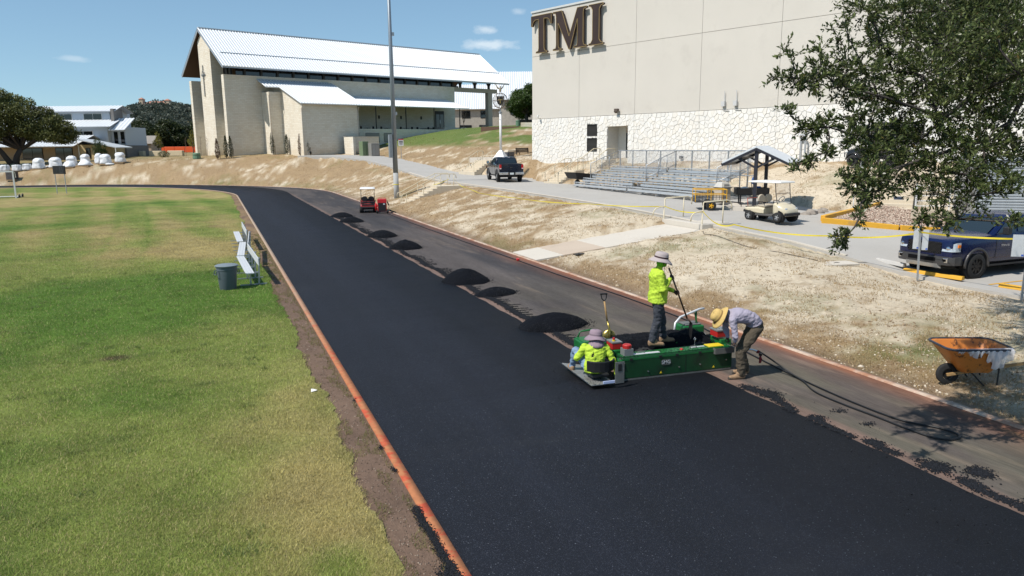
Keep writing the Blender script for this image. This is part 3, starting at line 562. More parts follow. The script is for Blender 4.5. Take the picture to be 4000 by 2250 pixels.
for y in (1.3, 2.6, 3.9, 9.3, 11, 12.6): b.box(1.6, 1.72, y, y + .12, 8.62, 17)
for z in (10.5, 12.4, 14.3, 16.2): b.box(1.62, 1.71, .9, 4.2, z, z + .1)
b.build('mullion', DARK, gw)
def slope(nm, y0, z0, y1, z1, x0, x1, th, mat, par=CH, soff=True, sp=.41, ribn='roof_ribs', ribh=.06):
    p = MB(); d = Vector((0, y1 - y0, z1 - z0)).normalized(); nn = Vector((0, -d.z, d.y));
    if nn.z < 0: nn = -nn
    o = nn * th
    p.add([(x0, y0, z0), (x1, y0, z0), (x1, y1, z1), (x0, y1, z1), (x0, y0 + o.y, z0 + o.z), (x1, y0 + o.y, z0 + o.z), (x1, y1 + o.y, z1 + o.z), (x0, y1 + o.y, z1 + o.z)], [(4, 5, 6, 7), (0, 1, 5, 4), (1, 2, 6, 5), (2, 3, 7, 6), (3, 0, 4, 7)], 0)
    p.add([(x0, y0, z0), (x1, y0, z0), (x1, y1, z1), (x0, y1, z1)], [(0, 1, 2, 3)], 1); r = p.build(nm, [mat, SOFF if soff else mat], par, fix=False)
    q = MB(); k = int((x1 - x0) / sp); a = Vector((0, y0, z0)) + o; c = Vector((0, y1, z1)) + o
    for i in range(k + 1):
        x = x0 + .03 + (x1 - x0 - .06) * i / k; w = sp * .27
        q.add([(x - w, a.y, a.z - .005), (x - w * .5, *(a + nn * ribh).yz), (x + w * .5, *(a + nn * ribh).yz), (x + w, a.y, a.z - .005), (x - w, c.y, c.z - .005), (x - w * .5, *(c + nn * ribh).yz), (x + w * .5, *(c + nn * ribh).yz), (x + w, c.y, c.z - .005)], [(0, 1, 5, 4), (1, 2, 6, 5), (2, 3, 7, 6), (0, 1, 2, 3), (4, 5, 6, 7)])
    tag(q.build(ribn, RIBM if mat is ROOF else mat, r), kind='stuff'); return r
slope('roof', EY0, EZ, RY, RZ, RX0, RX1, .28, ROOF); slope('roof', EY1, EZ, RY, RZ, RX0, RX1, .28, ROOF)
MB().bar((RX0, RY, RZ + .36), (RX1, RY, RZ + .36), .5, .12).build('ridge_cap', ROOF, CH)
MB().bar((.4, 1.45, 17.62), (RX1, 1.45, 17.62), .25, .22).build('roof_step', TRIM, CH)
MB().bar((RX0, EY0 - .05, EZ + .1), (RX1, EY0 - .05, EZ + .1), .1, .2).build('gutter', TRIM, CH)
b = MB()
for s, y in ((1, EY0), (-1, EY1)): b.bar((RX0 - .04, y, EZ + .05), (RX0 - .04, RY, RZ + .05), .08, .32)
b.build('barge_board', TRIM, CH)
# clerestory band and brackets
wall('clerestory', 2, 40, .35, .45, 14.6, 16.5, DGLASS); cl = LAST[0]
me = MB().box(-.14, .14, .1, .36, 14.6, 16.2).mesh('mullion', DARK)
for k in range(16): link('mullion', me, cl, (3.2 + k * 2.44, 0, 0))
MB().box(2, 51, -.6, .6, 16.0, 16.12).build('eave_soffit', SOFF, cl)
wall('beam', 40.01, 49.8, .05, .85, 13.9, 14.6, M('tan_concrete', (.44, .385, .32), .9, var=.06)); wall('column', 47.6, 48.55, .0, .9, 6.5, 13.89, M('tan_concrete', (.44, .385, .32), .9)); wall('column', 47.6, 48.55, 13.2, 14.1, 6.5, 15.9, M('tan_concrete', (.44, .385, .32), .9)); wall('far_beam', 40.01, 49.8, 13.3, 14.1, 13.9, 14.6, M('tan_concrete', (.44, .385, .32), .9))
bm_ = MB(); bm_.box(-.17, .17, -.17, .17, 0, .9); bm_.add([(-.17, -.17, .5), (.17, -.17, .5), (.17, .17, .5), (-.17, .17, .5), (-.75, -.17, 1.5), (.75, -.17, 1.5), (.75, .17, 1.5), (-.75, .17, 1.5)], [(0, 1, 5, 4), (1, 2, 6, 5), (2, 3, 7, 6), (3, 0, 4, 7), (4, 5, 6, 7)]); bme = bm_.mesh('bracket', DARK)
for x in (41.6, 44.9, 48.1): link('bracket', bme, CH, (x, .45, 14.6)); link('bracket', bme, CH, (x, 13.7, 14.6))
b = MB()
for y in (.45, 3.8, 10.5, 13.7): b.box(40, 51.2, y - .12, y + .12, 15.7 + (min(y, 14.4 - y) - .45) * .68, 16.0 + (min(y, 14.4 - y) - .45) * .68)
b.build('purlin', DARK, CH)
# cross on the tower
b = MB(); b.box(-.14, -.06, 7.25, 7.40, 12.0, 16.4); b.box(-.142, -.062, 6.55, 8.1, 15.0, 15.13); b.tube([(-.1, 7.32 + .55 * math.cos(a), 15.06 + .55 * math.sin(a)) for a in [i * math.pi / 10 for i in range(21)]], .03, 6)
b.build('cross', M('cross_steel', (.22, .22, .22), .4, .5), CH)
# wing with lean-to roof
wall('wing_wall', 5.3, 7.15, -2.6, -.01, 2.8, 12.3); 
def wedge(nm, x0, x1, ya, za, yb, zb, z0, m=ASH): return MB().add([(x0, ya, z0), (x1, ya, z0), (x1, yb, z0), (x0, yb, z0), (x0, ya, za), (x1, ya, za), (x1, yb, zb), (x0, yb, zb)], [(3, 2, 1, 0), (4, 5, 6, 7), (0, 1, 5, 4), (1, 2, 6, 5), (2, 3, 7, 6), (3, 0, 4, 7)]).build(nm, m, CH)
wedge('wing_wall', 7.15, 15.7, -8.9, 10.35, -.01, 13.7, 2.8)
slope('wing_roof', -9.5, 10.32, .0, 13.95, 6.8, 16.5, .14, ROOF, soff=False); slope('wing_roof', -2.95, 12.82, .0, 13.95, 4.85, 6.79, .14, ROOF, soff=False)
MB().box(4.85, 15.9, -.14, .0, 13.95, 14.22).build('roof_flashing', TRIM, CH)
dp = M('downpipe_tan', (.55, .5, .42), .6)
for x, y, z in ((7.05, -8.97, 10.2), (15.75, -8.97, 10.2), (5.25, -2.68, 12.2)): MB().tube([(x, y - .35, z), (x, y, z - .5), (x, y, 3.2)], .06, 6).build('downpipe', dp, CH)
for x, z in ((15.2, 5.3), (7.9, 3.6)): MB().box(x, x + .22, -9.02, -8.9, z, z + .35).build('wall_light', DARK, CH)
# patio with shed roof
slope('patio_roof', -6.2, 10.55, .0, 12.2, 16.4, 38.2, .12, ROOF, soff=True)
MB().box(15.8, 36, -5.6, -.02, 4, 6.4).build('patio_floor', CONC_M, CH); wall('patio_wall', 15.75, 33.5, -5.9, -5.6, 3.6, 7.2)
wall('patio_wall', 33.5, 38, -5.7, -.03, 4, 7.55, CONC_M)
for x in (20.6, 26, 31.4, 36.6): MB().box(x, x + .12, -5.8, -5.68, 7.2, 10.6).build('patio_post', DARK, CH)
for x0, x1 in ((17.0, 17.6), (18.6, 21), (21.8, 23.2)):
    MB().box(x0, x1, -5.96, -5.9, 5.2, 6.6).build('vent', M('vent_grey', (.23, .22, .2), .7), CH); vv = LAST[0]
    sm = MB().box(x0 + .04, x1 - .04, -6.0, -5.965, 0, .06).mesh('slat', M('vent_slat', (.45, .42, .37), .7))
    for k in range(8): link('slat', sm, vv, (0, 0, 5.28 + k * .155))
MB().box(35.75, 37.6, -.06, .0, 7.56, 10.45).build('door', BLACKM, CH); cd = LAST[0]
for x in (35.9, 36.75): MB().box(x, x + .7, -.085, -.062, 7.7, 9.9).build('door_pane', DGLASS, cd)
MB().box(36.66, 36.7, -.14, -.1, 8.3, 9.0).build('door_handle', M('steel', (.6, .6, .6), .3, 1), cd)
for x in (20.2, 24.5, 28.7, 32.7): MB().box(x, x + .22, -.16, .0, 9.0, 9.5).build('wall_light', DARK, CH)
# low wall beside the wing
wall('screen_wall', 12.7, 13.05, -12.6, -9.99, 3.2, 5.9); wall('screen_wall', 13.06, 18.4, -10.0, -9.68, 3.2, 5.93)
MB().box(12.65, 18.45, -10.05, -9.6, 5.935, 6.02).build('wall_cap', CONC_M, CH)
# patio tables and chairs in the shade (separate things)
chm = M('patio_chair_dark', (.035, .035, .04), .6)
def patio_set(i, x):
    pos = Matrix.Rotation(R_(19.17), 4, 'Z') @ Vector((x, -3.4, 0)); tb = thing('patio_table', 'small round patio table number %s from the chapel door' % ['one', 'two', 'three', 'four', 'five', 'six'][i], 'table', (2.45 + pos.x, 112.25 + pos.y, 6.4), R_(19.17), 'patio tables under the chapel eave')
    tb['label'] = ['patio table nearest the chapel door under the shed roof', 'patio table second from the chapel door', 'patio table third from the chapel door', 'patio table fourth from the chapel door', 'patio table fifth from the chapel door by the wing'][i]
    MB().lathe([(.5, 0), (.5, .04)], 14, (0, 0, .98)).build('table_top', chm, tb); MB().tube([(0, 0, 0), (0, 0, .98)], .04).build('leg', chm, tb)
    for k, dx in enumerate((-.85, .85)):
        q = Matrix.Rotation(R_(19.17), 4, 'Z') @ Vector((x + dx, -3.4, 0)); c = thing('patio_chair', 'dark patio chair %s the %s' % (['left of', 'right of'][k], tb['label']), 'chair', (2.45 + q.x, 112.25 + q.y, 6.4), R_(19.17) + (0 if k else math.pi), 'patio chairs under the chapel eave')
        MB().box(-.25, .25, -.25, .25, .42, .47).build('seat', chm, c); MB().box(.2, .25, -.25, .25, .48, 1.25).build('backrest', chm, c)
        lm_ = MB().box(-.02, .02, -.02, .02, 0, .42).mesh('leg', chm)
        for sx in (-.22, .2):
            for sy in (-.22, .22): link('leg', lm_, c, (sx, sy, 0))
for i, x in enumerate((34, 30.8, 27.6, 24.0, 20.4)): patio_set(i, x)
# ================================================================ stone house behind the chapel
RS = M('grey_stone', (.40, .37, .32), .9, var=.3, scale=2.2, bump=.5, bscale=6)
HB = thing('stone_house', 'grey stone building with white metal roofs behind the chapel columns', 'building', (55.1, 171.9, 0), R_(-21)); HB.scale = (1.29, 1.29, 1.15)
MB().box(0, 8.6, 0, 12, 6.5, 11.6).build('wall', RS, HB); MB().box(8.61, 26, -3, 12, 6.5, 13.2).build('wall', RS, HB)
slope('roof', -.5, 11.4, 7, 17, -1.2, 8.6, .15, ROOF, HB, False); slope('roof', -3.6, 13.0, 5, 19.4, 8.2, 26.5, .15, ROOF, HB, False); slope('roof', 14, 11.4, 6.8, 17, -1.2, 8.6, .15, ROOF, HB, False); slope('roof', 13, 13.0, 5, 19.4, 8.2, 26.5, .15, ROOF, HB, False)
b = MB(); b.add([(8.25, -3, 13.2), (8.25, 12, 13.2), (8.25, 5, 19.3)], [(0, 1, 2)]); b.build('gable', STUCCO, HB)
for x0, x1, z0, z1, y in ((1.3, 2.9, 9.7, 11.2, 0), (4.8, 6.4, 9.7, 11.2, 0), (.9, 3.1, 7.0, 8.3, 0), (4.5, 6.8, 7.0, 8.3, 0), (10.3, 11.5, 10.2, 12, -3), (11.6, 14.4, 7.2, 9.2, -3), (16.5, 18.5, 7.2, 9.2, -3), (14.2, 15.5, 10.2, 12, -3)):
    MB().box(x0, x1, y - .06, y + .0, z0, z1).build('window', BLACKM, HB); w = LAST[0]; MB().box(x0 + .12, x1 - .12, y - .09, y - .062, z0 + .12, z1 - .12).build('pane', DGLASS, w)
# ================================================================ white two-storey house on the left
SIDING = M('white_siding_shaded', (.50, .56, .63), .6, var=.04); TANB = M('tan_brick', (.40, .29, .19), .9, var=.2, scale=4, bump=.4, bscale=20); YLW = M('cream_stucco', (.55, .43, .24), .85); SLATE = M('slate_stone', (.19, .18, .17), .85, var=.35, scale=3)  # siding colour holds the facade's bluish shade
HL = thing('white_house', 'white two storey house with stacked metal roofs behind the big oak', 'building', (-15.4, 139.0, 0), R_(22) * -1)
# local x along the facade (to the right), y away
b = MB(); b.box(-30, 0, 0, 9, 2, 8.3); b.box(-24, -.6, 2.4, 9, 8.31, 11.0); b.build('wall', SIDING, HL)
slope('upper_roof', 1.8, 10.75, 4.6, 11.75, -24, .5, .1, ROOF, HB if False else HL, False, .6, 'roof_ribs', .05); slope('lower_roof', -1.1, 8.15, 2.38, 9.35, -30, 1.0, .1, ROOF, HL, False, .6, 'roof_ribs', .05); slope('upper_roof', 8, 10.6, 4.6, 11.75, -24, .5, .1, ROOF, HL, False, .6)
for x0, x1, z0, z1, y in ((-9.6, -6.9, 9.4, 10.5, 2.4), (-5.0, -1.9, 9.4, 10.5, 2.4), (-5.6, -2.4, 6.15, 7.6, 0), (-13, -10.5, 6.15, 7.6, 0)):
    MB().box(x0, x1, y - .07, y, z0, z1).build('window_frame', WHITE_M, HL); w = LAST[0]
    for p0, p1 in ((x0 + .08, (x0 + x1) / 2 - .04), ((x0 + x1) / 2 + .04, x1 - .08)): MB().box(p0, p1, y - .1, y - .072, z0 + .1, z1 - .08).build('pane', DGLASS, w)
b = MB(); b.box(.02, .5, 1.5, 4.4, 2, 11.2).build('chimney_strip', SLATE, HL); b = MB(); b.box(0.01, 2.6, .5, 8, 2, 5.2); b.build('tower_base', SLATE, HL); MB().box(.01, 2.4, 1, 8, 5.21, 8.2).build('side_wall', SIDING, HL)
slope('side_roof', -.6, 7.6, 3.2, 9.6, .52, 3.0, .1, ROOF, HL, False, .6)
for y, z in ((.9, 3), (.9, 5.5)):
    for x in (.5, 1.6): MB().box(x, x + .6, y - .5 if z < 5 else y + .02, y - .42 if z < 5 else y + .1, z, z + 1.9).build('window', DGLASS, HL)
HW = thing('brick_annex', 'single storey tan brick annex with metal roof under the big oak', 'building', (-19.2, 134.0, 0), R_(-22))
b = MB(); b.box(-34, 0, 0, 8, 2, 5.5); b.build('wall', TANB, HW); b = MB(); b.box(.01, 3.9, .0, 9, 2, 5.3); b.build('side_wall', YLW, HW)
slope('roof', -1.6, 5.0, 4.5, 6.75, -35, .1, .1, ROOF, HW, False, .6); slope('roof', 9, 5.2, 4.5, 6.75, -35, .1, .1, ROOF, HW, False, .6)
b = MB(); b.add([(0.12, -.9, 6.1), (6.5, -.9, 4.75), (6.5, 4, 4.75), (.12, 4, 6.1), (0.12, -.9, 6.25), (6.5, -.9, 4.9), (6.5, 4, 4.9), (.12, 4, 6.25)], [(4, 5, 6, 7), (0, 1, 5, 4), (1, 2, 6, 5), (0, 3, 2, 1)]); b.build('porch_roof', ROOF, HW)
for x0, x1, z0, z1 in ((-8.8, -5.6, 3.2, 4.9), (-3.6, -.9, 2.2, 4.9), (1.2, 1.9, 3.2, 4.8), (-16, -13.5, 3.2, 4.9)):
    MB().box(x0, x1, -.08, 0, z0, z1).build('window', DARK, HW); w = LAST[0]
    for p0, p1 in ((x0 + .08, (x0 + x1) / 2 - .04), ((x0 + x1) / 2 + .04, x1 - .08)): MB().box(p0, p1, -.11, -.082, z0 + .1, z1 - .08).build('pane', DGLASS, w)
MB().tube([(.4, -1, 5.9), (.15, -.15, 5.0), (.15, -.15, 2.3)], .07, 6).build('downpipe', WHITE_M, HW)
MB().tube([(6.3, -.8, 2), (6.3, -.8, 4.8)], .07, 6).build('porch_post', WHITE_M, HW)
SH = thing('tan_shed', 'small tan shed with grey shingle roof beside the white house', 'shed', (-15.0, 156.5, 0), R_(-22))
MB().box(0, 5.2, 0, 4, 2.5, 5.6).build('wall', M('shed_tan', (.42, .33, .25), .8), SH); slope('roof', -.3, 5.5, 2, 7, -.2, 5.4, .1, M('shingle', (.28, .25, .22), .9), SH, False, .9, 'roof_ribs', .01); slope('roof', 4.3, 5.5, 2, 7, -.2, 5.4, .1, M('shingle', (.28, .25, .22), .9), SH, False, .9, 'roof_ribs', .01)
MB().add([(5.2, 0, 5.6), (5.2, 4, 5.6), (5.2, 2, 6.95)], [(0, 1, 2)]).build('gable', M('shed_tan', (.42, .33, .25), .8), SH)
# ================================================================ trees and plants
def leaf_mat(name, tr=.3, rough=.5):
    t = NT(name); a = t.n('Attribute', {'attribute_name': 'Col'}); t.fin(a.outputs['Color'], rough, 0, .4)
    tl = t.n('BsdfTranslucent', None, Color=a.outputs['Color']); mx = t.n('MixShader', None, Fac=tr); t.t.links.new(t.b.outputs[0], mx.inputs[1]); t.t.links.new(tl.outputs[0], mx.inputs[2])
    t.t.links.new(mx.outputs[0], t.t.nodes['Material Output'].inputs[0]); return t.mat
LEAF = leaf_mat('leaf_green'); BARK = M('oak_bark', (.055, .046, .04), .95, var=.35, scale=9, bump=.8, bscale=30)
def leaves(name, P, size, cols, parent, aspect=.42, up=.35, rng=RNG, dirs=None, mat=None):
    n = len(P); d = rng.normal(size=(n, 3)) if dirs is None else dirs + rng.normal(size=(n, 3)) * .55
    d[:, 2] += up * .2; d /= np.linalg.norm(d, axis=1)[:, None]; u = rng.normal(size=(n, 3)); u[:, 2] += up * 3
    s = np.cross(d, u); s /= np.linalg.norm(s, axis=1)[:, None] + 1e-9; nn = np.cross(s, d)
    L = (size * rng.uniform(.7, 1.25, n))[:, None]; W = L * aspect
    V = np.empty((n, 4, 3)); V[:, 0] = P; V[:, 1] = P + d * L * .5 + s * W * .5 + nn * W * .12; V[:, 2] = P + d * L; V[:, 3] = P + d * L * .5 - s * W * .5 + nn * W * .12
    o = link(name, big_mesh(name, V.reshape(-1, 3), np.arange(n * 4).reshape(n, 4), mat or LEAF, np.repeat(cols, 4, 0)), parent); return tag(o, kind='stuff')
def crown_pts(clumps, dens, rng=RNG, shell=.6):
    P = []; B = []; D = []
    for (x, y, z, rx, ry, rz) in clumps:
        k = max(8, int(dens * (rx * ry * rz) ** (2 / 3))); v = rng.normal(size=(k, 3)); v /= np.linalg.norm(v, axis=1)[:, None]
        r = (rng.uniform(0, 1, k) ** (1 / 3) * (1 - shell) + shell * rng.uniform(.55, 1.12, k) ** 1.2)[:, None]
        lump = (.78 + .44 * fbm(v[:, 0] * 2.3 + x, v[:, 1] * 2.3 + v[:, 2] * 1.7 + y, 3, 5))[:, None]
        p = v * r * lump * np.array([rx, ry, rz]) + np.array([x, y, z]); P.append(p); B.append(np.full(k, rng.uniform(.8, 1.2))); D.append(v)
    return np.vstack(P), np.concatenate(B), np.vstack(D)
def tree(name, label, loc, trunk_h, trunk_r, clumps, dens, size, c1, c2, group=None, lean=(0, 0), cat='tree', seed=1, forks=3, twist=.25, limb=.5):
    rng = np.random.default_rng(seed); o = thing(name, label, cat, loc, 0, group); rq = random.Random(seed)
    b = MB(); top = Vector((lean[0], lean[1], trunk_h)); b.tube([(0, 0, -.4), (lean[0] * .25 + .05, lean[1] * .3, trunk_h * .45), top], [trunk_r * 1.25, trunk_r * .9, trunk_r * .75], 10)
    for (x, y, z, rx, ry, rz) in clumps:
        e = Vector((x, y, z)); m = top.lerp(e, .5) + Vector((rq.uniform(-1, 1), rq.uniform(-1, 1), rq.uniform(.1, .6))) * (e - top).length * twist
        b.tube([top - Vector((0, 0, trunk_h * .12)), m, e], [trunk_r * limb, trunk_r * limb * .6, trunk_r * .1], 7)
        for k in range(forks):
            q = m.lerp(e, rq.uniform(.1, .8)); b.tube([q, q + Vector((rq.uniform(-1, 1) * rx, rq.uniform(-1, 1) * ry, rq.uniform(-.2, .8) * rz)) * .9], [trunk_r * .17, trunk_r * .03], 5)
    b.build('trunk', BARK, o, smooth=True)
    P, B, D = crown_pts(clumps, dens, rng); k = len(P); f = rng.uniform(0, 1, k); col = mix3(c1, c2, f) * (B * rng.uniform(.75, 1.25, k))[:, None]
    leaves('crown', P, size, col, o, rng=rng, aspect=.6); return o
def rand_clumps(n, R, h0, h1, r0, r1, seed, flat=.75):
    q = random.Random(seed); out = []
    for i in range(n):
        a = q.uniform(0, 6.28); rad = R * math.sqrt(q.uniform(.02, 1)); hz = h0 + (h1 - h0) * (1 - (rad / R) ** 2) * q.uniform(.35, 1); r = q.uniform(r0, r1); out.append((rad * math.cos(a), rad * math.sin(a), hz, r, r, r * flat))
    return out
OAK1, OAK2 = (.028, .045, .010), (.085, .105, .028)
# big oak on the left, two leaning trunks
LO = tree('oak_tree', 'big spreading live oak in front of the brick annex on the left', (-26.2, 126.0, 2.6), 2.3, .42,
    [(-6, 0, 4.6, 2.6, 2.6, 1.6), (-4, -1, 7.2, 2.6, 2.4, 1.7), (-1.2, 0, 9.3, 1.9, 2, 1.35), (.5, 1, 8.6, 1.9, 2, 1.3), (1.6, -1, 6.6, 2.4, 2.4, 1.5), (-1.4, -1, 5.4, 2.6, 2.6, 1.7), (4.2, 0, 7.2, 1.6, 1.6, .9), (4.6, -1, 5.3, 2.2, 2, 1.2), (6.6, -1, 5.2, 1.6, 1.6, .95), (6.3, 0, 3.6, 1.9, 1.8, .9), (3, 1, 4.2, 2.2, 2, 1.1), (-8, 1, 6.2, 2.4, 2.4, 1.6), (2.9, -.5, 8.4, .7, .7, .9), (-9, 0, 3.6, 2, 2, 1.1), (.4, 2, 3.9, 2, 2, .9), (-2.5, 1, 8.2, 2, 2, 1.5), (-3, -1.5, 3.8, 2.2, 2, 1.2), (2.4, -1.5, 5.0, 2.2, 2, 1.3), (.2, -1.5, 7.2, 2.2, 2, 1.5), (4.8, -1.5, 4.0, 2, 2, 1.0), (7.2, -.5, 4.3, 1.5, 1.5, .9), (5.4, -.5, 6.2, 1.6, 1.6, .9), (-6, -1, 6.0, 2.2, 2, 1.5), (-5.5, 0, 8.6, 1.8, 1.8, 1.2)], 780, .27, (.055, .070, .019), (.19, .20, .065), lean=(1.0, 0), seed=4, forks=4)
MB().tube([(-.3, 0, -.4), (-1.4, 0, 1.6), (-2.6, 0, 3.4), (-4.2, 0, 5.6)], [.42, .34, .26, .1], 9).build('trunk', BARK, LO, smooth=True)
MB().tube([(-2.0, 0, 2.2), (-4.4, 0, 3.0), (-6, .3, 4.4)], [.2, .16, .06], 7).build('limb', BARK, LO, smooth=True)
# tree between chapel and gym, and oaks behind
tree('oak_tree', 'leafy green oak at the gym corner in front of the stone building', (43.2, 100.6, 7.0), 2.2, .28, rand_clumps(11, 2.3, 2.3, 6.7, 1.0, 1.6, 8), 2000, .24, (.030, .06, .012), (.09, .14, .03), seed=8)
tree('oak_tree', 'second green oak behind the gym wall with only its edge showing', (46.8, 97.4, 7.0), 2.4, .28, rand_clumps(12, 2.5, 2.4, 7.9, 1.1, 1.8, 9), 1700, .24, (.030, .06, .012), (.09, .14, .03), seed=9)
names = ['left of the basketball hoop', 'tallest of the row behind the hoop', 'with its crown touching the chapel', 'rounded, behind the yellow young tree', 'farthest right of the dark row', 'low and broad, behind the tan shed', 'rearmost, filling the gap below the hill', 'set back behind the orange barrier']
for i, (x, y, R, h, sd) in enumerate([(-14, 188, 5.5, 7.2, 21), (-8.5, 186, 5, 7.8, 22), (2.5, 176, 4.2, 6.4, 23), (-11, 178, 4.2, 6.6, 24), (6, 190, 5, 7.0, 25), (-20, 196, 5.2, 7.4, 26), (-3, 205, 6.5, 8.0, 27), (-2.6, 183, 4.5, 7.0, 28)]):
    tree('oak_tree', 'dark evergreen oak beyond the chapel lawn, ' + names[i], (x, y, 3.9), 1.8, .3, rand_clumps(13, R * .8, 1.6, h - 1.4, 1.6, 2.5, sd), 620, .42, (.020, .034, .010), (.062, .075, .024), group='oaks beyond the chapel', seed=sd, forks=1)
YT = (.17, .15, .02), (.26, .24, .04)
for i, (x, y, h, lab) in enumerate([(-8.6, 148.5, 4.2, 'young yellow leafed tree nearest the tan shed'), (-2.8, 146, 4.6, 'young yellow green tree midway between shed and chapel'), (2.2, 140, 3.2, 'thin young tree close against the chapel wall')]):
    tree('young_tree', lab, (x, y, gz(x, y)), 1.2, .07, [(0, 0, h * .42, .75, .75, .7), (.1, 0, h * .62, .6, .6, .8), (0, .1, h * .82, .38, .38, .7), (-.4, 0, h * .5, .5, .5, .5), (.45, 0, h * .36, .5, .5, .4)], 380, .2, *(YT if i < 2 else ((.05, .07, .02), (.10, .10, .03))), group='young staked trees', seed=40 + i, forks=1)
tree('bush', 'round green bush against the brick annex side wall', (-15.6, 128.6, 2.8), .5, .09, [(0, 0, 1.3, .9, .9, .8), (.3, 0, 2.1, .8, .8, .8), (-.4, .2, 1.9, .7, .7, .8), (.6, 0, 1.2, .6, .6, .7), (-.2, 0, 2.8, .5, .5, .6)], 900, .16, (.025, .05, .012), (.07, .10, .025), cat='bush', seed=51, forks=1)
tree('bare_sapling', 'small leafless sapling on the lawn before the patio', (36.2, 108.6, gz(36.2, 108.6)), 1.0, .05, [(0, 0, 1.9, .5, .5, .5), (.35, 0, 2.4, .5, .5, .5), (-.4, 0, 2.5, .5, .5, .5), (0, .2, 3.0, .5, .5, .5)], 40, .1, (.25, .18, .12), (.3, .22, .15), cat='sapling', seed=52, forks=7, limb=.7)
# cypress saplings along the chapel
CY1, CY2 = (.018, .03, .010), (.05, .06, .02); BR1, BR2 = (.085, .05, .03), (.15, .09, .055)
for i, (x, y, h, brown, lab) in enumerate([(.9, 110.6, 2.6, 1, 'browning cypress sapling in front of the chapel tower'), (2.05, 110.6, 2.9, 0, 'left of the two close dark cypress saplings by the tower'), (2.65, 110.4, 2.8, 0, 'right of the two close dark cypress saplings by the tower'), (8.3, 111.6, 2.9, 0, 'dark green cypress sapling at the first wing corner'), (10.2, 110.5, 2.6, 0, 'brownish green cypress sapling in the wing recess'), (11.7, 107.5, 2.9, 1, 'browning cypress sapling before the lit wing wall'), (12.6, 106.6, 2.7, 0, 'dark cypress sapling nearest the wing front corner')]):
    o = thing('cypress_sapling', lab, 'cypress', (x, y, gz(x, y)), 0, 'cypress saplings along the chapel'); MB().tube([(0, 0, -.2), (0, 0, h * .95)], [.05, .01], 6).build('trunk', BARK, o)
    rng = np.random.default_rng(60 + i); k = 900; tt = rng.uniform(0, 1, k); rad = .36 * np.sin(np.pi * np.clip(tt * .9 + .1, 0, 1)) ** .7 * np.sqrt(rng.uniform(.2, 1.2, k)) * (1 - .35 * tt); a = rng.uniform(0, 6.28, k)
    P = np.stack([rad * np.cos(a), rad * np.sin(a), .15 + tt * h], 1); leaves('foliage', P, .16, mix3(BR1 if brown else CY1, BR2 if brown else CY2, rng.uniform(0, 1, k)), o, rng=rng, dirs=np.tile([0, 0, 1.], (k, 1)), aspect=.35)
    MB().tube([(.35, -.2, -.1), (.35, -.2, 1.3)], .025, 5).build('stake', BARK, o)
for i, (x, y) in enumerate([(-3.4, 121.5), (-2.4, 121), (-1.3, 120.2), (-.4, 119.6)]):
    o = thing('bare_sapling', ['leftmost', 'second', 'third', 'rightmost'][i] + ' of the thin bare staked saplings left of the chapel', 'sapling', (x, y, gz(x, y)), 0, 'thin saplings left of the chapel'); b = MB(); q = random.Random(i)
    b.tube([(0, 0, -.1), (.05, 0, 1.4), (.1, .05, 2.9)], [.035, .025, .006], 5)
    for k in range(12): z = q.uniform(.9, 2.7); b.tube([(.06, 0, z), (.06 + q.uniform(-.35, .35), q.uniform(-.3, .3), z + q.uniform(.2, .5))], [.012, .004], 4)
    b.build('trunk', M('grey_twig', (.16, .11, .085), .9), o)
def shrub(lab, loc, r, h, k, size, c1, c2, seed, name='shrub', cat='shrub', grp=None):
    o = thing(name, lab, cat, loc, 0, grp); rng = np.random.default_rng(seed); v = rng.normal(size=(k, 3)); v /= np.linalg.norm(v, axis=1)[:, None]; P = v * np.array([r, r, h / 2]) * rng.uniform(.6, 1.05, k)[:, None] ** .5 + np.array([0, 0, h / 2])
    leaves('foliage', P, size, mix3(c1, c2, rng.uniform(0, 1, k)), o, rng=rng); b = MB(); q = random.Random(seed)
    for j in range(6): b.tube([(0, 0, -.1), (q.uniform(-r, r) * .7, q.uniform(-r, r) * .7, h * .7)], [.03, .008], 5)
    b.build('stem', BARK, o); return o
shrub('low grey green shrub by the stone blocks left of the chapel', (-7, 133, gz(-7, 133)), .9, 1.0, 700, .16, (.06, .07, .03), (.12, .13, .05), 71)
shrub('reddish shrub in the planter left of the gym corner tree', (43.8, 94.8, 7.2), .9, 1.7, 700, .18, (.10, .035, .02), (.16, .07, .035), 72); shrub('second reddish shrub in the planter nearer the gym', (46.0, 93, 7.2), .8, 1.5, 600, .18, (.10, .035, .02), (.15, .06, .03), 73); shrub('pale green agave like shrub between the two reddish shrubs', (45.0, 94, 7.2), .5, .9, 300, .24, (.10, .13, .07), (.18, .2, .12), 74)
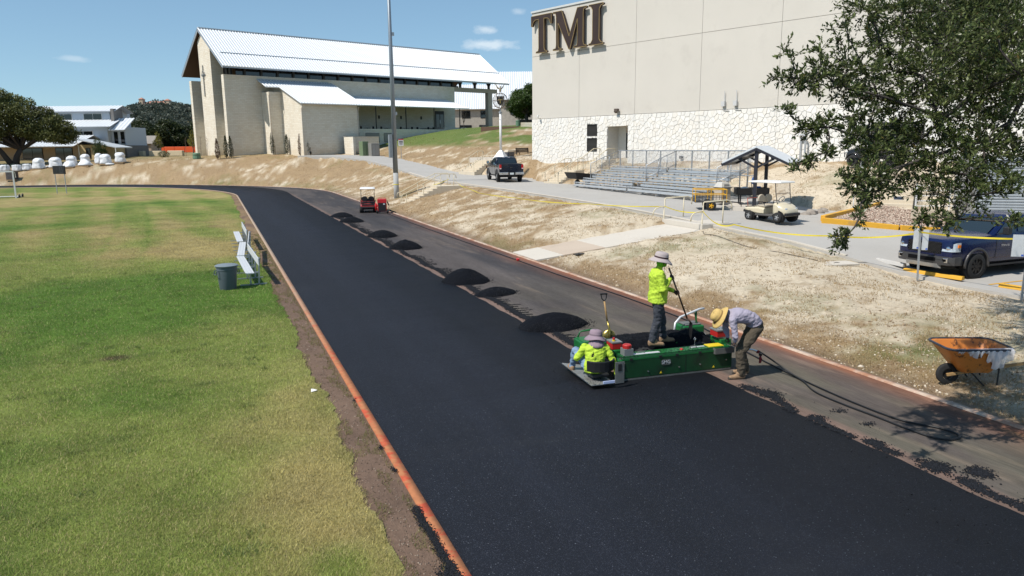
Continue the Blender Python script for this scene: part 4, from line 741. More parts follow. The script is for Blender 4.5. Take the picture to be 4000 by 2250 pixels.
# ---------------------------------------------------------------- near live oak reaching in from the right
NT_ = thing('oak_tree', 'near live oak branches with glossy leaves hanging in from the right edge', 'tree', (15.6, 7.4, .3))
OX, OY, OZ = 15.6, 7.4, .3
TIPS = [(6.22, 7.19, 5.08), (6.5, 7.3, 5.46), (6.91, 7.24, 5.51), (6.27, 6.96, 4.72), (6.52, 6.96, 4.46), (6.33, 6.83, 3.98), (6.76, 6.54, 3.94), (6.83, 6.41, 3.78), (6.66, 6.26, 3.13), (6.42, 6.25, 3.26), (7.85, 6.32, 3.35), (8.16, 6.19, 3.24), (8.88, 6.34, 3.44), (8.21, 5.31, 3.39), (8.49, 5.63, 3.75), (7.47, 7.33, 5.91), (7.18, 7.24, 5.73), (7.1, 6.41, 3.55), (8.23, 7.46, 5.99)]
CLM = [(8.22, 7.68, 6.03, .45), (9.0, 7.8, 6.05, .6), (9.4, 7.53, 6.07, .7), (9.91, 7.32, 5.97, .75), (10.06, 6.93, 5.87, .7), (8.26, 7.45, 5.57, .4), (8.91, 7.51, 5.68, .55), (8.86, 6.99, 5.54, .6), (9.86, 7.23, 5.5, .7), (9.72, 6.64, 5.38, .6), (6.95, 7.11, 5.17, .28), (7.41, 7.15, 5.19, .33), (7.8, 7.2, 5.16, .35), (8.42, 7.38, 5.24, .5), (8.46, 6.93, 5.13, .5), (9.38, 7.21, 5.09, .6), (9.25, 6.62, 4.97, .6), (9.91, 6.67, 4.94, .55), (6.79, 7.07, 5.02, .25), (6.62, 7.14, 5.08, .2), (7.2, 7.01, 4.96, .28), (7.95, 7.14, 4.85, .4), (8.46, 7.15, 4.77, .5), (8.49, 6.71, 4.66, .5), (9.27, 6.82, 4.58, .6), (9.31, 6.38, 4.52, .55), (7.35, 6.95, 4.65, .28), (7.61, 6.96, 4.43, .35), (8.32, 7.21, 4.41, .42), (8.41, 6.85, 4.32, .45), (8.7, 6.62, 4.23, .5), (8.88, 6.33, 4.2, .5), (9.65, 6.45, 4.17, .4), (6.9, 6.92, 4.5, .2), (6.67, 6.9, 4.47, .16), (7.21, 6.8, 4.39, .22), (7.58, 6.75, 4.15, .34), (8.05, 6.78, 3.99, .34), (8.36, 6.55, 3.93, .42), (8.54, 6.26, 3.91, .4), (7.08, 6.52, 3.85, .26), (7.31, 6.54, 3.91, .3), (7.09, 6.41, 3.69, .2), (6.87, 6.29, 3.46, .16), (6.67, 6.26, 3.27, .12), (7.32, 6.42, 3.75, .22), (8.1, 6.43, 3.68, .33), (8.27, 6.26, 3.64, .33), (8.57, 6.25, 3.65, .28), (8.06, 6.23, 3.42, .2), (8.3, 6.14, 3.39, .17), (7.87, 6.31, 3.4, .14), (8.78, 6.05, 3.7, .18), (8.69, 5.87, 3.88, .2), (8.27, 5.4, 3.44, .1), (6.77, 6.76, 4.2, .12), (6.6, 6.83, 4.1, .1), (7.86, 6.75, 3.84, .25), (8.79, 5.94, 5.07, .3), (8.7, 6.19, 5.57, .4)]
FARC = [(11.5, 8.6, 5.7, .9), (12.6, 9.4, 6.4, 1.0), (13.6, 10.6, 7.0, 1.1), (13.2, 8.2, 5.4, .9), (14.6, 9.2, 6.2, 1.1), (15.2, 11.4, 6.7, 1.1), (12.4, 7.2, 6.8, 1.0), (16.6, 10.6, 6.2, 1.1), (14.8, 6.8, 6.6, 1.2), (11, 6.4, 6.6, .9), (17, 8, 7.4, 1.3), (15.5, 5.4, 5.8, 1.1), (13, 5.2, 5.6, 1.0), (10.6, 5.4, 5.4, .7), (11.2, 4.6, 6.4, .8), (12, 8, 7.6, 1.1), (14.2, 8.4, 8.2, 1.3), (16, 6.2, 8.4, 1.4)]
rng = np.random.default_rng(77); rq = random.Random(77); b = MB()
hub = Vector((12.4, 7.0, 5.0)); base = Vector((15.6, 7.4, .0)); b.tube([base, base + Vector((-.2, 0, 1.6)), Vector((14.4, 7.3, 3.4)), hub], [.38, .3, .24, .16], 10); b.tube([Vector((15.2, 7.4, 2.2)), Vector((15.8, 8.5, 5.2)), Vector((15.4, 10, 6.6))], [.24, .16, .06], 8)
nodes = [(Vector((10.6, 6.9, 5.3)), .07), (Vector((9.4, 6.8, 5.0)), .05), (Vector((8.6, 6.7, 4.6)), .04), (Vector((9.6, 6.6, 4.4)), .05), (Vector((8.2, 6.6, 4.1)), .03)]
b.tube([hub, nodes[0][0], nodes[1][0], nodes[2][0], Vector((7.9, 6.95, 4.85)), Vector((7.1, 7.05, 5.02))], [.12, .055, .036, .026, .016, .008], 8); b.tube([nodes[0][0], nodes[3][0], nodes[4][0], Vector((7.5, 6.6, 3.95))], [.04, .03, .02, .01], 7)
TW = []   # twigs: (base, tip)
def twig(a, e, r0, r1, sag=.0):
    m = a.lerp(e, .5) + Vector((rq.uniform(-.06, .06), rq.uniform(-.06, .06), rq.uniform(-.03, .08))) * (e - a).length * 2; b.tube([a, m, e], [r0, (r0 + r1) / 2, r1], 5); return m
def nearest(p): return min((n for n, r in nodes + sub if (n - p).length > .12 and n.x > p.x - .05), key=lambda n: (n - p).length, default=hub)
sub = []
for (x, y, z, r) in sorted(CLM, key=lambda c: -c[0]):
    p = Vector((x, y, z)); a = nearest(p); twig(a, p, .012 + r * .018, .006 + r * .008); sub.append((p, .02))
    for k in range(int((8 + r * 74) if z > 3.75 else (4 + r * 30))):
        v = Vector(rng.normal(size=3)).normalized(); e = p + v * r * rq.uniform(.5, 1.05); TW.append((p + v * r * .15, e))
for t in TIPS:
    p = Vector(t); a = nearest(p); m = twig(a, p, .010, .003); TW += [(a.lerp(m, .3), m), (m, m.lerp(p, .6)), (m.lerp(p, .5), p)]
    for k in range(5): q = m.lerp(p, rq.uniform(0, .9)); TW.append((q, q + Vector(rng.normal(size=3)).normalized() * rq.uniform(.08, .2)))
for (x, y, z, r) in FARC:
    p = Vector((x, y, z)); twig(hub if (hub - p).length < 3 else Vector((15.5, 9, 5.5)), p, .05, .02)
    for k in range(int(120 * r * r + 40)):
        v = Vector(rng.normal(size=3)).normalized(); e = p + v * r * rq.uniform(.4, 1.1); TW.append((p + v * r * .2, e))
P = []; Dr = []; cc = []
for a, e in TW:
    L = (e - a).length; b.tube([a, e], [.004, .0015], 3, cap=False); k = int(9 + L * 56); d = (e - a).normalized(); sh = rq.uniform(.7, 1.25)
    for j in range(k):
        f = rq.random() ** .7; P.append(a.lerp(e, f) + Vector((rq.gauss(0, .012), rq.gauss(0, .012), rq.gauss(0, .012)))); Dr.append(d * .7 + Vector((0, 0, .15))); cc.append(sh)
P = np.array(P); k = len(P); f = rng.uniform(0, 1, k) ** 1.6; col = mix3((.048, .074, .020), (.205, .235, .09), f) * (np.array(cc) * rng.uniform(.7, 1.3, k))[:, None]
col = np.where((rng.uniform(0, 1, k) < .012)[:, None], np.array([.16, .12, .04]), col)
OAKLEAF = leaf_mat('glossy_oak_leaf', .34, .32)
tr = b.build('trunk', BARK, NT_, smooth=True, fix=False); tr.location = (-OX, -OY, -OZ)
lv = leaves('crown', P, .060, col, NT_, rng=rng, dirs=np.array(Dr), aspect=.40, mat=OAKLEAF); lv.location = (-OX, -OY, -OZ)
# ---------------------------------------------------------------- hill
gx, gy = np.meshgrid(np.linspace(-420, 420, 70), np.linspace(-260, 260, 40)); hz = 43 * np.exp(-(np.abs(gx) / 84) ** 2.6 - (gy / 120) ** 2) * (1 + .06 * np.sin(gx / 24 + 1)) + 14 * np.exp(-((gx - 160) / 110) ** 2 - (gy / 140) ** 2) + 18 * np.exp(-((gx + 190) / 90) ** 2 - (gy / 130) ** 2) + 3.5 + 5 * fbm(gx / 30, gy / 30, 3, 3)
i, j = np.meshgrid(np.arange(39), np.arange(69), indexing='ij'); q = (i * 70 + j).ravel(); HX, HY = -48, 890
tag(link('hill', big_mesh('hill', np.stack([gx.ravel() + HX, gy.ravel() + HY, hz.ravel() - 3], 1), np.stack([q, q + 1, q + 71, q + 70], 1), M('scrub_ground', (.14, .13, .07), .95, var=.3, scale=.05), None, True)), 'wooded hill on the skyline left of the chapel', 'hill', kind='structure')
def hill_z(n, t):
    gx, gy = n - HX, t - HY; return 43 * np.exp(-(np.abs(gx) / 84) ** 2.6 - (gy / 120) ** 2) * (1 + .06 * np.sin(gx / 24 + 1)) + 14 * np.exp(-((gx - 160) / 110) ** 2 - (gy / 140) ** 2) + 18 * np.exp(-((gx + 190) / 90) ** 2 - (gy / 130) ** 2) + .5 + 5 * fbm(gx / 30, gy / 30, 3, 3)
rng = np.random.default_rng(5); k = 4200; n_ = rng.uniform(-190, 60, k) ; t_ = rng.uniform(690, 930, k); z_ = hill_z(n_, t_); rad = rng.uniform(2.6, 5.0, k); P = []; C = []
for m in range(34):
    v = rng.normal(size=(k, 3)); v /= np.linalg.norm(v, axis=1)[:, None]; v[:, 2] = np.abs(v[:, 2]); P.append(np.stack([n_, t_, z_], 1) + v * rad[:, None] * np.array([1, 1, 1.2])); C.append(mix3((.065, .082, .062), (.115, .132, .10), rng.uniform(0, 1, k)) * rng.uniform(.8, 1.15, k)[:, None])  # haze is put into the leaf colours: paler, towards bluish grey
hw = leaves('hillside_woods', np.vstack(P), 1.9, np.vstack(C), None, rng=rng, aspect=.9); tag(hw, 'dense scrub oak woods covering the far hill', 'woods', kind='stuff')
VR = M('red_tile', (.42, .20, .14), .8); VW = M('villa_wall', (.55, .42, .30), .8)
def villa(lab, x, y, z, w, h, rz, towers=()):
    o = thing('hill_house', lab, 'house', (x, y, z), rz); b = MB(); b.box(-w / 2, w / 2, -5, 5, 0, h); b.build('wall', VW, o)
    b = MB(); b.add([(-w / 2 - 1, -6, h), (w / 2 + 1, -6, h), (w / 2 + 1, 6, h), (-w / 2 - 1, 6, h), (-w / 2 + 4, 0, h + 3), (w / 2 - 4, 0, h + 3)], [(0, 1, 5, 4), (1, 2, 5), (2, 3, 4, 5), (3, 0, 4), (0, 3, 2, 1)]); b.build('roof', VR, o)
    for tx, th, tw in towers: MB().box(tx - tw / 2, tx + tw / 2, -5.5, 0, 0, th).build('tower', VW, o); q = MB(); q.add([(tx - tw / 2 - .6, -6, th), (tx + tw / 2 + .6, -6, th), (tx + tw / 2 + .6, .6, th), (tx - tw / 2 - .6, .6, th), (tx, -2.8, th + 2)], [(0, 1, 4), (1, 2, 4), (2, 3, 4), (3, 0, 4)]); q.build('tower_roof', VR, o)
    for k in range(int(w / 6)): MB().box(-w / 2 + 2 + k * 6, -w / 2 + 4.4 + k * 6, -5.1, -5.0, h * .3, h * .75).build('window', DGLASS, o)
    return o
villa('red roofed villa on top of the wooded hill', -47, 872, 48, 24, 4, R_(-22), ((-15, 9, 4), (12, 7.5, 5)))
villa('pale house with red roof low on the hill right flank, left one', -1, 640, 24, 16, 5, R_(-22)); villa('pale house with red roof low on the hill right flank, right one', 16, 632, 24, 20, 6, R_(-22))
# ================================================================ site: stairs, paths, bleachers, shelter, fences, small furniture
RAILM = M('cream_rail_paint', (.66, .58, .42), .5, var=.1, dirt=(.35, .22, .12), dscale=6, dlo=.62, dhi=.75); GALV = M('galvanised_steel', (.42, .44, .46), .42, .65, var=.15); ALU = M('aluminium_plank', (.60, .63, .66), .38, .55, var=.08, scale=3); ALUW = M('pale_aluminium', (.70, .71, .72), .45, .3, var=.06); STEPM = conc('step_concrete', (.56, .48, .36), (.66, .58, .46), dirt=(.42, .3, .18)); BLK = M('black_plastic', (.014, .014, .015), .5); STEEL = M('steel', (.6, .6, .6), .3, 1)
def arc(c, r, a0, a1, n, plane=(0, 2)):
    out = []
    for i in range(n + 1):
        a = a0 + (a1 - a0) * i / n; p = [c[0], c[1], c[2]]; p[plane[0]] += r * math.cos(a); p[plane[1]] += r * math.sin(a); out.append(tuple(p))
    return out
# --- light pole
pole = thing('light_pole', 'tall grey steel floodlight pole beside the concrete stairs', 'pole', (13.63, 58.36, .25))
MB().tube([(0, 0, -.3), (0, 0, 2.1)], [.215, .205], 18).build('concrete_base', M('pole_concrete', (.40, .40, .39), .85), pole, smooth=True)
MB().tube([(0, 0, 2.1), (0, 0, 20)], [.2, .10], 18).build('shaft', M('pole_blue_grey', (.24, .28, .32), .45, .4), pole, smooth=True)
MB().box(-.45, -.19, -.2, .2, 3.3, 5.1).build('cabinet', M('cabinet_grey', (.26, .29, .31), .5, .3), pole, bevel=.015)
MB().box(-.46, -.45, -.17, .17, 3.36, 5.04).build('cabinet_door', M('cabinet_door', (.30, .33, .35), .5, .3), pole)
MB().lathe([(.212, 1.15), (.222, 1.16), (.222, 1.2), (.212, 1.21)], 18).build('tape_band', M('caution_yellow', (.72, .60, .02), .5), pole)
for z in (12.6, 6.6): MB().box(.12, .3, -.08, .08, z, z + .25).build('bracket', GALV, pole)
# --- concrete stairs near the pole
def rail(b, pts, r=.028): b.tube(pts, r, 8)
def stairs(name, label, loc, rz, n, rise, run, width, land=0, rails=(0, 1), base=-.35, post_h=.86, rmat=None, group=None, curl=True):
    o = thing(name, label, 'stairs', loc, rz, group); me = {}
    for k in range(n): MB().box(k * run, (k + 1) * run + .03 if k < n - 1 else (k + 1) * run, -width / 2, width / 2, base + k * rise * .6, (k + 1) * rise).build('step', STEPM, o, bevel=.012)
    if land: MB().box(n * run + .003, n * run + land, -width / 2, width / 2, base + n * rise * .5, n * rise).build('landing', STEPM, o)
    for sd in rails:
        y = (-width / 2 + .12) if sd == 0 else (width / 2 - .12); H = n * rise; X = n * run; b = MB()
        pts = [(-.25, y, .55), (-.25, y, post_h - .12), (-.18, y, post_h), (0.0, y, post_h + .03), (X, y, H + post_h + .03), (X + .5 + land * .3, y, H + post_h + .03)] + ([(X + .62 + land * .3, y, H + post_h - .08), (X + .64 + land * .3, y, H + post_h - .3)] if curl else [])
        rail(b, pts)
        for f in (0.02, .5, 1.): b.tube([(f * X, y, f * H - .05), (f * X, y, f * H + post_h)], .022, 6)
        b.tube([(X + .45 + land * .3, y, H - .02), (X + .45 + land * .3, y, H + post_h)], .022, 6)
        b.build('handrail', rmat or RAILM, o, smooth=True)
    return o
stairs('concrete_stairs', 'concrete stairs with two cream handrails beside the light pole', (13.1, 54.0, .12), 0, 8, .168, .34, 1.9, land=1.9)
# --- path to the track and its landing
pth = thing('footpath', 'pale concrete footpath slabs crossing the slope up to the drive', 'path'); pth['kind'] = 'structure'
cuts = [11.2, 12.3, 13.95, 15.6, 17.93]
for k in range(4):
    a, c = cuts[k] + .01, cuts[k + 1] - .01; z = lambda n: .045 + .135 * (n - 11.15); tl = lambda n: 25.25 - .17 * (n - 11.2); tu = lambda n: 27.6 - .1 * (n - 11.2)
    MB().add([(a, tl(a), z(a) - .3), (c, tl(c), z(c) - .3), (c, tu(c), z(c) - .3), (a, tu(a), z(a) - .3), (a, tl(a), z(a)), (c, tl(c), z(c)), (c, tu(c), z(c)), (a, tu(a), z(a))], [(4, 5, 6, 7), (0, 1, 5, 4), (1, 2, 6, 5), (2, 3, 7, 6), (3, 0, 4, 7)]).build('slab', CONC_M if k != 1 else conc('patch_concrete', (.46, .37, .29), (.54, .45, .36)), pth, bevel=.01)
ld = thing('path_landing', 'raised concrete landing with stepped cream handrails at the drive edge', 'landing', (17.95, 24.1, .9))
MB().box(0, 1.5, 0, 2.85, -.4, .275).build('slab', CONC_M, ld, bevel=.015)
for y, nm in ((.08, 'handrail'), (2.78, 'handrail')):
    b = MB(); rail(b, [(-.5, y, .42), (-.48, y, .6), (-.38, y, .72), (-.2, y, .78), (.05, y, .80), (.08, y, .84), (.08, y, 1.12), (.12, y, 1.16), (1.25, y, 1.2), (1.4, y, 1.14), (1.47, y, .98), (1.47, y, .85)], .026); b.tube([(.05, y, -.3), (.05, y, .8)], .026, 8); b.tube([(1.05, y, .27), (1.05, y, 1.18)], .026, 8); b.build(nm, RAILM, ld, smooth=True)
# --- bleachers
BL = thing('bleachers', 'long aluminium bleachers with chain link guard rails below the gym', 'bleachers', (23.45, 32.4, 1.4))
ROWS = 5
def plank(x, y0, y1, z, w=.24, nm='seat_plank', m=ALU): return MB().box(x, x + w, y0, y1, z - .04, z).build(nm, m, BL, bevel=.006)
for k in range(ROWS):
    x = .15 + k * .74; zs = .43 + k * .27; segs = [(0, 6.9), (7.1, 14.2)] if k in (0, 3, 4) else ([(0, 6.55), (7.5, 14.2)] if k == 1 else [(0, 6.9), (7.1, 14.2)])
    for y0, y1 in segs:
        plank(x, y0, y1, zs)
        if k: plank(x - .36, y0, y1, zs - .34, .26, 'foot_plank'); 
        MB().box(x - .02 if k else x + .02, x + .0 if k else x + .04, y0, y1, zs - .26, zs - .12).build('riser_plank', ALU, BL)
MB().box(.15 + 4 * .74 + .28, .15 + 4 * .74 + .8, 0, 14.2, 1.2, 1.24).build('deck', ALUW, BL)
fm = {}
b = MB(); b.bar((.1, 0, .05), (3.9, 0, .05), .06, .06); b.bar((.2, 0, .06), (3.6, 0, 1.45), .05, .06)
for k in range(ROWS): b.bar((.27 + k * .74, 0, .03), (.27 + k * .74, 0, .39 + k * .27), .05, .05); 
b.bar((3.75, 0, .03), (3.75, 0, 2.55), .06, .06); fr_me = b.mesh('frame', GALV)
for k in range(9): link('frame', fr_me, BL, (0, .25 + k * 1.71, 0))
b = MB(); b.tube([(3.75, 0, 2.56), (3.75, 14.2, 2.56)], .03, 8); b.tube([(3.75, 0, 1.36), (3.75, 14.2, 1.36)], .022, 8); b.build('top_rail', GALV, BL)
def chain(pts_fn, nu, nv, nm='chain_link', par=None):   # woven wire panel: pts_fn(u,v) in metres -> xyz
    V = []; F = []
    for sgn in (1, -1):
        k0 = -nv if sgn > 0 else 0
        for k in range(k0, nu + (0 if sgn > 0 else nv)):
            pts = [(k + j * sgn, j) for j in range(nv + 1) if 0 <= k + j * sgn <= nu]
            if len(pts) < 2: continue
            a = Vector(pts_fn(pts[0][0] / nu, pts[0][1] / nv)); c = Vector(pts_fn(pts[-1][0] / nu, pts[-1][1] / nv)); q = MB(); q.tube([a, c], .0045, 3, cap=False); o_ = len(V); V += q.v; F += [tuple(o_ + i for i in f) for f in q.f]
    return tag(link(nm, big_mesh(nm, np.array(V), np.array(F), GALV), par), kind='stuff')
chain(lambda u, v: (3.75, 14.2 * u, 1.38 + 1.16 * v), 200, 17, par=BL)
for y, nm in ((0.0, 'side_rail'), (6.95, 'aisle_rail'), (14.2, 'side_rail')):
    b = MB(); b.tube([(1.5, y, .55), (1.5, y, 1.7), (3.75, y, 2.56)], .028, 8); b.tube([(1.5, y, .95), (3.75, y, 1.75)], .02, 6); b.tube([(2.4, y, .9), (2.4, y, 2.05)], .022, 6); b.tube([(3.0, y, 1.2), (3.0, y, 2.28)], .022, 6); b.build(nm, GALV, BL, smooth=True)
    chain(lambda u, v: (1.5 + 2.25 * u, y, .75 + .7 * u + .93 * v), 32, 14, par=BL)
b = MB()
for k in range(4): b.bar((.5, 1.2 + k * 3.4, .1), (3.6, 3.0 + k * 3.4, 1.2), .04, .04)
b.build('cross_brace', GALV, BL)
# --- shelter
SH2 = thing('picnic_shelter', 'small gabled shelter with ribbed metal roof on dark posts', 'shelter', (23.65, 27.87, 1.35), R_(39))
# local x = along the ridge (heading 51), local y = toward left eave
DKP = M('dark_steel_post', (.028, .028, .038), .45, .2)
for x in (.12, 2.85): MB().box(x - .08, x + .08, -.08, .08, -.3, 2.66).build('post', DKP, SH2, bevel=.01)
for s in (-1, 1):
    p = MB(); p.add([(-.05, s * 1.55, 2.06), (3.05, s * 1.55, 2.06), (3.05, 0, 2.80), (-.05, 0, 2.80), (-.05, s * 1.55, 2.10), (3.05, s * 1.55, 2.10), (3.05, 0, 2.84), (-.05, 0, 2.84)], [(0, 1, 2, 3), (7, 6, 5, 4), (0, 1, 5, 4), (1, 2, 6, 5), (2, 3, 7, 6), (3, 0, 4, 7)]); rf = p.build('roof_sheet', ROOF, SH2)
    rm_ = MB(); rm_.bar((0, s * 1.57, 2.11), (0, 0, 2.86), .07, .05); rme = rm_.mesh('rib', ALUW)
    for k in range(11): link('rib', rme, rf, (.03 + k * .295, 0, 0))
    for x in (0, 2.97): MB().bar((x, s * 1.58, 2.0), (x, 0, 2.74), .09, .14).build('rafter', DKP, SH2)
    for x in (.12, 2.85): MB().bar((x, 0, 1.85), (x, s * .85, 2.32), .08, .09).build('brace', DKP, SH2)
    MB().box(-.05, 3.05, s * 1.52 - .04, s * 1.52 + .04, 1.96, 2.05).build('eave_beam', DKP, SH2)
MB().box(.1, 2.9, -.05, .05, 2.55, 2.7).build('ridge_beam', DKP, SH2)
MB().box(.1, 2.9, -.75, -.65, 2.28, 2.36).build('purlin', DKP, SH2); MB().box(.1, 2.9, .65, .75, 2.28, 2.36).build('purlin', DKP, SH2)
MB().box(-.4, 3.6, -1.2, 1.4, -.25, .03).build('floor_slab', CONC_M, SH2)
# --- litter receptacle, black cart, bucket
o = thing('litter_bin', 'tan pebbled litter bin with hooded lid by the bleachers', 'bin', (23.95, 30.6, 1.38))
MB().box(-.29, .29, -.29, .29, 0, .78).build('body', M('pebble_tan', (.44, .38, .31), .9, var=.25, scale=30), o, bevel=.02); b = MB(); b.add([(-.33, -.33, .80), (.33, -.33, .80), (.33, .33, .80), (-.33, .33, .80), (-.2, -.2, 1.06), (.2, -.2, 1.06), (.2, .2, 1.06), (-.2, .2, 1.06)], [(0, 1, 2, 3), (4, 5, 6, 7), (0, 1, 5, 4), (1, 2, 6, 5), (2, 3, 7, 6), (3, 0, 4, 7)]); b.build('lid', M('lid_grey', (.52, .50, .46), .6), o, bevel=.02); MB().box(-.34, .34, -.34, .34, .775, .805).build('collar', BLK, o); MB().box(-.15, .15, -.31, -.25, .86, .97).build('flap', M('lid_flap', (.4, .38, .35), .6), o)
o = thing('utility_cart', 'black tray cart parked beneath the shelter', 'cart', (24.6, 29.2, 1.4), R_(-30))
MB().box(-.7, .7, -.35, .35, .45, .5).add([(-.7, -.35, .5), (.7, -.35, .5), (.7, -.32, .5), (-.7, -.32, .5), (-.78, -.42, .8), (.78, -.42, .8), (.78, -.39, .8), (-.78, -.39, .8)], [(0, 1, 5, 4), (1, 2, 6, 5), (2, 3, 7, 6), (3, 0, 4, 7), (4, 5, 6, 7)]).box(-.78, .78, .36, .42, .5, .8).box(-.78, -.72, -.42, .42, .5, .8).box(.72, .78, -.42, .42, .5, .8).build('tray', BLK, o)
lg = MB().box(-.03, .03, -.03, .03, 0, .45).mesh('leg', BLK)
for x in (-.55, .55):
    for y in (-.25, .25): link('leg', lg, o, (x, y, 0))
o = thing('bucket', 'blue plastic bucket standing in the black tray cart', 'bucket', (24.85, 29.05, 1.9)); MB().lathe([(.13, 0), (.155, .34), (.165, .345), (.165, .36), (.14, .36), (.12, .02)], 16).build('shell', M('bucket_blue', (.02, .16, .55), .4), o, smooth=True); MB().tube(arc((0, 0, .34), .16, math.pi, 2 * math.pi, 10), .006, 5).build('handle', STEEL, o)
o = thing('white_sack', 'crumpled white sack lying in the black tray cart', 'sack', (24.35, 29.4, 1.9)); MB().ell((0, 0, .16), (.3, .22, .2), 14, 8).build('sack', M('white_sheet', (.72, .73, .74), .6, bump=.8, bscale=6), o, smooth=True)
o = thing('dump_cart', 'black dump cart tipped beside the left end of the bleachers', 'cart', (24.9, 47.9, 1.47), R_(15)); b = MB(); b.add([(-.9, -.5, .55), (.7, -.5, .35), (.7, .5, .35), (-.9, .5, .55), (-1.15, -.6, 1.0), (.95, -.6, .8), (.95, .6, .8), (-1.15, .6, 1.0)], [(0, 1, 2, 3), (0, 1, 5, 4), (1, 2, 6, 5), (2, 3, 7, 6), (3, 0, 4, 7)]); b.build('tub', BLK, o, fix=False)
wm = MB().lathe([(.05, -.06), (.2, -.07), (.22, 0), (.2, .07), (.05, .06)], 16, axis='y').mesh('wheel', BLK)
for y in (-.55, .55): link('wheel', wm, o, (.1, y, .22))
MB().tube([(.9, 0, .5), (1.5, 0, .6), (1.6, 0, 1.0), (1.6, -.25, 1.0), (1.6, .25, 1.0)], .02, 6).build('handle', BLK, o)
# --- gym entrance steps: lower flight, walk, upper flight
stairs('concrete_stairs', 'lower flight of concrete stairs left of the bleachers', (24.2, 51.6, 1.46), R_(18), 6, .165, .36, 1.7, land=.6)
stairs('concrete_stairs', 'upper flight of concrete stairs up to the gym door', (28.0, 52.6, 2.5), R_(18), 4, .175, .34, 1.8, land=.8)
# --- stairs with white rails at right, half hidden by the oak
WR = M('white_rail', (.78, .78, .77), .4)
SR = stairs('concrete_stairs', 'wide pale stairs with white railings behind the oak branches', (28.9, 25.3, 1.15), R_(38), 8, .17, .34, 2.6, land=1.4, rmat=WR, rails=(1,))
rl = thing('white_railing', 'white horizontal bar railing beside the right hand stairs', 'railing', (28.2, 22.9, 1.3), R_(-30))
MB().box(-.1, 4.2, -.15, .15, -.5, .12).build('kerb_wall', STEPM, rl)
b = MB()
for k in range(5): b.bar((0, 0, .3 + k * .22), (4.1, 0, .3 + k * .22), .035, .035)
b.build('bar', WR, rl); pm = MB().box(-.025, .025, -.025, .025, .1, 1.25).mesh('post', WR)
for k in range(4): link('post', pm, rl, (k * 1.36, 0, 0))
cs = thing('corrugated_shed', 'grey corrugated metal shed side at the right edge behind the truck', 'shed', (28.2, 20.2, .6), R_(-38))
MB().box(0, 9, .06, 3, 0.5, 3.0).build('wall', GALV, cs); cm = MB().tube([(0, .05, 0), (9, .05, 0)], .05, 6).mesh('corrugation', M('corrugated_grey', (.50, .53, .55), .4, .5))
for k in range(22): link('corrugation', cm, cs, (0, 0, .62 + k * .11))
MB().box(-.1, 9.1, -.05, 3.1, 3.0, 3.1).build('roof', ROOF, cs); MB().box(0, 9, -.02, .05, .42, .52).build('sill_beam', STEEL, cs)
# --- planter with yellow kerb and gravel
pl = thing('gravel_planter', 'gravel bed edged by a yellow painted kerb beside the drive', 'planter', (0, 0, 0)); A_, B_, B2, C_ = (23.8, 23.75), (26.05, 21.85), (30.5, 19.5), (30.5, 26.2)
def kerb_seg(a, c, za, zc, m, nm='kerb', w=.18, h=.17): MB().bar((*a, za + h / 2 - .05), (*c, zc + h / 2 - .05), w, h + .1).build(nm, m, pl, bevel=.02)
kerb_seg(A_, B_, 1.06, .80, KERBY); kerb_seg((26.1, 21.8), B2, .8, .45, KERBY); kerb_seg((23.85, 23.75), C_, 1.16, 1.42, KERBY, 'kerb', .2, .15)
b = MB(); b.add([(23.9, 23.75, 1.14), (26.1, 21.95, .9), (30.5, 19.6, .55), (32, 22, .9), (30.5, 26.1, 1.46)], [(0, 1, 2, 3, 4)]); b.build('gravel_bed', M('gravel_tan', (.33, .24, .18), .95, var=.5, scale=18, bump=1, bscale=22), pl)
rng = np.random.default_rng(12); k = 5200; uu = rng.uniform(0, 1, (k, 2)); gx = 23.95 + uu[:, 0] * 6; gy0 = 20.7 + uu[:, 1] * 5; ok = (gy0 < 23.65 + (gx - 23.8) * .36) & (gy0 > 23.85 - (gx - 23.9) * .84) & (gy0 > 21.9 - (gx - 26) * .5); gx, gy0 = gx[ok], gy0[ok]
def pebbles(name, n, t, z, s, cols, parent=None, rng=RNG):
    base = np.array([(1, 0, -.35), (-.5, .87, -.35), (-.5, -.87, -.35), (.2, .1, .75), (.9, .5, .2), (-.8, .3, .25), (0, -.9, .3)]); fc = np.array([(0, 4, 6), (4, 3, 6), (3, 5, 6), (5, 2, 6), (2, 0, 6), (0, 1, 4), (1, 5, 4), (5, 3, 4), (1, 2, 5)])
    k = len(n); a = rng.uniform(0, 6.28, k); R = np.stack([np.stack([np.cos(a), -np.sin(a)], 1), np.stack([np.sin(a), np.cos(a)], 1)], 1); B = np.repeat(base[None], k, 0) * (1 + rng.normal(0, .18, (k, 7, 3)))
    B[:, :, :2] = np.einsum('kij,kvj->kvi', R, B[:, :, :2]); B *= np.asarray(s)[:, None, None] * np.array([1, 1, .65]); B += np.stack([n, t, z], 1)[:, None]
    o = link(name, big_mesh(name, B.reshape(-1, 3), (fc[None] + (np.arange(k) * 7)[:, None, None]).reshape(-1, 3), PEB, np.repeat(cols, 7, 0)), parent); return tag(o, kind='stuff')
PEB = NT('pebble'); PEB.fin(PEB.n('Attribute', {'attribute_name': 'Col'}).outputs['Color'], .9, 0, .2); PEB = PEB.mat
pebbles('gravel', gx, gy0, 1.12 - (23.75 - gy0) * .125 + (gx - 23.9) * .01 + .02, rng.uniform(.025, .06, len(gx)), mix3((.26, .16, .12), (.62, .52, .42), rng.uniform(0, 1, len(gx))), pl, rng)
o = thing('utility_box', 'small dark blue plastic box at the planter kerb corner', 'box', (30.1, 25.4, 1.35), R_(38)); MB().box(-.22, .22, -.18, .18, 0, .4).build('body', M('box_navy', (.05, .07, .12), .5), o, bevel=.03); MB().box(-.24, .24, -.2, .2, .4, .44).build('lid', M('box_navy', (.05, .07, .12), .5), o)
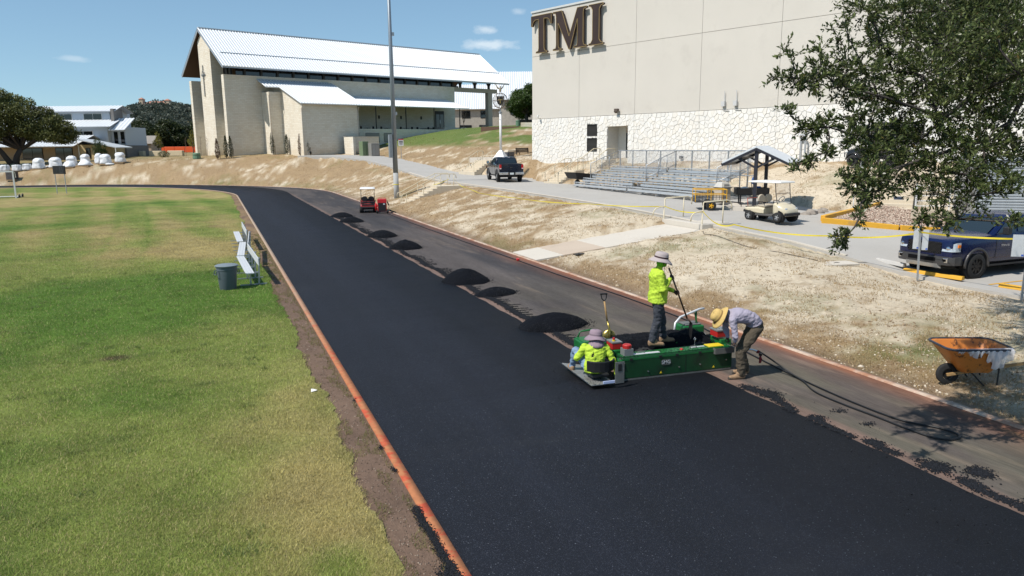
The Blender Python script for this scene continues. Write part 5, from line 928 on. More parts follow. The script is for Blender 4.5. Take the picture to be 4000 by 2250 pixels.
# --- wheel stops and parking lines
for lab, x, y, ln, rz, m in (('long yellow wheel stop in front of the blue pickup', 20.87, 16.1, 1.9, R_(97), KERBY), ('yellow wheel stop at the right edge beside the second sign', 21.35, 13.25, 1.9, R_(97), KERBY), ('weathered grey concrete wheel stop left of the blue pickup', 20.95, 17.75, 1.3, R_(80), M('grey_stop', (.5, .48, .45), .85, dirt=(.3, .25, .2)))):
    o = thing('wheel_stop', lab, 'wheel stop', (x, y, gz(x, y) + .09), rz, 'wheel stops in the parking bay'); pr = [(-.09, 0), (.09, 0), (.06, .12), (-.06, .12)]; MB().prism(pr, lambda a, z, d: (d, a, z), -ln / 2, ln / 2).build('stop_bar', m, o, bevel=.015); pin = MB().lathe([(.015, 0), (.02, .012)], 8, (0, 0, .12)).mesh('pin', STEEL)
    for s in (-1, 1): link('pin', pin, o, (s * ln * .38, 0, 0))
b = MB()
for y in (14.55, 11.7): b.add([(21.3, y - .05, .106), (26.6, y - .05, .106), (26.6, y + .05, .106), (21.3, y + .05, .106)], [(0, 1, 2, 3)])
b.build('bay_lines', KERBY, road)
# --- signs at the parking bay
def sign(lab, x, y, z, h, panels, rz, lean=0):
    o = thing('parking_sign', lab, 'sign', (x, y, z), rz, 'signs seen from behind at the parking bay'); MB().bar((0, 0, -.2), (lean, 0, h), .055, .04).build('post', GALV, o)
    for z0, z1, w, x0 in panels: MB().box(x0, x0 + w, .03, .036, z0, z1).build('panel', M('sign_back', (.66, .69, .72), .4, .3), o); MB().box(x0 + w - .06, x0 + w - .005, .0285, .0295, z0 + .01, z0 + .06).build('sticker', M('sticker_blue', (.05, .12, .5), .5), o)
    return o
sg = sign('grey sign post with white panel backs in front of the blue pickup grille', 20.01, 15.93, .1, 1.72, [(.98, 1.62, .17, -.22), (.95, 1.58, .17, .03)], R_(-38), -.06)
sign('grey sign post with white panel at the right picture edge', 20.23, 12.89, .08, 2.2, [(1.15, 1.75, .3, -.36)], R_(-38), .03)
o = thing('cover_slab', 'thin square concrete cover lying on the bare slope', 'slab', (18.5, 17.7, gz(18.5, 17.7) + .02), R_(-10)); MB().box(-.6, .6, -.33, .33, 0, .06).build('slab', CONC_M, o, bevel=.01); MB().tube([(-.1, 0, .06), (0, .02, .075), (.1, 0, .06)], .01, 5).build('lift_ring', DARK, o)
# --- caution tape
TAPE = M('tape_yellow', (.60, .48, .03), .5, var=.2, scale=3)
def tape(lab, pts, w=.042):
    P = []
    for k in range(len(pts) - 1):
        a, c = Vector(pts[k][:3]), Vector(pts[k + 1][:3]); sag = pts[k][3]
        for j in range(12): f = j / 12; p = a.lerp(c, f); p.z -= sag * 4 * f * (1 - f); P.append(p)
    P.append(Vector(pts[-1][:3])); V = []; F = []
    for i, p in enumerate(P): tw = .6 * math.sin(i * .55); V += [p + Vector((tw * w * .3, 0, -w / 2)), p + Vector((-tw * w * .3, 0, w / 2))]
    F = [(2 * i, 2 * i + 2, 2 * i + 3, 2 * i + 1) for i in range(len(P) - 1)]; b = MB(); b.add(V, F); return tag(b.build('caution_tape', TAPE, None, fix=False), lab, 'tape', 'yellow caution tapes')
tape('yellow caution tape sagging across the slope from the pole stairs to the landing rail', [(16.9, 53.1, 1.95, .15), (17.0, 51.0, 1.45, .0), (16.5, 46.5, 1.28, .03), (16.6, 40.3, 1.32, .08), (17.6, 33, 1.42, .05), (18.03, 26.9, 1.7, 0)])
tape('short yellow caution tape between the two landing handrails', [(18.0, 26.85, 1.72, .12), (18.0, 24.2, 1.68, 0)]); tape('yellow caution tape hanging along the drive edge from the landing to the signs', [(18.0, 24.15, 1.7, .25), (18.3, 22.6, 1.3, .12), (19.5, 18.9, 1.2, .1), (19.98, 15.9, 1.6, .05), (20.2, 12.9, 1.72, .05), (20.6, 9, 1.6, 0)], .05)
tape('loose yellow tape end beside the top of the pole stairs', [(17.0, 54.9, 1.9, .05), (16.3, 57.5, 1.3, 0)])
# --- sculpture by the gym corner
sc = thing('globe_sculpture', 'wire globe sculpture with eagle on a white post', 'sculpture', (26.1, 67.1, 3.1)); WP = M('white_post', (.80, .80, .80), .45)
MB().lathe([(.95, -.3), (.95, 0), (.22, .85), (.15, .9)], 4).build('plinth', WP, sc); MB().tube([(0, 0, .85), (0, 0, 4.4)], [.13, .11], 14).build('post', WP, sc, smooth=True); MB().lathe([(.11, 4.38), (.18, 4.42), (.18, 4.5), (.06, 4.55), (.05, 4.8)], 14).build('collar', GALV, sc)
b = MB(); c0 = (0, 0, 5.55); R0 = .72
for k in range(6): an = k * math.pi / 6; b.tube([(R0 * math.sin(a) * math.cos(an), R0 * math.sin(a) * math.sin(an), c0[2] + R0 * math.cos(a)) for a in [i * math.pi / 10 for i in range(11)]] if True else [], .02, 5); b.tube([(-R0 * math.sin(a) * math.cos(an), -R0 * math.sin(a) * math.sin(an), c0[2] + R0 * math.cos(a)) for a in [i * math.pi / 10 for i in range(11)]], .02, 5)
b.tube([(R0 * math.cos(a), R0 * math.sin(a), c0[2]) for a in [i * math.pi / 12 for i in range(25)]], .02, 5); b.tube([(1.0 * math.cos(a), 1.0 * math.sin(a), c0[2] - .62 + .12 * math.cos(a * 2)) for a in [i * math.pi / 12 for i in range(25)]], .018, 5); b.build('globe', M('dull_bronze', (.14, .11, .08), .5, .6), sc)
b = MB(); b.prism([(-.36, .35), (.36, .35), (.36, -.1), (.22, -.38), (0, -.55), (-.22, -.38), (-.36, -.1)], lambda a, z, d: (a, d, z + 5.62), -.03, .03); b.build('shield', M('shield_dark', (.03, .028, .026), .5), sc, rz=R_(-20)); MB().box(-.2, .2, -.05, -.035, 5.6, 5.68).box(-.04, .04, -.05, -.035, 5.3, 5.59).build('shield_letter', M('shield_gold', (.4, .3, .1), .4, .5), sc, rz=R_(-20))
b = MB(); b.ell((0, 0, 6.55), (.12, .12, .24), 8, 6); b.ell((.02, -.06, 6.83), (.07, .09, .08), 8, 6)
for s in (-1, 1): b.add([(0, 0, 6.6), (s * .25, 0, 6.85), (s * .62, .02, 7.25), (s * .42, .04, 6.95), (s * .22, .04, 6.62)], [(0, 1, 2, 3, 4)]); b.add([(0, .03, 6.6), (s * .25, .03, 6.85), (s * .62, .05, 7.25), (s * .42, .07, 6.95), (s * .22, .07, 6.62)], [(4, 3, 2, 1, 0)])
b.build('eagle', M('eagle_bronze', (.42, .35, .24), .4, .5), sc, fix=False)
stairs('concrete_stairs', 'short concrete stairs with cream rails behind the dark pickup', (22.6, 67.3, 1.85), R_(25), 7, .17, .36, 2.2, land=.6)
pz = MB(); pz.box(-3.2, 4.5, -2.0, 3.0, -.5, .0); o = tag(pz.build('plaza_slab', CONC_M, None, loc=(28.2, 69.2, 3.28), rz=R_(19)), 'pale paved terrace around the globe sculpture', 'terrace', kind='structure')
o = thing('park_bench', 'dark slatted bench half hidden behind the gym corner', 'bench', (30.4, 71.5, 3.28), R_(19)); WBR = M('bench_brown', (.06, .045, .035), .7)
for k in range(3): MB().box(-.9, .9, -.28 + k * .17, -.14 + k * .17, .43, .47).build('seat_slat', WBR, o)
for k in range(3): MB().bar((-.9, .26 + k * .03, .56 + k * .14), (.9, .26 + k * .03, .56 + k * .14), .03, .12).build('back_slat', WBR, o)
lm2 = MB().bar((0, -.22, 0), (0, -.22, .43), .06, .06).bar((0, .2, 0), (0, .36, .92), .06, .06).mesh('leg', DARK)
for x in (-.8, .8): link('leg', lm2, o, (x, 0, 0))
for i, (x, y, w, h, lab) in enumerate([(28.6, 71.2, .9, .62, 'rough stone block beside the globe sculpture'), (29.9, 73.6, 1.6, .7, 'pale low stone wall behind the dark bench')]):
    o = thing('stone_block', lab, 'block', (x, y, 3.28), R_(19)); b = MB()
    for k in range(3): b.box(-w / 2 + .04 * (k % 2), w / 2 - .03 * ((k + 1) % 2), -.3, .3, k * h / 3, (k + 1) * h / 3 - .01)
    b.build('block', ASH, o, bevel=.03)
o = thing('grey_box', 'dark grey box next to the sculpture plinth', 'box', (27.2, 67.6, 3.2), .3); MB().box(-.35, .35, -.3, .3, 0, .55).build('body', M('greybox', (.10, .10, .11), .6), o, bevel=.02); MB().box(-.37, .37, -.32, .32, .55, .6).build('lid', M('greybox', (.10, .10, .11), .6), o)
b = MB(); pw = thing('planter_wall', 'low tan stone planter wall with shrubs beside the gym corner tree', 'wall', (43.6, 94.6, 6.8), R_(-25)); MB().box(-3.5, 5, -1, -.6, -.5, .8).build('front_wall', ASH, pw); MB().box(-3.5, -3.1, -.59, 2, -.5, .8).build('side_wall', ASH, pw); MB().box(-3.1, 5, -.59, 2, -.5, .6).build('soil', DIRT_M, pw); MB().box(-9, -3.7, -1.4, -1.0, -.6, .25).build('low_edge', M('timber_brown', (.16, .09, .06), .8), pw)
# --- utility boxes and sign by the chapel drive
GRN = M('transformer_green', (.15, .20, .11), .5); o = thing('transformer', 'green electrical transformer cabinet beside the chapel screen wall', 'cabinet', (19.35, 100.6, gz(19.35, 100.6)), R_(19)); MB().box(-.55, .35, -.5, .5, 0, 2.0).build('cabinet', GRN, o, bevel=.04); MB().box(-.6, .4, -.55, .55, -.2, .08).build('pad', CONC_M, o); MB().box(-.02, .0, -.52, -.5, .15, 1.85).build('door_seam', DARK, o)
o = thing('switch_cabinet', 'grey metal electrical cabinet right of the green transformer', 'cabinet', (20.5, 100.0, gz(20.5, 100.)), R_(19)); MB().box(-.65, .65, -.45, .45, 0, 1.75).build('cabinet', M('cab_grey', (.27, .26, .24), .5, .2), o, bevel=.04); MB().box(-.5, -.02, -.47, -.45, .2, 1.6).box(.02, .5, -.47, -.45, .2, 1.6).build('door', M('cab_grey_l', (.33, .32, .30), .5, .2), o); MB().box(-.7, .7, -.5, .5, -.25, .05).build('pad', CONC_M, o)
o = thing('drive_sign', 'small white sign with red border on a thin post beside the drive', 'sign', (22.45, 92.6, gz(22.45, 92.6)), R_(-5)); MB().tube([(0, 0, -.2), (0, 0, 2.6)], .035, 6).build('post', GALV, o); MB().box(-.32, .32, -.05, -.035, 1.75, 2.6).build('panel', M('sign_white', (.75, .73, .73), .5), o); MB().box(-.32, .32, -.056, -.051, 2.45, 2.6).build('red_band', M('sign_red', (.5, .08, .08), .5), o); MB().box(-.24, .24, -.056, -.051, 2.24, 2.34).box(-.24, .24, -.056, -.051, 2.08, 2.16).box(-.2, .2, -.056, -.051, 1.92, 2.0).build('lettering', DARK, o)
o = thing('drain_box', 'small green utility box at the foot of the chapel left corner', 'box', (-1.8, 112.9, gz(-1.8, 112.9))); MB().lathe([(.55, 0), (.5, .7), (.42, .78)], 12).build('cover', M('box_green', (.12, .22, .14), .6), o); MB().lathe([(.56, .5), (.56, .56)], 12).build('rim', GRN, o)
o = thing('lawn_bin', 'small green bin standing on the lawn crest', 'bin', (41, 98.6, gz(41, 98.6))); MB().lathe([(.28, 0), (.3, .75), (.22, .85)], 12).build('body', M('box_green', (.12, .22, .14), .6), o); MB().lathe([(.31, .7), (.31, .76)], 12).build('rim', DARK, o)
# --- playground bits beyond the bags
o = thing('orange_barrier', 'long orange plastic barrier beyond the young yellow trees', 'barrier', (-7.5, 164.5, gz(-7.5, 164.5)), R_(-22)); ob = M('barrier_orange', (.72, .10, .02), .6)
for k in range(5): MB().box(-3 + k * 2.02, -3 + k * 2.02 + 2, -.2, .2, 0, 1.15).build('segment', ob, o, bevel=.06)
o = thing('basketball_hoop', 'white basketball backboard on a post before the dark oaks', 'hoop', (-10.7, 176.8, gz(-10.7, 176.8)), R_(-22)); MB().tube([(0, .6, -.1), (0, .6, 3.2), (0, .1, 3.4)], .08, 8).build('post', GALV, o); MB().box(-.9, .9, .0, .06, 2.9, 4.0).build('backboard', M('board_grey', (.55, .57, .6), .4), o); MB().tube([(.23 * math.cos(a), -.3 + .23 * math.sin(a), 3.05) for a in [i * .52 for i in range(13)]], .02, 5).build('rim', M('rim_red', (.5, .1, .03), .5), o)
for i, (x, y, w) in enumerate([(-12, 142.8, 3.4), (-8.3, 139.4, 2.6), (-5.4, 138.3, 2.6)]):
    o = thing('limestone_block', ['leftmost', 'middle', 'rightmost'][i] + ' long limestone block on the flat left of the chapel', 'block', (x, y, gz(x, y)), R_(-25), 'limestone blocks left of the chapel'); MB().box(-w / 2, w / 2, -.4, .4, 0, .9).build('block', M('block_cream', (.62, .52, .36), .9, var=.15, bump=.5, bscale=5), o, bevel=.08)
# --- goal, scoreboard
g = thing('soccer_goal', 'white soccer goal with wheels cut by the left picture edge', 'goal', (-17.4, 82.2, 0)); GW = M('goal_white', (.78, .78, .78), .4)
b = MB(); b.box(-.06, .06, -.06, .06, 0, 2.44); b.build('post', GW, g); link('post', LAST[0].data, g, (-7.32, 0, 0)); MB().box(-7.38, .06, -.06, .06, 2.44, 2.56).build('crossbar', GW, g); MB().tube([(0, 0, .06), (0, 2.1, .06)], .05, 8).tube([(-7.32, 0, .06), (-7.32, 2.1, .06)], .05, 8).tube([(0, 2.1, .06), (-7.32, 2.1, .06)], .05, 8).build('ground_bar', GW, g); MB().tube([(0, 0, 2.5), (.02, .7, 2.42), (.02, .85, 1.9)], .03, 6).tube([(-7.32, 0, 2.5), (-7.32, .7, 2.42), (-7.32, .85, 1.9)], .03, 6).build('back_stay', GW, g)
wm2 = MB().lathe([(.03, -.05), (.15, -.06), (.17, 0), (.15, .06), (.03, .05)], 14, axis='x').mesh('wheel', BLK)
for y in (.6, 1.9): link('wheel', wm2, g, (.16, y, .17))
chain(lambda u, v: (-7.32 * u, .05 + .8 * (1 - v) * 1.0 + 1.2 * (1 - v), .1 + 2.3 * v), 60, 20, 'net', g)
s = thing('scoreboard', 'small black scoreboard on two thin posts at the field end', 'scoreboard', (-14.65, 88.6, 0), R_(-31)); pm = MB().box(-.03, .03, -.03, .03, 0, 2.05).mesh('post', GALV)
for x in (-.55, .55): link('post', pm, s, (x, 0, 0))
MB().box(-.68, .68, -.08, .08, 2.02, 2.86).build('panel', BLK, s, bevel=.01); dg = M('dim_digit', (.06, .065, .07), .6)
b = MB(); x0, x1, z0, z1 = .16, .42, 2.16, 2.72; zm = (z0 + z1) / 2
for p, q in (((x0, z0), (x1, z0)), ((x0, zm), (x1, zm)), ((x0, z1), (x1, z1)), ((x0, z0), (x0, z1)), ((x1, z0), (x1, z1))): b.bar((p[0], -.085, p[1]), (q[0], -.085, q[1]), .05, .02, up=(0, 1, 0))
b.build('digit', dg, s); b = MB()
for p, q in (((-.2, z0), (-.2, z1)),): b.bar((p[0], -.085, p[1]), (q[0], -.085, q[1]), .05, .02, up=(0, 1, 0))
b.build('digit', M('dim_digit2', (.03, .03, .033), .6), s)
# --- benches by the track
def team_bench(lab, x, y, rz):
    o = thing('team_bench', lab, 'bench', (x, y, .0), rz, 'aluminium team benches beside the track'); L = 4.15
    MB().box(-.13, .13, 0, L, .41, .45).build('seat', ALUW, o, bevel=.006); MB().box(.27, .30, 0, L, .66, .90).build('backrest', ALUW, o, bevel=.006)
    gm = MB(); 
    for dx in (-.05, .05): gm.box(dx - .004, dx + .004, 0.01, L - .01, .4501, .4535)
    gm.build('groove', ALU, o)
    lm = MB().bar((.02, 0, .03), (.02, 0, .41), .05, .05).bar((-.3, 0, .03), (.52, 0, .03), .05, .04).bar((.0, 0, .39), (.28, 0, .42), .04, .04).bar((.27, 0, .03), (.325, 0, .9), .05, .05).mesh('leg', GALV)
    for f in (.06, .37, .66, .95): link('leg', lm, o, (0, L * f, 0))
    return o
team_bench('nearest aluminium bench, behind the grey trash can', .86, 24.35, R_(2)); team_bench('middle aluminium bench, angled between the other two', .74, 28.72, R_(-3.2)); team_bench('farthest of the three aluminium benches', .88, 33.2, R_(.5))
# --- trash can
tc = thing('trash_can', 'grey round plastic trash can with lid on the lawn', 'trash can', (.18, 24.25, 0)); TG_ = M('can_grey', (.10, .125, .145), .55, var=.1); 
MB().lathe([(.0, .0), (.24, .0), (.25, .02), (.295, .62), (.305, .63), (.305, .70), (.30, .71), (.0, .71)], 32).build('body', TG_, tc, smooth=False, auto=40); MB().lathe([(.33, .735), (.345, .75), (.345, .765), (.30, .785), (.0, .80)], 32).build('lid', M('can_lid', (.19, .225, .25), .5), tc, auto=40); MB().lathe([(.31, .70), (.325, .705), (.325, .735), (.31, .735)], 32).build('rim', TG_, tc)
for an in (200, 20): MB().tube([(-.09, 0, .62), (-.09, -.06, .6), (-.08, -.075, .50), (.08, -.075, .50), (.09, -.06, .6), (.09, 0, .62)], .016, 6).build('handle', TG_, tc, loc=(.29 * math.cos(R_(an)), .29 * math.sin(R_(an)), 0), rz=R_(an + 90))
# --- bulk bags
BAGM = M('white_wrap', (.74, .75, .77), .55, var=.05, bump=1., bscale=5); BAG2 = M('white_sack_cloth', (.66, .68, .71), .7, var=.06, bump=.7, bscale=8); STR = M('green_strap', (.10, .16, .13), .7); PAL = M('pallet_wood', (.36, .24, .13), .9)
def bag(lab, x, y, w, h, kind, sd, z=None, pallet=True):
    o = thing('bulk_bag', lab, 'bulk bag', (x, y, gz(x, y) if z is None else z), R_(-22 + random.Random(sd).uniform(-12, 12)), 'white bulk bags on the bank'); q = random.Random(sd); N = 20; rings = []
    prof = {0: [(1, 0), (1.04, .15), (1.02, .45), (.98, .75), (.97, .9), (.8, .97), (.3, 1.0)], 1: [(1.04, 0), (1.08, .1), (1.04, .28), (.95, .45), (.90, .56), (.96, .62), (.96, .72), (.86, .84), (.62, .94), (.25, 1.)], 2: [(1.2, 0), (1.15, .2), (.95, .5), (.7, .75), (.3, .9), (.1, 1.)]}[kind]
    for r, zz in prof:
        ring = []
        for j in range(N):
            a = 2 * math.pi * j / N; c, s = math.cos(a), math.sin(a); e = (abs(c) ** 4 + abs(s) ** 4) ** -.25 if kind < 2 else 1; k = r * w / 2 * e * (1 + q.uniform(-.14, .14)); ring.append((k * c, k * s * .9, zz * h * (1 + q.uniform(-.06, .06))))
        rings.append(ring)
    MB().loft(rings).build('bag', BAGM if kind else BAG2, o, smooth=True, sub=1)
    if kind == 0:
        for s in (-1, 1): MB().tube([(s * w * .4, -w * .46, h * .55), (s * w * .42, -w * .4, h * 1.05), (s * w * .2, -w * .1, h * 1.12)], .025, 5).build('strap', STR, o)
    if pallet and kind: MB().box(-w * .55, w * .55, -w * .5, w * .5, -.12, .02).build('pallet', PAL, o)
B_L = ['square white sack bag cut by the left edge of the row', 'second square white sack bag from the left', 'third square white sack bag from the left', 'tall wrapped white bag left of the scoreboard', 'tall wrapped white bag behind the scoreboard', 'slumped white bag just right of the scoreboard', 'wrapped white bag behind the slumped bag right of the scoreboard', 'low slumped pair bag before the bush', 'upright wrapped bag just behind the low slumped pair bag', 'rear bag of the leaning pair near the row right end', 'front bag of the leaning pair near the row right end', 'rightmost wrapped white bag on its pallet']
for i, (x, y, w, h, kd) in enumerate([(-26.14, 119.49, 1.32, 0.95, 0), (-24.6, 118.87, 1.25, 0.95, 0), (-23.29, 118.34, 1.22, 0.95, 0), (-21.79, 117.73, 1.58, 1.6, 1), (-19.74, 117.45, 1.65, 1.54, 1), (-18.02, 116.75, 1.75, 1.03, 2), (-18.13, 119.49, 1.46, 1.5, 1), (-16.05, 116.5, 1.93, 0.92, 2), (-16.46, 119.89, 1.3, 1.47, 1), (-14.49, 117.48, 1.08, 1.61, 1), (-13.43, 115.44, 1.53, 1.51, 1), (-11.58, 115.23, 1.4, 1.52, 1)]): bag(B_L[i], x, y, w * .88, h * .92, kd, i)
for i, (x, y, lab) in enumerate([(-20.6, 118.6, 'flat empty white bag lying between the two tall wrapped bags'), (-12.9, 114.9, 'flat white bag scrap beside the rightmost wrapped bag')]):
    o = thing('empty_bag', lab, 'bag', (x, y, gz(x, y))); MB().ell((0, 0, .1), (.6, .4, .16), 12, 6).build('bag', BAGM, o, smooth=True); MB().tube([(-.3, 0, .2), (0, .1, .32), (.3, 0, .2)], .02, 5).build('strap', BAG2, o)
# ================================================================ vehicles
TYRE = M('tyre_rubber', (.018, .018, .018), .85, bump=.3, bscale=30); RIMS = M('rim_silver', (.62, .63, .65), .25, .9); RIMB = M('rim_black', (.012, .012, .013), .35, .4); CHR = M('chrome', (.75, .75, .76), .12, 1.); TRIMB = M('trim_black', (.016, .016, .018), .55); GRILB = M('grille_black', (.006, .006, .007), .8, spec=.1); CGLASS = glassy('car_glass', (.018, .028, .035), None, .03); HLGL = M('headlight_clear', (.55, .60, .64), .12, .3, var=.35, scale=14); AMB = M('amber_lens', (.85, .22, .02), .2); REDL = M('tail_red', (.45, .012, .012), .2)
def text_obj(name, body, size, mat, parent, loc, rot, ext=.003):
    cu = bpy.data.curves.new(name, 'FONT'); cu.body = body; cu.size = size; cu.extrude = ext; cu.align_x = 'CENTER'; cu.align_y = 'CENTER'; tmp = bpy.data.objects.new(name, cu); COL.objects.link(tmp)
    me = bpy.data.meshes.new_from_object(tmp.evaluated_get(bpy.context.evaluated_depsgraph_get())); bpy.data.objects.remove(tmp); me.materials.clear(); me.materials.append(mat)
    o = link(name, me, parent, loc); o.rotation_euler = rot; return o
def wheel(parent, x, y, r, w, rim, spokes=6, side=1, rr=.62):
    o = thing('wheel', None, None); del_ = [o.pop(k) for k in ('label', 'category') if k in o]; o.parent = parent; o.location = (x, y, r)
    tp = [(r * rr, -w / 2), (r * .86, -w / 2), (r * .97, -w * .42), (r, -w * .25), (r, w * .25), (r * .97, w * .42), (r * .86, w / 2), (r * rr, w / 2)]; MB().lathe(tp + tp[:1], 28, axis='y', cap=False).build('tyre', TYRE, o, auto=50)
    b = MB(); b.lathe([(r * rr + .003, -w * .35), (r * rr - .01, w * .42 * side if side > 0 else -w * .42)] if False else [(r * rr + .002, -w * .4), (r * rr * .96, -w * .38), (r * rr * .96, w * .38), (r * rr + .002, w * .4)], 28, axis='y', cap=False); yo = side * w * .34
    b.lathe([(.0, yo + side * .02), (r * .16, yo + side * .02), (r * .18, yo - side * .01)], 14, axis='y')
    for k in range(spokes):
        a = 2 * math.pi * k / spokes; b.bar((0, yo, 0), (r * rr * .98 * math.cos(a), yo, r * rr * .98 * math.sin(a)), .03, r * .2, up=(0, 1, 0) if False else (math.cos(a + 1.57), 0, math.sin(a + 1.57)))
    b.build('rim', rim, o, fix=True); MB().lathe([(0, -side * .02), (r * rr * .9, -side * .02)], 20, axis='y').build('brake_disc', M('brake_dark', (.03, .03, .03), .6), o); return o
def ring(x, w, zb, zt, crown=.03, r=.1, tum=.04):
    h = [(0, zb), (w * .80, zb), (w * .95, zb + .05), (w, zb + .2), (w + .012, (zb + zt) / 2 + .05), (w * .995, zt - r * 1.3), (w * (1 - tum), zt - r * .35), (w * .86, zt), (w * .5, zt + crown * .8), (0, zt + crown)]
    return [(x, -y, z) for y, z in h] + [(x, y, z) for y, z in reversed(h[1:-1])]
def pickup(name, label, loc, rz, paint, rim, badge=None, chrome=CHR, low=TRIMB, lens=None):
    o = thing(name, label, 'pickup', loc, rz); RW = .405; W = .985; FX, RX = 1.95, -1.90
    secs = [ring(3.02, .80, .62, 1.18, .0, .1), ring(2.97, .92, .55, 1.24, .01, .1), ring(2.75, .965, .50, 1.285, .03, .1), ring(2.3, W, .48, 1.31, .045), ring(1.4, W, .46, 1.36, .05), ring(1.0, W, .45, 1.37, .02), ring(-1.0, W, .45, 1.37, .0), ring(-1.06, W, .46, 1.385, 0), ring(-2.7, W, .5, 1.40, 0), ring(-2.93, .975, .56, 1.40, 0), ring(-2.96, .955, .60, 1.38, 0)]
    MB().loft(secs).build('body', paint, o, auto=28)
    # greenhouse
    def gh(z, xf, xr, y): return [(xf, -y * .93, z), (xf - .12, -y, z), (xr + .05, -y, z), (xr, -y * .93, z), (xr, y * .93, z), (xr + .05, y, z), (xf - .12, y, z), (xf, y * .93, z)]
    MB().loft([gh(1.33, 1.32, -1.0, .935), gh(1.55, .98, -.97, .885), gh(1.83, .50, -.90, .785), gh(1.90, .34, -.82, .74), gh(1.925, .15, -.65, .66)]).build('cabin', paint, o, auto=30)
    def q(nm, pts, m, par=o): return MB().add(pts, [tuple(range(len(pts)))]).build(nm, m, par, fix=False)
    e = .045
    q('windshield', [(1.30 + e, -.80, 1.37), (1.30 + e, .80, 1.37), (.56 + e, .70, 1.815), (.56 + e, -.70, 1.815)], CGLASS); q('rear_window', [(-1.0 - e, .78, 1.42), (-1.0 - e, -.78, 1.42), (-.915 - e, -.69, 1.80), (-.915 - e, .69, 1.80)], CGLASS)
    for s in (-1, 1):
        yb, yt = s * .945, s * .835; f = 1 if s < 0 else -1
        for x0, x1, x2, x3 in ((1.05, .22, .20, .50), (.10, -.86, -.82, .08)):
            pts = [(x0, yb, 1.395), (x1, yb, 1.395), (x2, yt, 1.79), (x3, yt, 1.79)]; q('side_window', pts, CGLASS)
        b = MB()
        for x in (1.12, .16, -.95): b.box(x - .006, x + .006, s * (W + .014) - .003, s * (W + .014) + .003, .58, 1.30)
        b.build('door_seam', TRIMB, o); 
        for x in (.32, -.72): MB().box(x - .11, x + .11, s * (W + .018) - .018, s * (W + .018) + .018, 1.13, 1.175).build('door_handle', paint, o, bevel=.008)
        MB().box(-1.35, 1.45, s * (W - .12) - .09, s * (W - .12) + .09, .36, .42).build('running_board', chrome if rim is RIMS else TRIMB, o)
        b = MB(); b.bar((1.02, s * .97, 1.36), (.98, s * 1.12, 1.40), .06, .05); b.build('mirror_arm', TRIMB, o); MB().box(.88, 1.06, s * 1.19 - .10, s * 1.19 + .10, 1.36, 1.60).build('mirror', TRIMB, o, bevel=.03)
        MB().box(.87, .879, s * 1.19 - .07, s * 1.19 + .07, 1.39, 1.57).build('mirror_glass', CHR, o)
        for x in (FX, RX):
            MB().lathe([(0, s * (W + .006)), (.50, s * (W + .006)), (.50, s * (W - .2))], 26, (x, 0, RW + .03), 'y').build('wheel_well_shade', M('well_shade', (.006, .006, .007), .9), o)  # dark disc over the body side stands in for the arch's shaded hollow
            pts = arc((x, s * (W + .015), RW + .03), .515, -.12, math.pi + .12, 16); MB().tube(pts, .042, 6).build('fender_flare', low, o, smooth=True)
            wheel(o, x, s * (W - .085), RW, .27, rim, 8 if rim is RIMB else 6, s)
        # lamps
        hl = [(3.045, .62, .02), (3.04, .78, .02), (3.0, .92, .015), (2.88, .985, .01), (2.72, 1.006, .0)]; MB().loft([[(x - 2 * k * j, s * y, .90 + .12 * j + (.02 if i > 2 else 0) * j) for i, (x, y, k) in enumerate(hl)] for j in (0, 1, 2)], close=False, cap=False).build('headlight', HLGL, o, smooth=True, fix=False); MB().ell((2.99, s * .80, 1.0), (.06, .07, .07), 12, 8).build('lamp_reflector', CHR, o)
        MB().box(2.74, 2.84, s * 1.0 - .012, s * 1.0 + .02, 1.03, 1.12).build('turn_lamp', AMB, o)
        MB().box(-2.99, -2.86, s * .895 - .085, s * .895 + .085, .98, 1.34).build('tail_lamp', REDL, o, bevel=.02); MB().box(-2.995, -2.9, s * .895 - .07, s * .895 + .07, 1.0, 1.07).build('reverse_lamp', M('lens_white', (.7, .6, .6), .2), o)
        MB().box(3.04, 3.085, s * .74 - .13, s * .74 + .13, .56, .70).build('fog_lamp', CHR, o, bevel=.015); MB().box(3.07, 3.092, s * .74 - .08, s * .74 + .08, .59, .67).build('fog_lens', GRILB, o)
    # front
    MB().box(2.9, 3.035, -.60, .60, .80, 1.17).build('grille', GRILB, o, bevel=.03); gr = LAST[0]; GL2 = M('grille_line', (.09, .09, .095), .4, .3); b = MB()
    for k in range(9):
        for j in range(14):
            y = -.56 + j * .084 + (.042 if k % 2 else 0); z = .83 + k * .039
            if y < .55: b.box(3.036, 3.042, y, y + .06, z, z + .008)
    tag(b.build('grille_mesh', GL2, gr), kind='stuff'); MB().box(3.036, 3.05, -.13, .13, .90, 1.08).build('emblem', CHR if chrome is CHR else GL2, gr, bevel=.02)
    bl = [(3.10, -.6), (3.06, -.85), (2.92, -1.0), (2.72, -1.01)]; pts = [(x, y) for x, y in reversed(bl)] + [(x, -y) for x, y in bl]
    MB().loft([[(x * .99 - .02, y * .98, .74), (x, y, .72), (x + .012, y * 1.005, .60), (x, y, .48), (x - .2, y * .95, .46), (x - .3, y * .92, .6), (x - .25, y * .93, .74)] for x, y in pts]).build('front_bumper', low if chrome is not CHR else CHR, o, auto=35)
    MB().add([(3.115, -.55, .50), (3.115, .55, .50), (3.0, .62, .36), (3.0, -.62, .36), (2.95, -.55, .50), (2.95, .55, .50)], [(0, 1, 2, 3), (4, 5, 1, 0), (0, 3, 4), (1, 5, 2)]).build('skid_plate', M('skid_silver', (.55, .56, .57), .4, .5), o, fix=False); MB().box(3.1, 3.118, -.48, .48, .57, .69).build('lower_grille', GRILB, o)
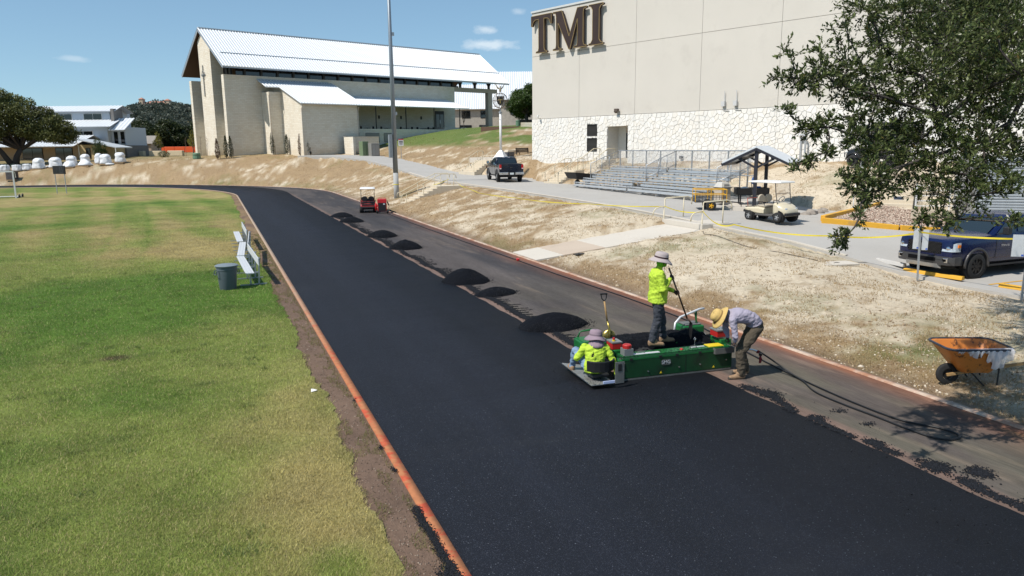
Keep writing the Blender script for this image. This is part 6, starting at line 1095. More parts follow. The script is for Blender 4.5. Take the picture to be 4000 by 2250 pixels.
    # rear
    MB().box(-3.12, -2.93, -.98, -.28, .56, .76).build('rear_bumper', CHR, o, bevel=.02); MB().box(-3.12, -2.93, .28, .98, .56, .76).build('rear_bumper', CHR, o, bevel=.02); MB().box(-3.10, -2.9, -.27, .27, .50, .73).build('bumper_step', TRIMB, o); MB().box(-3.115, -3.10, -.155, .155, .56, .71).build('number_plate', M('plate_white', (.62, .66, .66), .5), o)
    b = MB(); b.box(-2.972, -2.962, -.78, .78, .80, 1.36); b.build('tailgate', paint, o, bevel=.01); MB().lathe([(0, -2.98), (1, -2.98)], 24, axis='x').build('rear_emblem', GL2, o); em = LAST[0]; em.scale = (1, .115, .05); em.location = (0, 0, 1.12)
    MB().box(-2.6, -1.12, -.86, .86, 1.395, 1.402).build('bed_recess_dark', TRIMB, o)  # flat dark sheet stands for the shaded recess of the bed
    for k in (-1, 1): MB().box(-.92, -.80, k * .22 - .09, k * .22 + .09, 1.86, 1.885).build('brake_light', M('lens_white', (.7, .6, .6), .2), o)
    MB().box(-2.3, 2.5, -.7, .7, .32, .48).build('chassis', TRIMB, o)
    b = MB()
    for y in (-.45, .45): b.box(.15, .45, y - .25, y + .25, 1.15, 1.7)
    b.build('seat', TRIMB, o)
    MB().box(1.0, 1.02, .5, .62, 1.42, 1.46).build('sticker', M('sticker_cyan', (.3, .55, .65), .5), o)
    if badge: text_obj('door_badge', badge, .085, CHR, o, (.72, W + .024, 1.0), (R_(90), 0, R_(180)))
    return o
BLUEP = M('deep_blue_paint', (.003, .010, .058), .28, .15, var=.05, coat=.3); NAVYP = M('dark_navy_paint', (.006, .010, .024), .25, .4, var=.05, coat=.8); TEALP = M('dark_teal_paint', (.02, .035, .035), .25, .3, coat=1.)
pickup('pickup_truck', 'glossy deep blue pickup facing the track under the oak branches', (23.72, 16.35, .10), R_(180), BLUEP, RIMB, 'TITAN XD', chrome=M('gunmetal', (.07, .068, .07), .4, .4), low=M('gunmetal', (.07, .068, .07), .4, .4))
pickup('pickup_truck', 'dark navy pickup parked on the drive seen from behind', (22.55, 57.3, 1.58), R_(80), NAVYP, RIMS)
pickup('pickup_truck', 'dark vehicle whose front corner shows at the right edge behind the second sign', (23.6, 11.55, .08), R_(180), TEALP, RIMB)
# ---------------------------------------------------------------- golf carts
def golf_cart(label, loc, rz, paint, seat, roofm, shield, rack, rims=RIMS, sc=.88):
    o = thing('golf_cart', label, 'golf cart', loc, rz); o.scale = (sc, sc, sc); W = .58; r = .235
    def rg(x, w, zb, zt): return [(x, -w * .9, zb), (x, -w, zb + .06), (x, -w, zt - .08), (x, -w * .86, zt), (x, 0, zt + .03), (x, w * .86, zt), (x, w, zt - .08), (x, w, zb + .06), (x, w * .9, zb)]
    MB().loft([rg(1.22, .36, .34, .52), rg(1.15, .46, .28, .62), rg(.95, .55, .30, .74), rg(.70, .57, .32, .86), rg(.58, .56, .34, .90), rg(.52, .54, .36, .88)]).build('front_cowl', paint, o, auto=40)
    MB().loft([rg(.02, W, .32, .62), rg(-.3, W, .32, .66), rg(-.6, W, .36, .64), rg(-1.0, W * .97, .42, .62), rg(-1.18, W * .9, .46, .58)]).build('rear_body', paint, o, auto=40)
    MB().box(-.95, .95, -.55, .55, .24, .33).build('floor', TRIMB, o); MB().box(-.45, .55, -.62, .62, .26, .34).build('sill', M('sill_grey', (.09, .085, .08), .6), o, bevel=.02)
    MB().box(1.12, 1.27, -.5, .5, .30, .44).build('front_bumper', TRIMB, o, bevel=.03); MB().box(-1.27, -1.1, -.5, .5, .36, .48).build('rear_bumper', TRIMB, o, bevel=.03)
    MB().box(-.42, .08, -.5, .5, .66, .78).build('seat', seat, o, bevel=.05); b = MB()
    for s in (-1, 1):
        R = [[(-.46 + .1 * t, s * (.26 + .23 * math.cos(a)), 1.04 + .2 * math.sin(a)) for a in [k * math.pi / 6 for k in range(12)]] for t in (0, 1)]; b.loft(R)
    b.box(-.44, -.38, -.4, .4, .86, 1.06); b.build('seat_back', seat, o, bevel=.02)
    MB().tube([(.62, .22, .78), (.40, .22, 1.0)], .025, 6).build('steering_column', TRIMB, o); MB().tube([(.38 + .17 * .55 * math.sin(a), .22 + .17 * math.cos(a), 1.02 + .17 * .83 * math.sin(a)) for a in [k * math.pi / 8 for k in range(17)]], .016, 6).build('steering_wheel', TRIMB, o)
    RR = [(.82, .34), (.84, .5), (.6, .56), (-.6, .58), (-1.0, .52), (-1.04, .34)]; ou = [(x, -y) for x, y in RR] + [(x, y) for x, y in reversed(RR)]
    MB().loft([[(x, y, 1.80) for x, y in ou], [(x * 1.02, y * 1.03, 1.83) for x, y in ou], [(x * .98, y * .96, 1.875) for x, y in ou], [(x * .7, y * .7, 1.90) for x, y in ou]]).build('roof', roofm, o, auto=40)
    for s in (-1, 1):
        MB().tube([(.72, s * .5, .84), (.62, s * .51, 1.3), (.56, s * .52, 1.81)], .018, 6).build('strut', TRIMB, o); MB().tube([(-.62, s * .5, .64), (-.72, s * .51, 1.2), (-.86, s * .5, 1.82)], .018, 6).build('strut', TRIMB, o)
        MB().tube([(-.34, s * .56, .78), (-.34, s * .58, .92), (-.05, s * .58, .92), (.05, s * .57, .80)], .02, 6).build('armrest', TRIMB, o, smooth=True)
        MB().ell((1.12, s * .36, .62), (.05, .1, .05), 10, 6).build('headlight', HLGL, o)
        for x in (.83, -.82):
            MB().lathe([(0, s * (W - .02)), (r + .06, s * (W - .02)), (r + .06, s * (W - .22))], 20, (x, 0, r + .02), 'y').build('wheel_well_shade', M('well_shade', (.006, .006, .007), .9), o); wheel(o, x, s * .56, r, .2, rims, 5, s, .56)  # dark discs imitate the shade inside the wheel arches
    if shield: MB().add([(.70, -.49, .88), (.70, .49, .88), (.555, .51, 1.79), (.555, -.51, 1.79)], [(0, 1, 2, 3)]).build('windshield', glassy('clear_shield', (.8, .82, .82), .22, .05), o, fix=False); MB().bar((.632, -.5, 1.32), (.632, .5, 1.32), .02, .02).build('shield_hinge', TRIMB, o)
    if rack: MB().tube([(-1.05, -.42, .62), (-1.1, -.42, 1.02), (-1.1, .42, 1.02), (-1.05, .42, .62)], .018, 6).build('bag_bar', M('rack_red', (.4, .08, .05), .5), o, smooth=True); MB().box(-1.2, -.75, -.42, .42, .6, .64).build('bag_shelf', TRIMB, o)
    else: MB().box(-1.2, -.62, -.5, .5, .62, .66).build('bag_shelf', TRIMB, o); MB().tube([(-1.1, -.35, .64), (-1.12, -.35, 1.2), (-1.12, .35, 1.2), (-1.1, .35, .64)], .016, 6).build('bag_bar', TRIMB, o)
    return o
CREAM = M('cart_cream', (.62, .55, .40), .3, var=.04, coat=.5); golf_cart('cream golf cart with clear windshield parked on the drive', (21.78, 24.55, 1.13), R_(-80), CREAM, M('seat_beige', (.48, .42, .33), .6), M('cart_roof', (.74, .73, .70), .4), True, True)
golf_cart('red golf cart with white roof and black seats on the track', (9.8, 50.6, .0), R_(79), M('cart_red', (.42, .05, .05), .35, dirt=(.5, .25, .22)), M('seat_black', (.012, .012, .013), .5), M('cart_roof_w', (.80, .80, .79), .4), False, False)
# ---------------------------------------------------------------- generator by the red cart
g = thing('generator', 'red wheeled generator with black front beside the red golf cart', 'generator', (10.42, 48.95, .01), R_(-14)); RG = M('generator_red', (.52, .02, .025), .4)
MB().box(-.3, .3, -.25, .3, .14, .95).build('housing', RG, g, bevel=.03); MB().box(-.25, .25, -.28, -.25, .17, .70).build('front_panel', BLK, g); MB().box(.08, .2, -.285, -.28, .58, .66).build('label_plate', M('plate_white', (.62, .66, .66), .5), g); MB().tube([(-.24, -.2, .95), (-.24, -.2, 1.03), (.24, -.2, 1.03), (.24, -.2, .95)], .016, 6).build('handle', RG, g); MB().lathe([(.0, -.41), (.07, -.41), (.07, -.3), (.0, -.3)], 10, (0, -.1, .5), 'x').build('extinguisher_cap', RG, g)
MB().lathe([(.0, .0), (.075, .0), (.075, .45), (.03, .52), (.02, .58)], 12, (-.4, -.1, .16)).build('gas_bottle', M('bottle_red', (.6, .02, .02), .3), g, smooth=True)
wm3 = MB().lathe([(.02, -.04), (.11, -.045), (.12, 0), (.11, .045), (.02, .04)], 14, axis='x').mesh('wheel', TYRE)
for x in (-.34, .34):
    for y in (-.2, .22): link('wheel', wm3, g, (x, y, .12))
b = MB()
for k in range(7): z = .85 - k * .03; b.tube([(.34, 0, z), (.46, .12, .55 - k * .02), (.42, -.1, .25), (.62 + .05 * k, -.15 + .07 * k, .02)], .012, 5)
b.build('cable', BLK, g)
# ---------------------------------------------------------------- trailer with yellow rails
t = thing('yellow_trailer', 'small black mesh trailer with yellow top rails beside the bleachers', 'trailer', (21.95, 29.0, 1.24), R_(-28)); YR = M('rail_yellow', (.72, .38, .02), .45); MSH = M('mesh_black', (.03, .03, .03), .6)
MB().box(-.72, .72, -.5, .5, .38, .42).build('bed', MSH, t); b = MB()
for y in (-.5, .5): b.tube([(-.72, y, .62), (.72, y, .62)], .012, 5); [b.tube([(-.72 + k * .16, y, .42), (-.72 + k * .16, y, .72)], .007, 4) for k in range(10)]
for x in (-.72, .72): b.tube([(x, -.5, .62), (x, .5, .62)], .012, 5); [b.tube([(x, -.5 + k * .16, .42), (x, -.5 + k * .16, .72)], .007, 4) for k in range(7)]
tag(b.build('side_mesh', MSH, t), kind='stuff')
b = MB(); b.tube([(-.72, -.5, .98), (.72, -.5, .98), (.72, .5, .98), (-.72, .5, .98), (-.72, -.5, .98)], .022, 6); b.tube([(-.72, -.5, .74), (.72, -.5, .74), (.72, .5, .74), (-.72, .5, .74), (-.72, -.5, .74)], .02, 6)
for x in (-.72, 0, .72): b.tube([(x, -.5, .42), (x, -.5, .98)], .018, 5); b.tube([(x, .5, .42), (x, .5, .98)], .018, 5)
b.build('yellow_rail', YR, t)
for s in (-1, 1): wheel(t, 0, s * .56, .24, .17, YR, 5, s, .5)
MB().tube([(.72, 0, .4), (1.6, 0, .32)], .03, 6).build('tow_bar', TRIMB, t); MB().tube([(1.5, 0, 0), (1.5, 0, .36)], .02, 6).build('jack', TRIMB, t)
# ---------------------------------------------------------------- utility vehicle on the slope
u = thing('utility_vehicle', 'black off road utility vehicle parked against the gym wall', 'utility vehicle', (35.3, 31.5, 3.0), R_(110)); KB = M('utv_black', (.010, .010, .011), .35, coat=.4)
def rgu(x, w, zb, zt): return [(x, -w, zb), (x, -w, zt - .08), (x, -w * .8, zt), (x, w * .8, zt), (x, w, zt - .08), (x, w, zb)]
MB().loft([rgu(1.5, .5, .5, .72), rgu(1.35, .62, .45, .95), rgu(.9, .66, .45, 1.08), rgu(.6, .68, .45, 1.12), rgu(.55, .68, .45, 1.0)]).build('hood', KB, u, auto=40); MB().box(-.6, .6, -.68, .68, .4, .5).build('floor', KB, u); MB().box(-1.6, -.6, -.7, .7, .7, 1.0).build('cargo_bed', KB, u, bevel=.03); MB().box(-.55, -.05, -.6, .6, .5, .85).build('seat', KB, u, bevel=.05); MB().box(-.6, -.48, -.6, .6, .85, 1.3).build('seat_back', KB, u, bevel=.04)
b = MB()
for s in (-1, 1): b.tube([(.62, s * .66, 1.05), (.25, s * .6, 1.85), (-.6, s * .6, 1.87), (-.68, s * .66, .9)], .025, 6); b.tube([(-.15, s * .66, .5), (-.15, s * .6, 1.86)], .02, 6)
b.tube([(.25, -.6, 1.85), (.25, .6, 1.85)], .025, 6); b.tube([(-.6, -.6, 1.87), (-.6, .6, 1.87)], .025, 6); b.build('roll_cage', KB, u); MB().box(-.62, .28, -.6, .6, 1.87, 1.9).build('roof', KB, u)
MB().tube([(1.58, -.5, .5), (1.6, -.5, .75), (1.6, .5, .75), (1.58, .5, .5)], .03, 6).build('bull_bar', KB, u); MB().tube([(.3 + .14 * .5 * math.sin(a), .3 + .15 * math.cos(a), 1.15 + .13 * math.sin(a)) for a in [k * math.pi / 7 for k in range(15)]], .014, 5).build('steering_wheel', KB, u)
for s in (-1, 1):
    for x in (1.05, -1.05): wheel(u, x, s * .62, .32, .26, RIMB, 6, s, .55); MB().tube(arc((x, s * .64, .34), .4, .1, math.pi - .1, 10), .05, 6).build('fender', KB, u, smooth=True)
    MB().ell((1.5, s * .4, .78), (.05, .1, .06), 10, 6).build('headlight', HLGL, u)
# ---------------------------------------------------------------- wheelbarrow
w = thing('wheelbarrow', 'orange wheelbarrow tray with tarry rim and torn plastic liner on the dirt', 'wheelbarrow', (11.84, 8.66, gz(11.84, 8.66)), R_(-24))
def tray_mat():
    t = NT('orange_tray'); co = t.coord('Object'); n1 = t.noise(co, 7, 5, .7); n2 = t.noise(co, 2.2, 4, .6); c = t.mix((.66, .19, .015), (.58, .24, .07), n2); z = t.n('SeparateXYZ', None, Vector=co).outputs[2]
    c = t.mix(c, (.03, .02, .015), t.math('MULTIPLY', t.ramp(n1, .56, .66), .9)); c = t.mix(c, (.55, .42, .34), t.math('MULTIPLY', t.ramp(n2, .58, .7), .5)); return t.fin(c, .45)
TRAYM = tray_mat()
def rrect(x0, x1, y, z, r, n=4, zt=0):
    out = []
    for cx, cy, a0 in ((x1 - r, y - r, 0), (x0 + r, y - r, 90), (x0 + r, -y + r, 180), (x1 - r, -y + r, 270)):
        for k in range(n + 1): a = R_(a0 + 90 * k / n); px = cx + r * math.cos(a); out.append((px, cy + r * math.sin(a), z + zt * (px - x0)))
    return out
outer = [rrect(.14, .66, .22, .27, .1), rrect(.02, .74, .30, .42, .14, zt=.01), rrect(-.18, .86, .39, .68, .18, zt=.0), rrect(-.22, .90, .415, .73, .18, zt=.0)]; inner = [rrect(-.16, .84, .37, .72, .17, zt=.0), rrect(.04, .72, .285, .44, .13, zt=.01), rrect(.16, .64, .205, .29, .1)]
MB().loft(outer + inner, cap=True).build('tray', TRAYM, w, auto=50)
MB().tube(rrect(-.22, .90, .415, .73, .18, 4, 0) + [rrect(-.22, .90, .415, .73, .18, 4, 0)[0]], .022, 7).build('tray_rim', M('tarry_rim', (.03, .035, .05), .4, dirt=(.1, .1, .12), dscale=8), w, smooth=True)
wheel(w, 0.0, 0, .19, .09, RIMB, 5, 1, .55)
WOOD = M('handle_wood', (.36, .22, .09), .7, var=.3, scale=12, dirt=(.08, .05, .03), dscale=5)
for s in (-1, 1):
    MB().bar((-.05, s * .07, .19), (1.32, s * .3, .50), .04, .045).build('handle', WOOD, w); MB().tube([(.3, s * .2, .27), (.55, s * .26, .0), (.72, s * .26, .0), (.74, s * .24, .36)], .014, 6).build('leg', DARK, w)
b = MB(); b.tube([(.1, -.12, .22), (.1, .12, .22)], .012, 5); b.tube([(0.05, -.07, .34), (0.05, .07, .34)], .01, 5); b.build('brace', DARK, w)
LIN = glassy('plastic_liner', (.80, .77, .78), .72, .25)
q = random.Random(5)
def liner(x0, x1, y, top, drop, sd):
    n = 14; q = random.Random(sd); R0 = []; R1 = []; R2 = []
    for k in range(n + 1): f = k / n; x = x0 + (x1 - x0) * f; wv = .02 * math.sin(k * 1.7) ; R0.append((x, y * .93, top + .022 * x + .02)); R1.append((x, y * 1.05 + wv, top - .02 + .02 * x)); R2.append((x + .02 * math.sin(k), y * 1.0 + wv * 1.5 - math.copysign(.04, y), top - drop * (1 - .5 * (2 * f - 1) ** 2) * q.uniform(.75, 1.1)))
    MB().loft([R0, R1, R2], close=False, cap=False).build('liner', LIN, w, smooth=True, fix=False)
liner(.08, .42, -.415, .73, .15, 1); liner(.42, .84, -.415, .73, .36, 2); liner(-.1, .06, -.40, .73, .08, 3); liner(.15, .8, .415, .73, .15, 4)
# ================================================================ paving machine (box spreader with screed)
PM = thing('paving_machine', 'green track paving machine with black rubber granules in its hopper', 'paving machine', (6.73, 11.26, 0), R_(-5)); PG = M('machine_green', (.010, .13, .030), .38, var=.15, scale=3, dirt=(.010, .03, .012), dscale=2.5, dlo=.56, dhi=.72); PG_SHADE = M('machine_green_shaded', (.006, .050, .015), .45, var=.2, dirt=(.008, .02, .010), dscale=2, dlo=.5, dhi=.7); DST = M('dirty_steel', (.20, .20, .19), .5, .5, var=.3, scale=9); RUB = M('rubber_granules', (.005, .006, .009), .9, var=.6, scale=60, bump=1., bscale=70, spec=.12)  # second green has the front face's shade in its colour, plus black dirt
b = MB(); b.prism([(0, .05), (.30, .05), (.30, .40), (.26, .46), (.03, .46), (0, .43)], lambda y, z, x: (x, y, z), 0, 2.33); b.build('screed_box', PG_SHADE, PM, bevel=.008)
MB().box(.02, 2.31, .03, .27, .4605, .472).build('screed_lid', PG, PM, bevel=.004); MB().box(0.01, 2.32, -.004, .0, .40, .425).build('lid_lip', PG, PM)
MB().box(.02, 2.31, .0, .3, .015, .045).build('screed_plate', DST, PM); MB().box(.22, .80, .05, .13, .4725, .486).build('lid_rail', ALUW, PM, bevel=.004); MB().box(1.52, 1.80, .13, .17, .473, .49).build('lid_rail', ALUW, PM)
MB().box(1.318, 1.322, -.006, .001, .06, .42).build('panel_joint', BLK, PM)
sb = MB(); N_ = 20; ol = [(.90 + math.copysign(.055, math.cos(a)) + .045 * math.cos(a), .295 + .05 * math.sin(a)) for a in [2 * math.pi * k / N_ + .01 for k in range(N_)]]; sb.prism(ol, lambda x, z, y: (x, y, z), -.007, -.001); sb.build('badge', M('badge_grey', (.045, .05, .05), .4), PM); bd = LAST[0]
text_obj('badge_letters', 'SMG', .095, M('letter_silver', (.55, .58, .6), .4), bd, (.90, -.009, .295), (R_(90), 0, 0), .002)
b = MB(); n = len(ol)
for k in range(n): p0, p1 = ol[k], ol[(k + 1) % n]; b.bar((p0[0], -.009, p0[1]), (p1[0], -.009, p1[1]), .006, .005, up=(0, 1, 0))
b.build('badge_rim', DST, bd)
bo = MB().lathe([(0, -.02), (.014, -.018), (.016, 0)], 10, axis='y').mesh('bolt', STEEL)
for x, z in ((.53, .15), (1.18, .17), (1.63, .18), (2.2, .22)): link('bolt', bo, PM, (x, 0, z))
for x in (.8, 1.93): MB().prism([(-.025, 0), (.025, 0), (0, .045)], lambda a, z, d: (x + a, d, .085 + z), -.004, -.001).build('warning_triangle', M('sticker_yellow', (.75, .55, .02), .5), PM)
cl = MB().box(-.03, .03, -.012, .0, -.02, .02).mesh('clasp', BLK)
for x in (.18, .78, 1.13, 1.62): link('clasp', cl, PM, (x, 0, .415))
for x in (.35, 1.45): MB().tube([(x, .1, .472), (x + .02, .1, .52), (x + .14, .1, .52), (x + .16, .1, .472)], .01, 6).build('lift_handle', DST, PM)
MB().lathe([(0, 0), (.035, 0), (.035, .012), (.015, .03), (0, .034)], 12, (1.28, .1, .473)).build('red_cap', M('knob_red', (.42, .018, .016), .45), PM); MB().tube([(1.62, .2, .47), (1.62, .2, .60), (1.60, .2, .63), (1.62, .2, .66), (1.64, .2, .63), (1.62, .2, .60)], .008, 6).build('eye_bolt', STEEL, PM)
# hopper
b = MB(); b.box(.22, 2.25, .58, .62, .10, .47); b.box(.22, 2.25, 1.22, 1.26, .10, .50); b.box(.22, .26, .62, 1.22, .10, .48); b.box(2.21, 2.25, .62, 1.22, .1, .48); b.box(.26, 2.21, .62, 1.22, .10, .13); b.build('hopper', PG_SHADE, PM)
for x in (.93, 1.42): MB().box(x, x + .03, .55, .58, .08, .49).build('hopper_rib', PG, PM)
MB().lathe([(0, .574), (.036, .574), (.036, .58)], 16, (1.17, 0, .34), 'y').build('warning_disc', M('sticker_yellow', (.75, .55, .02), .5), PM); MB().lathe([(0, .571), (.02, .571)], 12, (1.17, 0, .34), 'y').build('disc_mark', BLK, PM)
gx, gy = np.meshgrid(np.linspace(.2, 2.27, 80), np.linspace(.50, 1.32, 34)); ex = np.minimum(np.minimum(gx - .2, 2.27 - gx), np.minimum(gy - .50, 1.32 - gy)); hz = .45 + .13 * sst(ex, 0, .22) + .05 * (fbm(gx * 3, gy * 3, 3, 5) - .5) + .035 * (fbm(gx * 14, gy * 14, 3, 6) - .5) - .06 * (1 - sst(ex, 0, .05))
for fx, fy in ((1.02, .72), (1.38, .98)): hz = hz - .05 * np.exp(-((gx - fx) / .16) ** 2 - ((gy - fy) / .09) ** 2) + .02 * np.exp(-((gx - fx) / .24) ** 2 - ((gy - fy) / .16) ** 2)
i, j = np.meshgrid(np.arange(33), np.arange(79), indexing='ij'); q = (i * 80 + j).ravel(); tag(link('granules', big_mesh('granules', np.stack([gx.ravel(), gy.ravel(), hz.ravel()], 1), np.stack([q, q + 1, q + 81, q + 80], 1), RUB, None, False), PM), kind='stuff')
rng = np.random.default_rng(3); k = 2600; px = rng.uniform(.2, 2.27, k); py = rng.uniform(.54, 1.28, k); pz = np.array([hz[min(33, int((y - .50) / .82 * 33)) if y > .50 else 0, min(79, int((x - .2) / 2.07 * 79))] for x, y in zip(px, py)])
pebbles('loose_granules', px, py, pz + .004, rng.uniform(.006, .014, k), mix3((.006, .007, .009), (.02, .022, .028), rng.uniform(0, 1, k)), PM, rng)
for x in (.66, 1.88):
    w_ = wheel(PM, x, .44, .235, .14, M('rim_dirty', (.02, .02, .02), .7), 5, -1, .5)
    q = MB(); 
    for k in range(18): a = k * math.pi / 9; q.bar((.225 * math.cos(a), -.07, .225 * math.sin(a)), (.225 * math.cos(a + .12), .07, .225 * math.sin(a + .12)), .03, .03)
    q.build('tread', TYRE, w_)
    for dx in (-.25, .28): MB().box(x + dx - .05, x + dx + .05, .38, .56, .08, .3).build('bracket', RUB, PM)
MB().box(.3, 2.2, .32, .36, .10, .18).build('frame_beam', PG_SHADE, PM, bevel=.01)
# torn foil lining at the right of the hopper
b = MB(); R0 = []; R1 = []
for k in range(16): f = k / 15; R0.append((2.0 + .3 * f, 1.24 - .75 * f + .02 * math.sin(k * 2.1), .56 + .03 * math.sin(k * 1.7))); R1.append((2.12 + .25 * f + .03 * math.sin(k * 3), 1.22 - .7 * f, .46 + .04 * math.sin(k * 2.7)))
b.loft([R0, R1], close=False, cap=False); b.build('foil_lining', M('foil', (.7, .74, .78), .3, .6, bump=1, bscale=20), PM, smooth=True, fix=False)
# left end: rear tank box, controls
MB().box(-.36, .16, 1.02, 1.52, .16, .50).build('left_tank', PG, PM, bevel=.025); lt = LAST[0]; MB().box(-.33, .13, 1.05, 1.49, .5005, .515).build('tank_lid', PG, lt, bevel=.008); MB().box(-.05, .14, 1.02, 1.35, .515, .56).build('engine_cover', DST, lt, bevel=.01); MB().tube([(-.28, 1.5, .5), (-.22, 1.5, .62), (.05, 1.5, .64), (.14, 1.5, .56)], .018, 6).build('grab_bar', PG, lt, smooth=True)
text_obj('tank_letters', 'Plano', .06, WHITE_M, lt, (-.02, 1.018, .40), (R_(90), 0, 0), .001); MB().box(-.32, -.25, 1.014, 1.0185, .36, .44).build('tank_plate', DST, lt)
MB().box(-.02, .12, .30, .56, .12, .52).build('control_column', PG, PM, bevel=.012); cc_ = LAST[0]; MB().box(-.04, .16, .36, .62, .52, .64).build('control_box', M('knob_red', (.42, .018, .016), .45), cc_, bevel=.008); MB().box(-.045, .165, .355, .625, .641, .665).build('control_top', M('panel_grey', (.25, .26, .26), .5, .3), cc_); MB().lathe([(.03, .665), (.03, .69), (.0, .69)], 12, (.03, .45, 0)).build('stop_ring', M('sticker_yellow', (.75, .55, .02), .5), cc_); MB().lathe([(.022, .69), (.026, .715), (.02, .735), (0, .74)], 12, (.03, .45, 0)).build('stop_button', M('knob_red', (.42, .018, .016), .45), cc_)
MB().box(.06, .24, .04, .22, .46, .60).build('motor_box', M('panel_grey', (.25, .26, .26), .5, .3), cc_); MB().lathe([(.07, .60), (.085, .605), (.085, .66), (.07, .675), (0, .68)], 16, (.15, .13, 0)).build('motor_cap', M('knob_red', (.42, .018, .016), .45), cc_)
b = MB(); q = random.Random(8)
for k in range(8): x = -.02 + q.uniform(-.05, .1); b.tube([(x, .05 + q.uniform(-.05, .1), .12), (x - .06, -.02, .25 + q.uniform(0, .1)), (x + .03, .06, .44)], .012, 5)
b.build('hydraulic_hoses', BLK, PM); MB().box(-.10, .0, -.02, .16, .06, .42).build('end_plate', PG, PM, bevel=.01); MB().lathe([(.02, -.03), (.035, -.03), (.035, -.02)], 14, (-.05, 0, .24), 'y').build('ring', DST, PM)
# right end: control box, tray, far unit
MB().box(2.20, 2.44, .20, .58, .14, .56).build('right_column', PG, PM, bevel=.015); rc = LAST[0]; MB().box(2.14, 2.40, .24, .50, .60, .72).build('control_box', M('knob_red', (.42, .018, .016), .45), rc, bevel=.008); MB().box(2.13, 2.41, .23, .51, .721, .745).build('control_top', M('panel_grey', (.25, .26, .26), .5, .3), rc)
for k in range(4): MB().lathe([(.012, .745), (.012, .765), (0, .767)], 8, (2.18 + k * .06, .34, 0)).build('switch', STEEL, rc)
b = MB(); b.box(1.92, 2.34, -.06, .24, .36, .37); b.box(1.92, 2.34, -.06, -.05, .37, .47); b.box(1.92, 2.34, .23, .24, .37, .47); b.box(1.92, 1.93, -.05, .23, .37, .47); b.box(2.33, 2.34, -.05, .23, .37, .47); b.build('tool_tray', DST, PM)
MB().box(1.86, 2.18, .06, .26, .475, .488).build('yellow_plate', M('sticker_yellow', (.75, .55, .02), .5), PM)
MB().box(2.05, 2.55, 1.35, 1.75, .18, .56).build('right_tank', PG, PM, bevel=.03); rt = LAST[0]; MB().box(2.12, 2.5, 1.4, 1.7, .5605, .59).build('tank_lid', DST, rt, bevel=.01)
MB().tube([(1.80, 1.3, .45), (1.84, 1.34, .66), (2.0, 1.42, .76), (2.5, 1.5, .88), (2.62, 1.52, .88)], .024, 8).build('grab_bar', ALUW, PM, smooth=True); MB().tube([(2.42, 1.45, .56), (2.40, 1.5, .80), (2.5, 1.62, .82), (2.54, 1.68, .56)], .02, 6).build('hoop_bar', PG, PM, smooth=True)
# seat and foot plate at the left end
MB().add([(-.74, -.30, .09), (-.30, -.30, .09), (-.30, .70, .12), (-.82, .98, .15), (-.74, -.30, .11), (-.30, -.30, .11), (-.30, .70, .14), (-.82, .98, .17)], [(0, 1, 2, 3), (4, 5, 6, 7), (0, 1, 5, 4), (1, 2, 6, 5), (2, 3, 7, 6), (3, 0, 4, 7)]).build('foot_plate', M('checker_plate', (.34, .34, .33), .45, .5, var=.3, scale=8, dirt=(.12, .11, .1), dscale=4), PM, bevel=.006); MB().add([(-.83, .96, .15), (-.75, -.28, .09), (-.80, -.28, .15), (-.89, .96, .21)], [(0, 1, 2, 3)]).build('plate_lip', ALUW, PM, fix=False)
MB().box(-.66, -.30, -.12, .26, .17, .23).build('seat_pan', BLK, PM, bevel=.03)
b = MB(); prev = None
rings = []
for k in range(9): a = R_(200 + k * 17.5); rings.append([(-.47 + r_ * math.cos(a), .02 + r_ * .95 * math.sin(a), z) for r_, z in ((.25, .30), (.29, .30), (.30, .50), (.26, .50))])
b.loft(rings); b.build('seat_back', BLK, PM, bevel=.012)
MB().box(-.30, -.12, -.34, -.325, .10, .50).build('side_plate', DST, PM, bevel=.004); MB().box(-.245, -.175, -.346, -.341, .33, .46).build('plate_slot', BLK, PM); MB().box(-.52, -.14, -.325, -.30, .115, .16).build('seat_bracket', M('pale_blue_plate', (.45, .52, .75), .5), PM)
k = 900; px = np.concatenate([rng.uniform(0, 2.3, 500), rng.uniform(-.8, -.3, 250), rng.uniform(0, 2.3, 150)]); py = np.concatenate([rng.uniform(.0, .29, 500), rng.uniform(-.3, .7, 250), rng.uniform(.3, .55, 150)]); pz = np.concatenate([np.full(500, .474), .115 + np.zeros(250) + .03 * (py[500:750] + .3), np.full(150, .02)]); pebbles('stuck_crumbs', px, py, pz, rng.uniform(.004, .011, k), mix3((.006, .007, .009), (.02, .022, .028), rng.uniform(0, 1, k)), PM, rng)
b = MB(); q = random.Random(21)
for x0 in (.1, 2.26):
    for k in range(5): b.tube([(x0 + q.uniform(-.06, .06), .3, .2 + q.uniform(0, .2)), (x0 + q.uniform(-.1, .1), .42, .35 + q.uniform(-.1, .2)), (x0 + q.uniform(-.1, .1), .6 + q.uniform(0, .3), .3 + q.uniform(-.05, .2))], .011, 5)
b.build('hydraulic_hoses', BLK, PM)
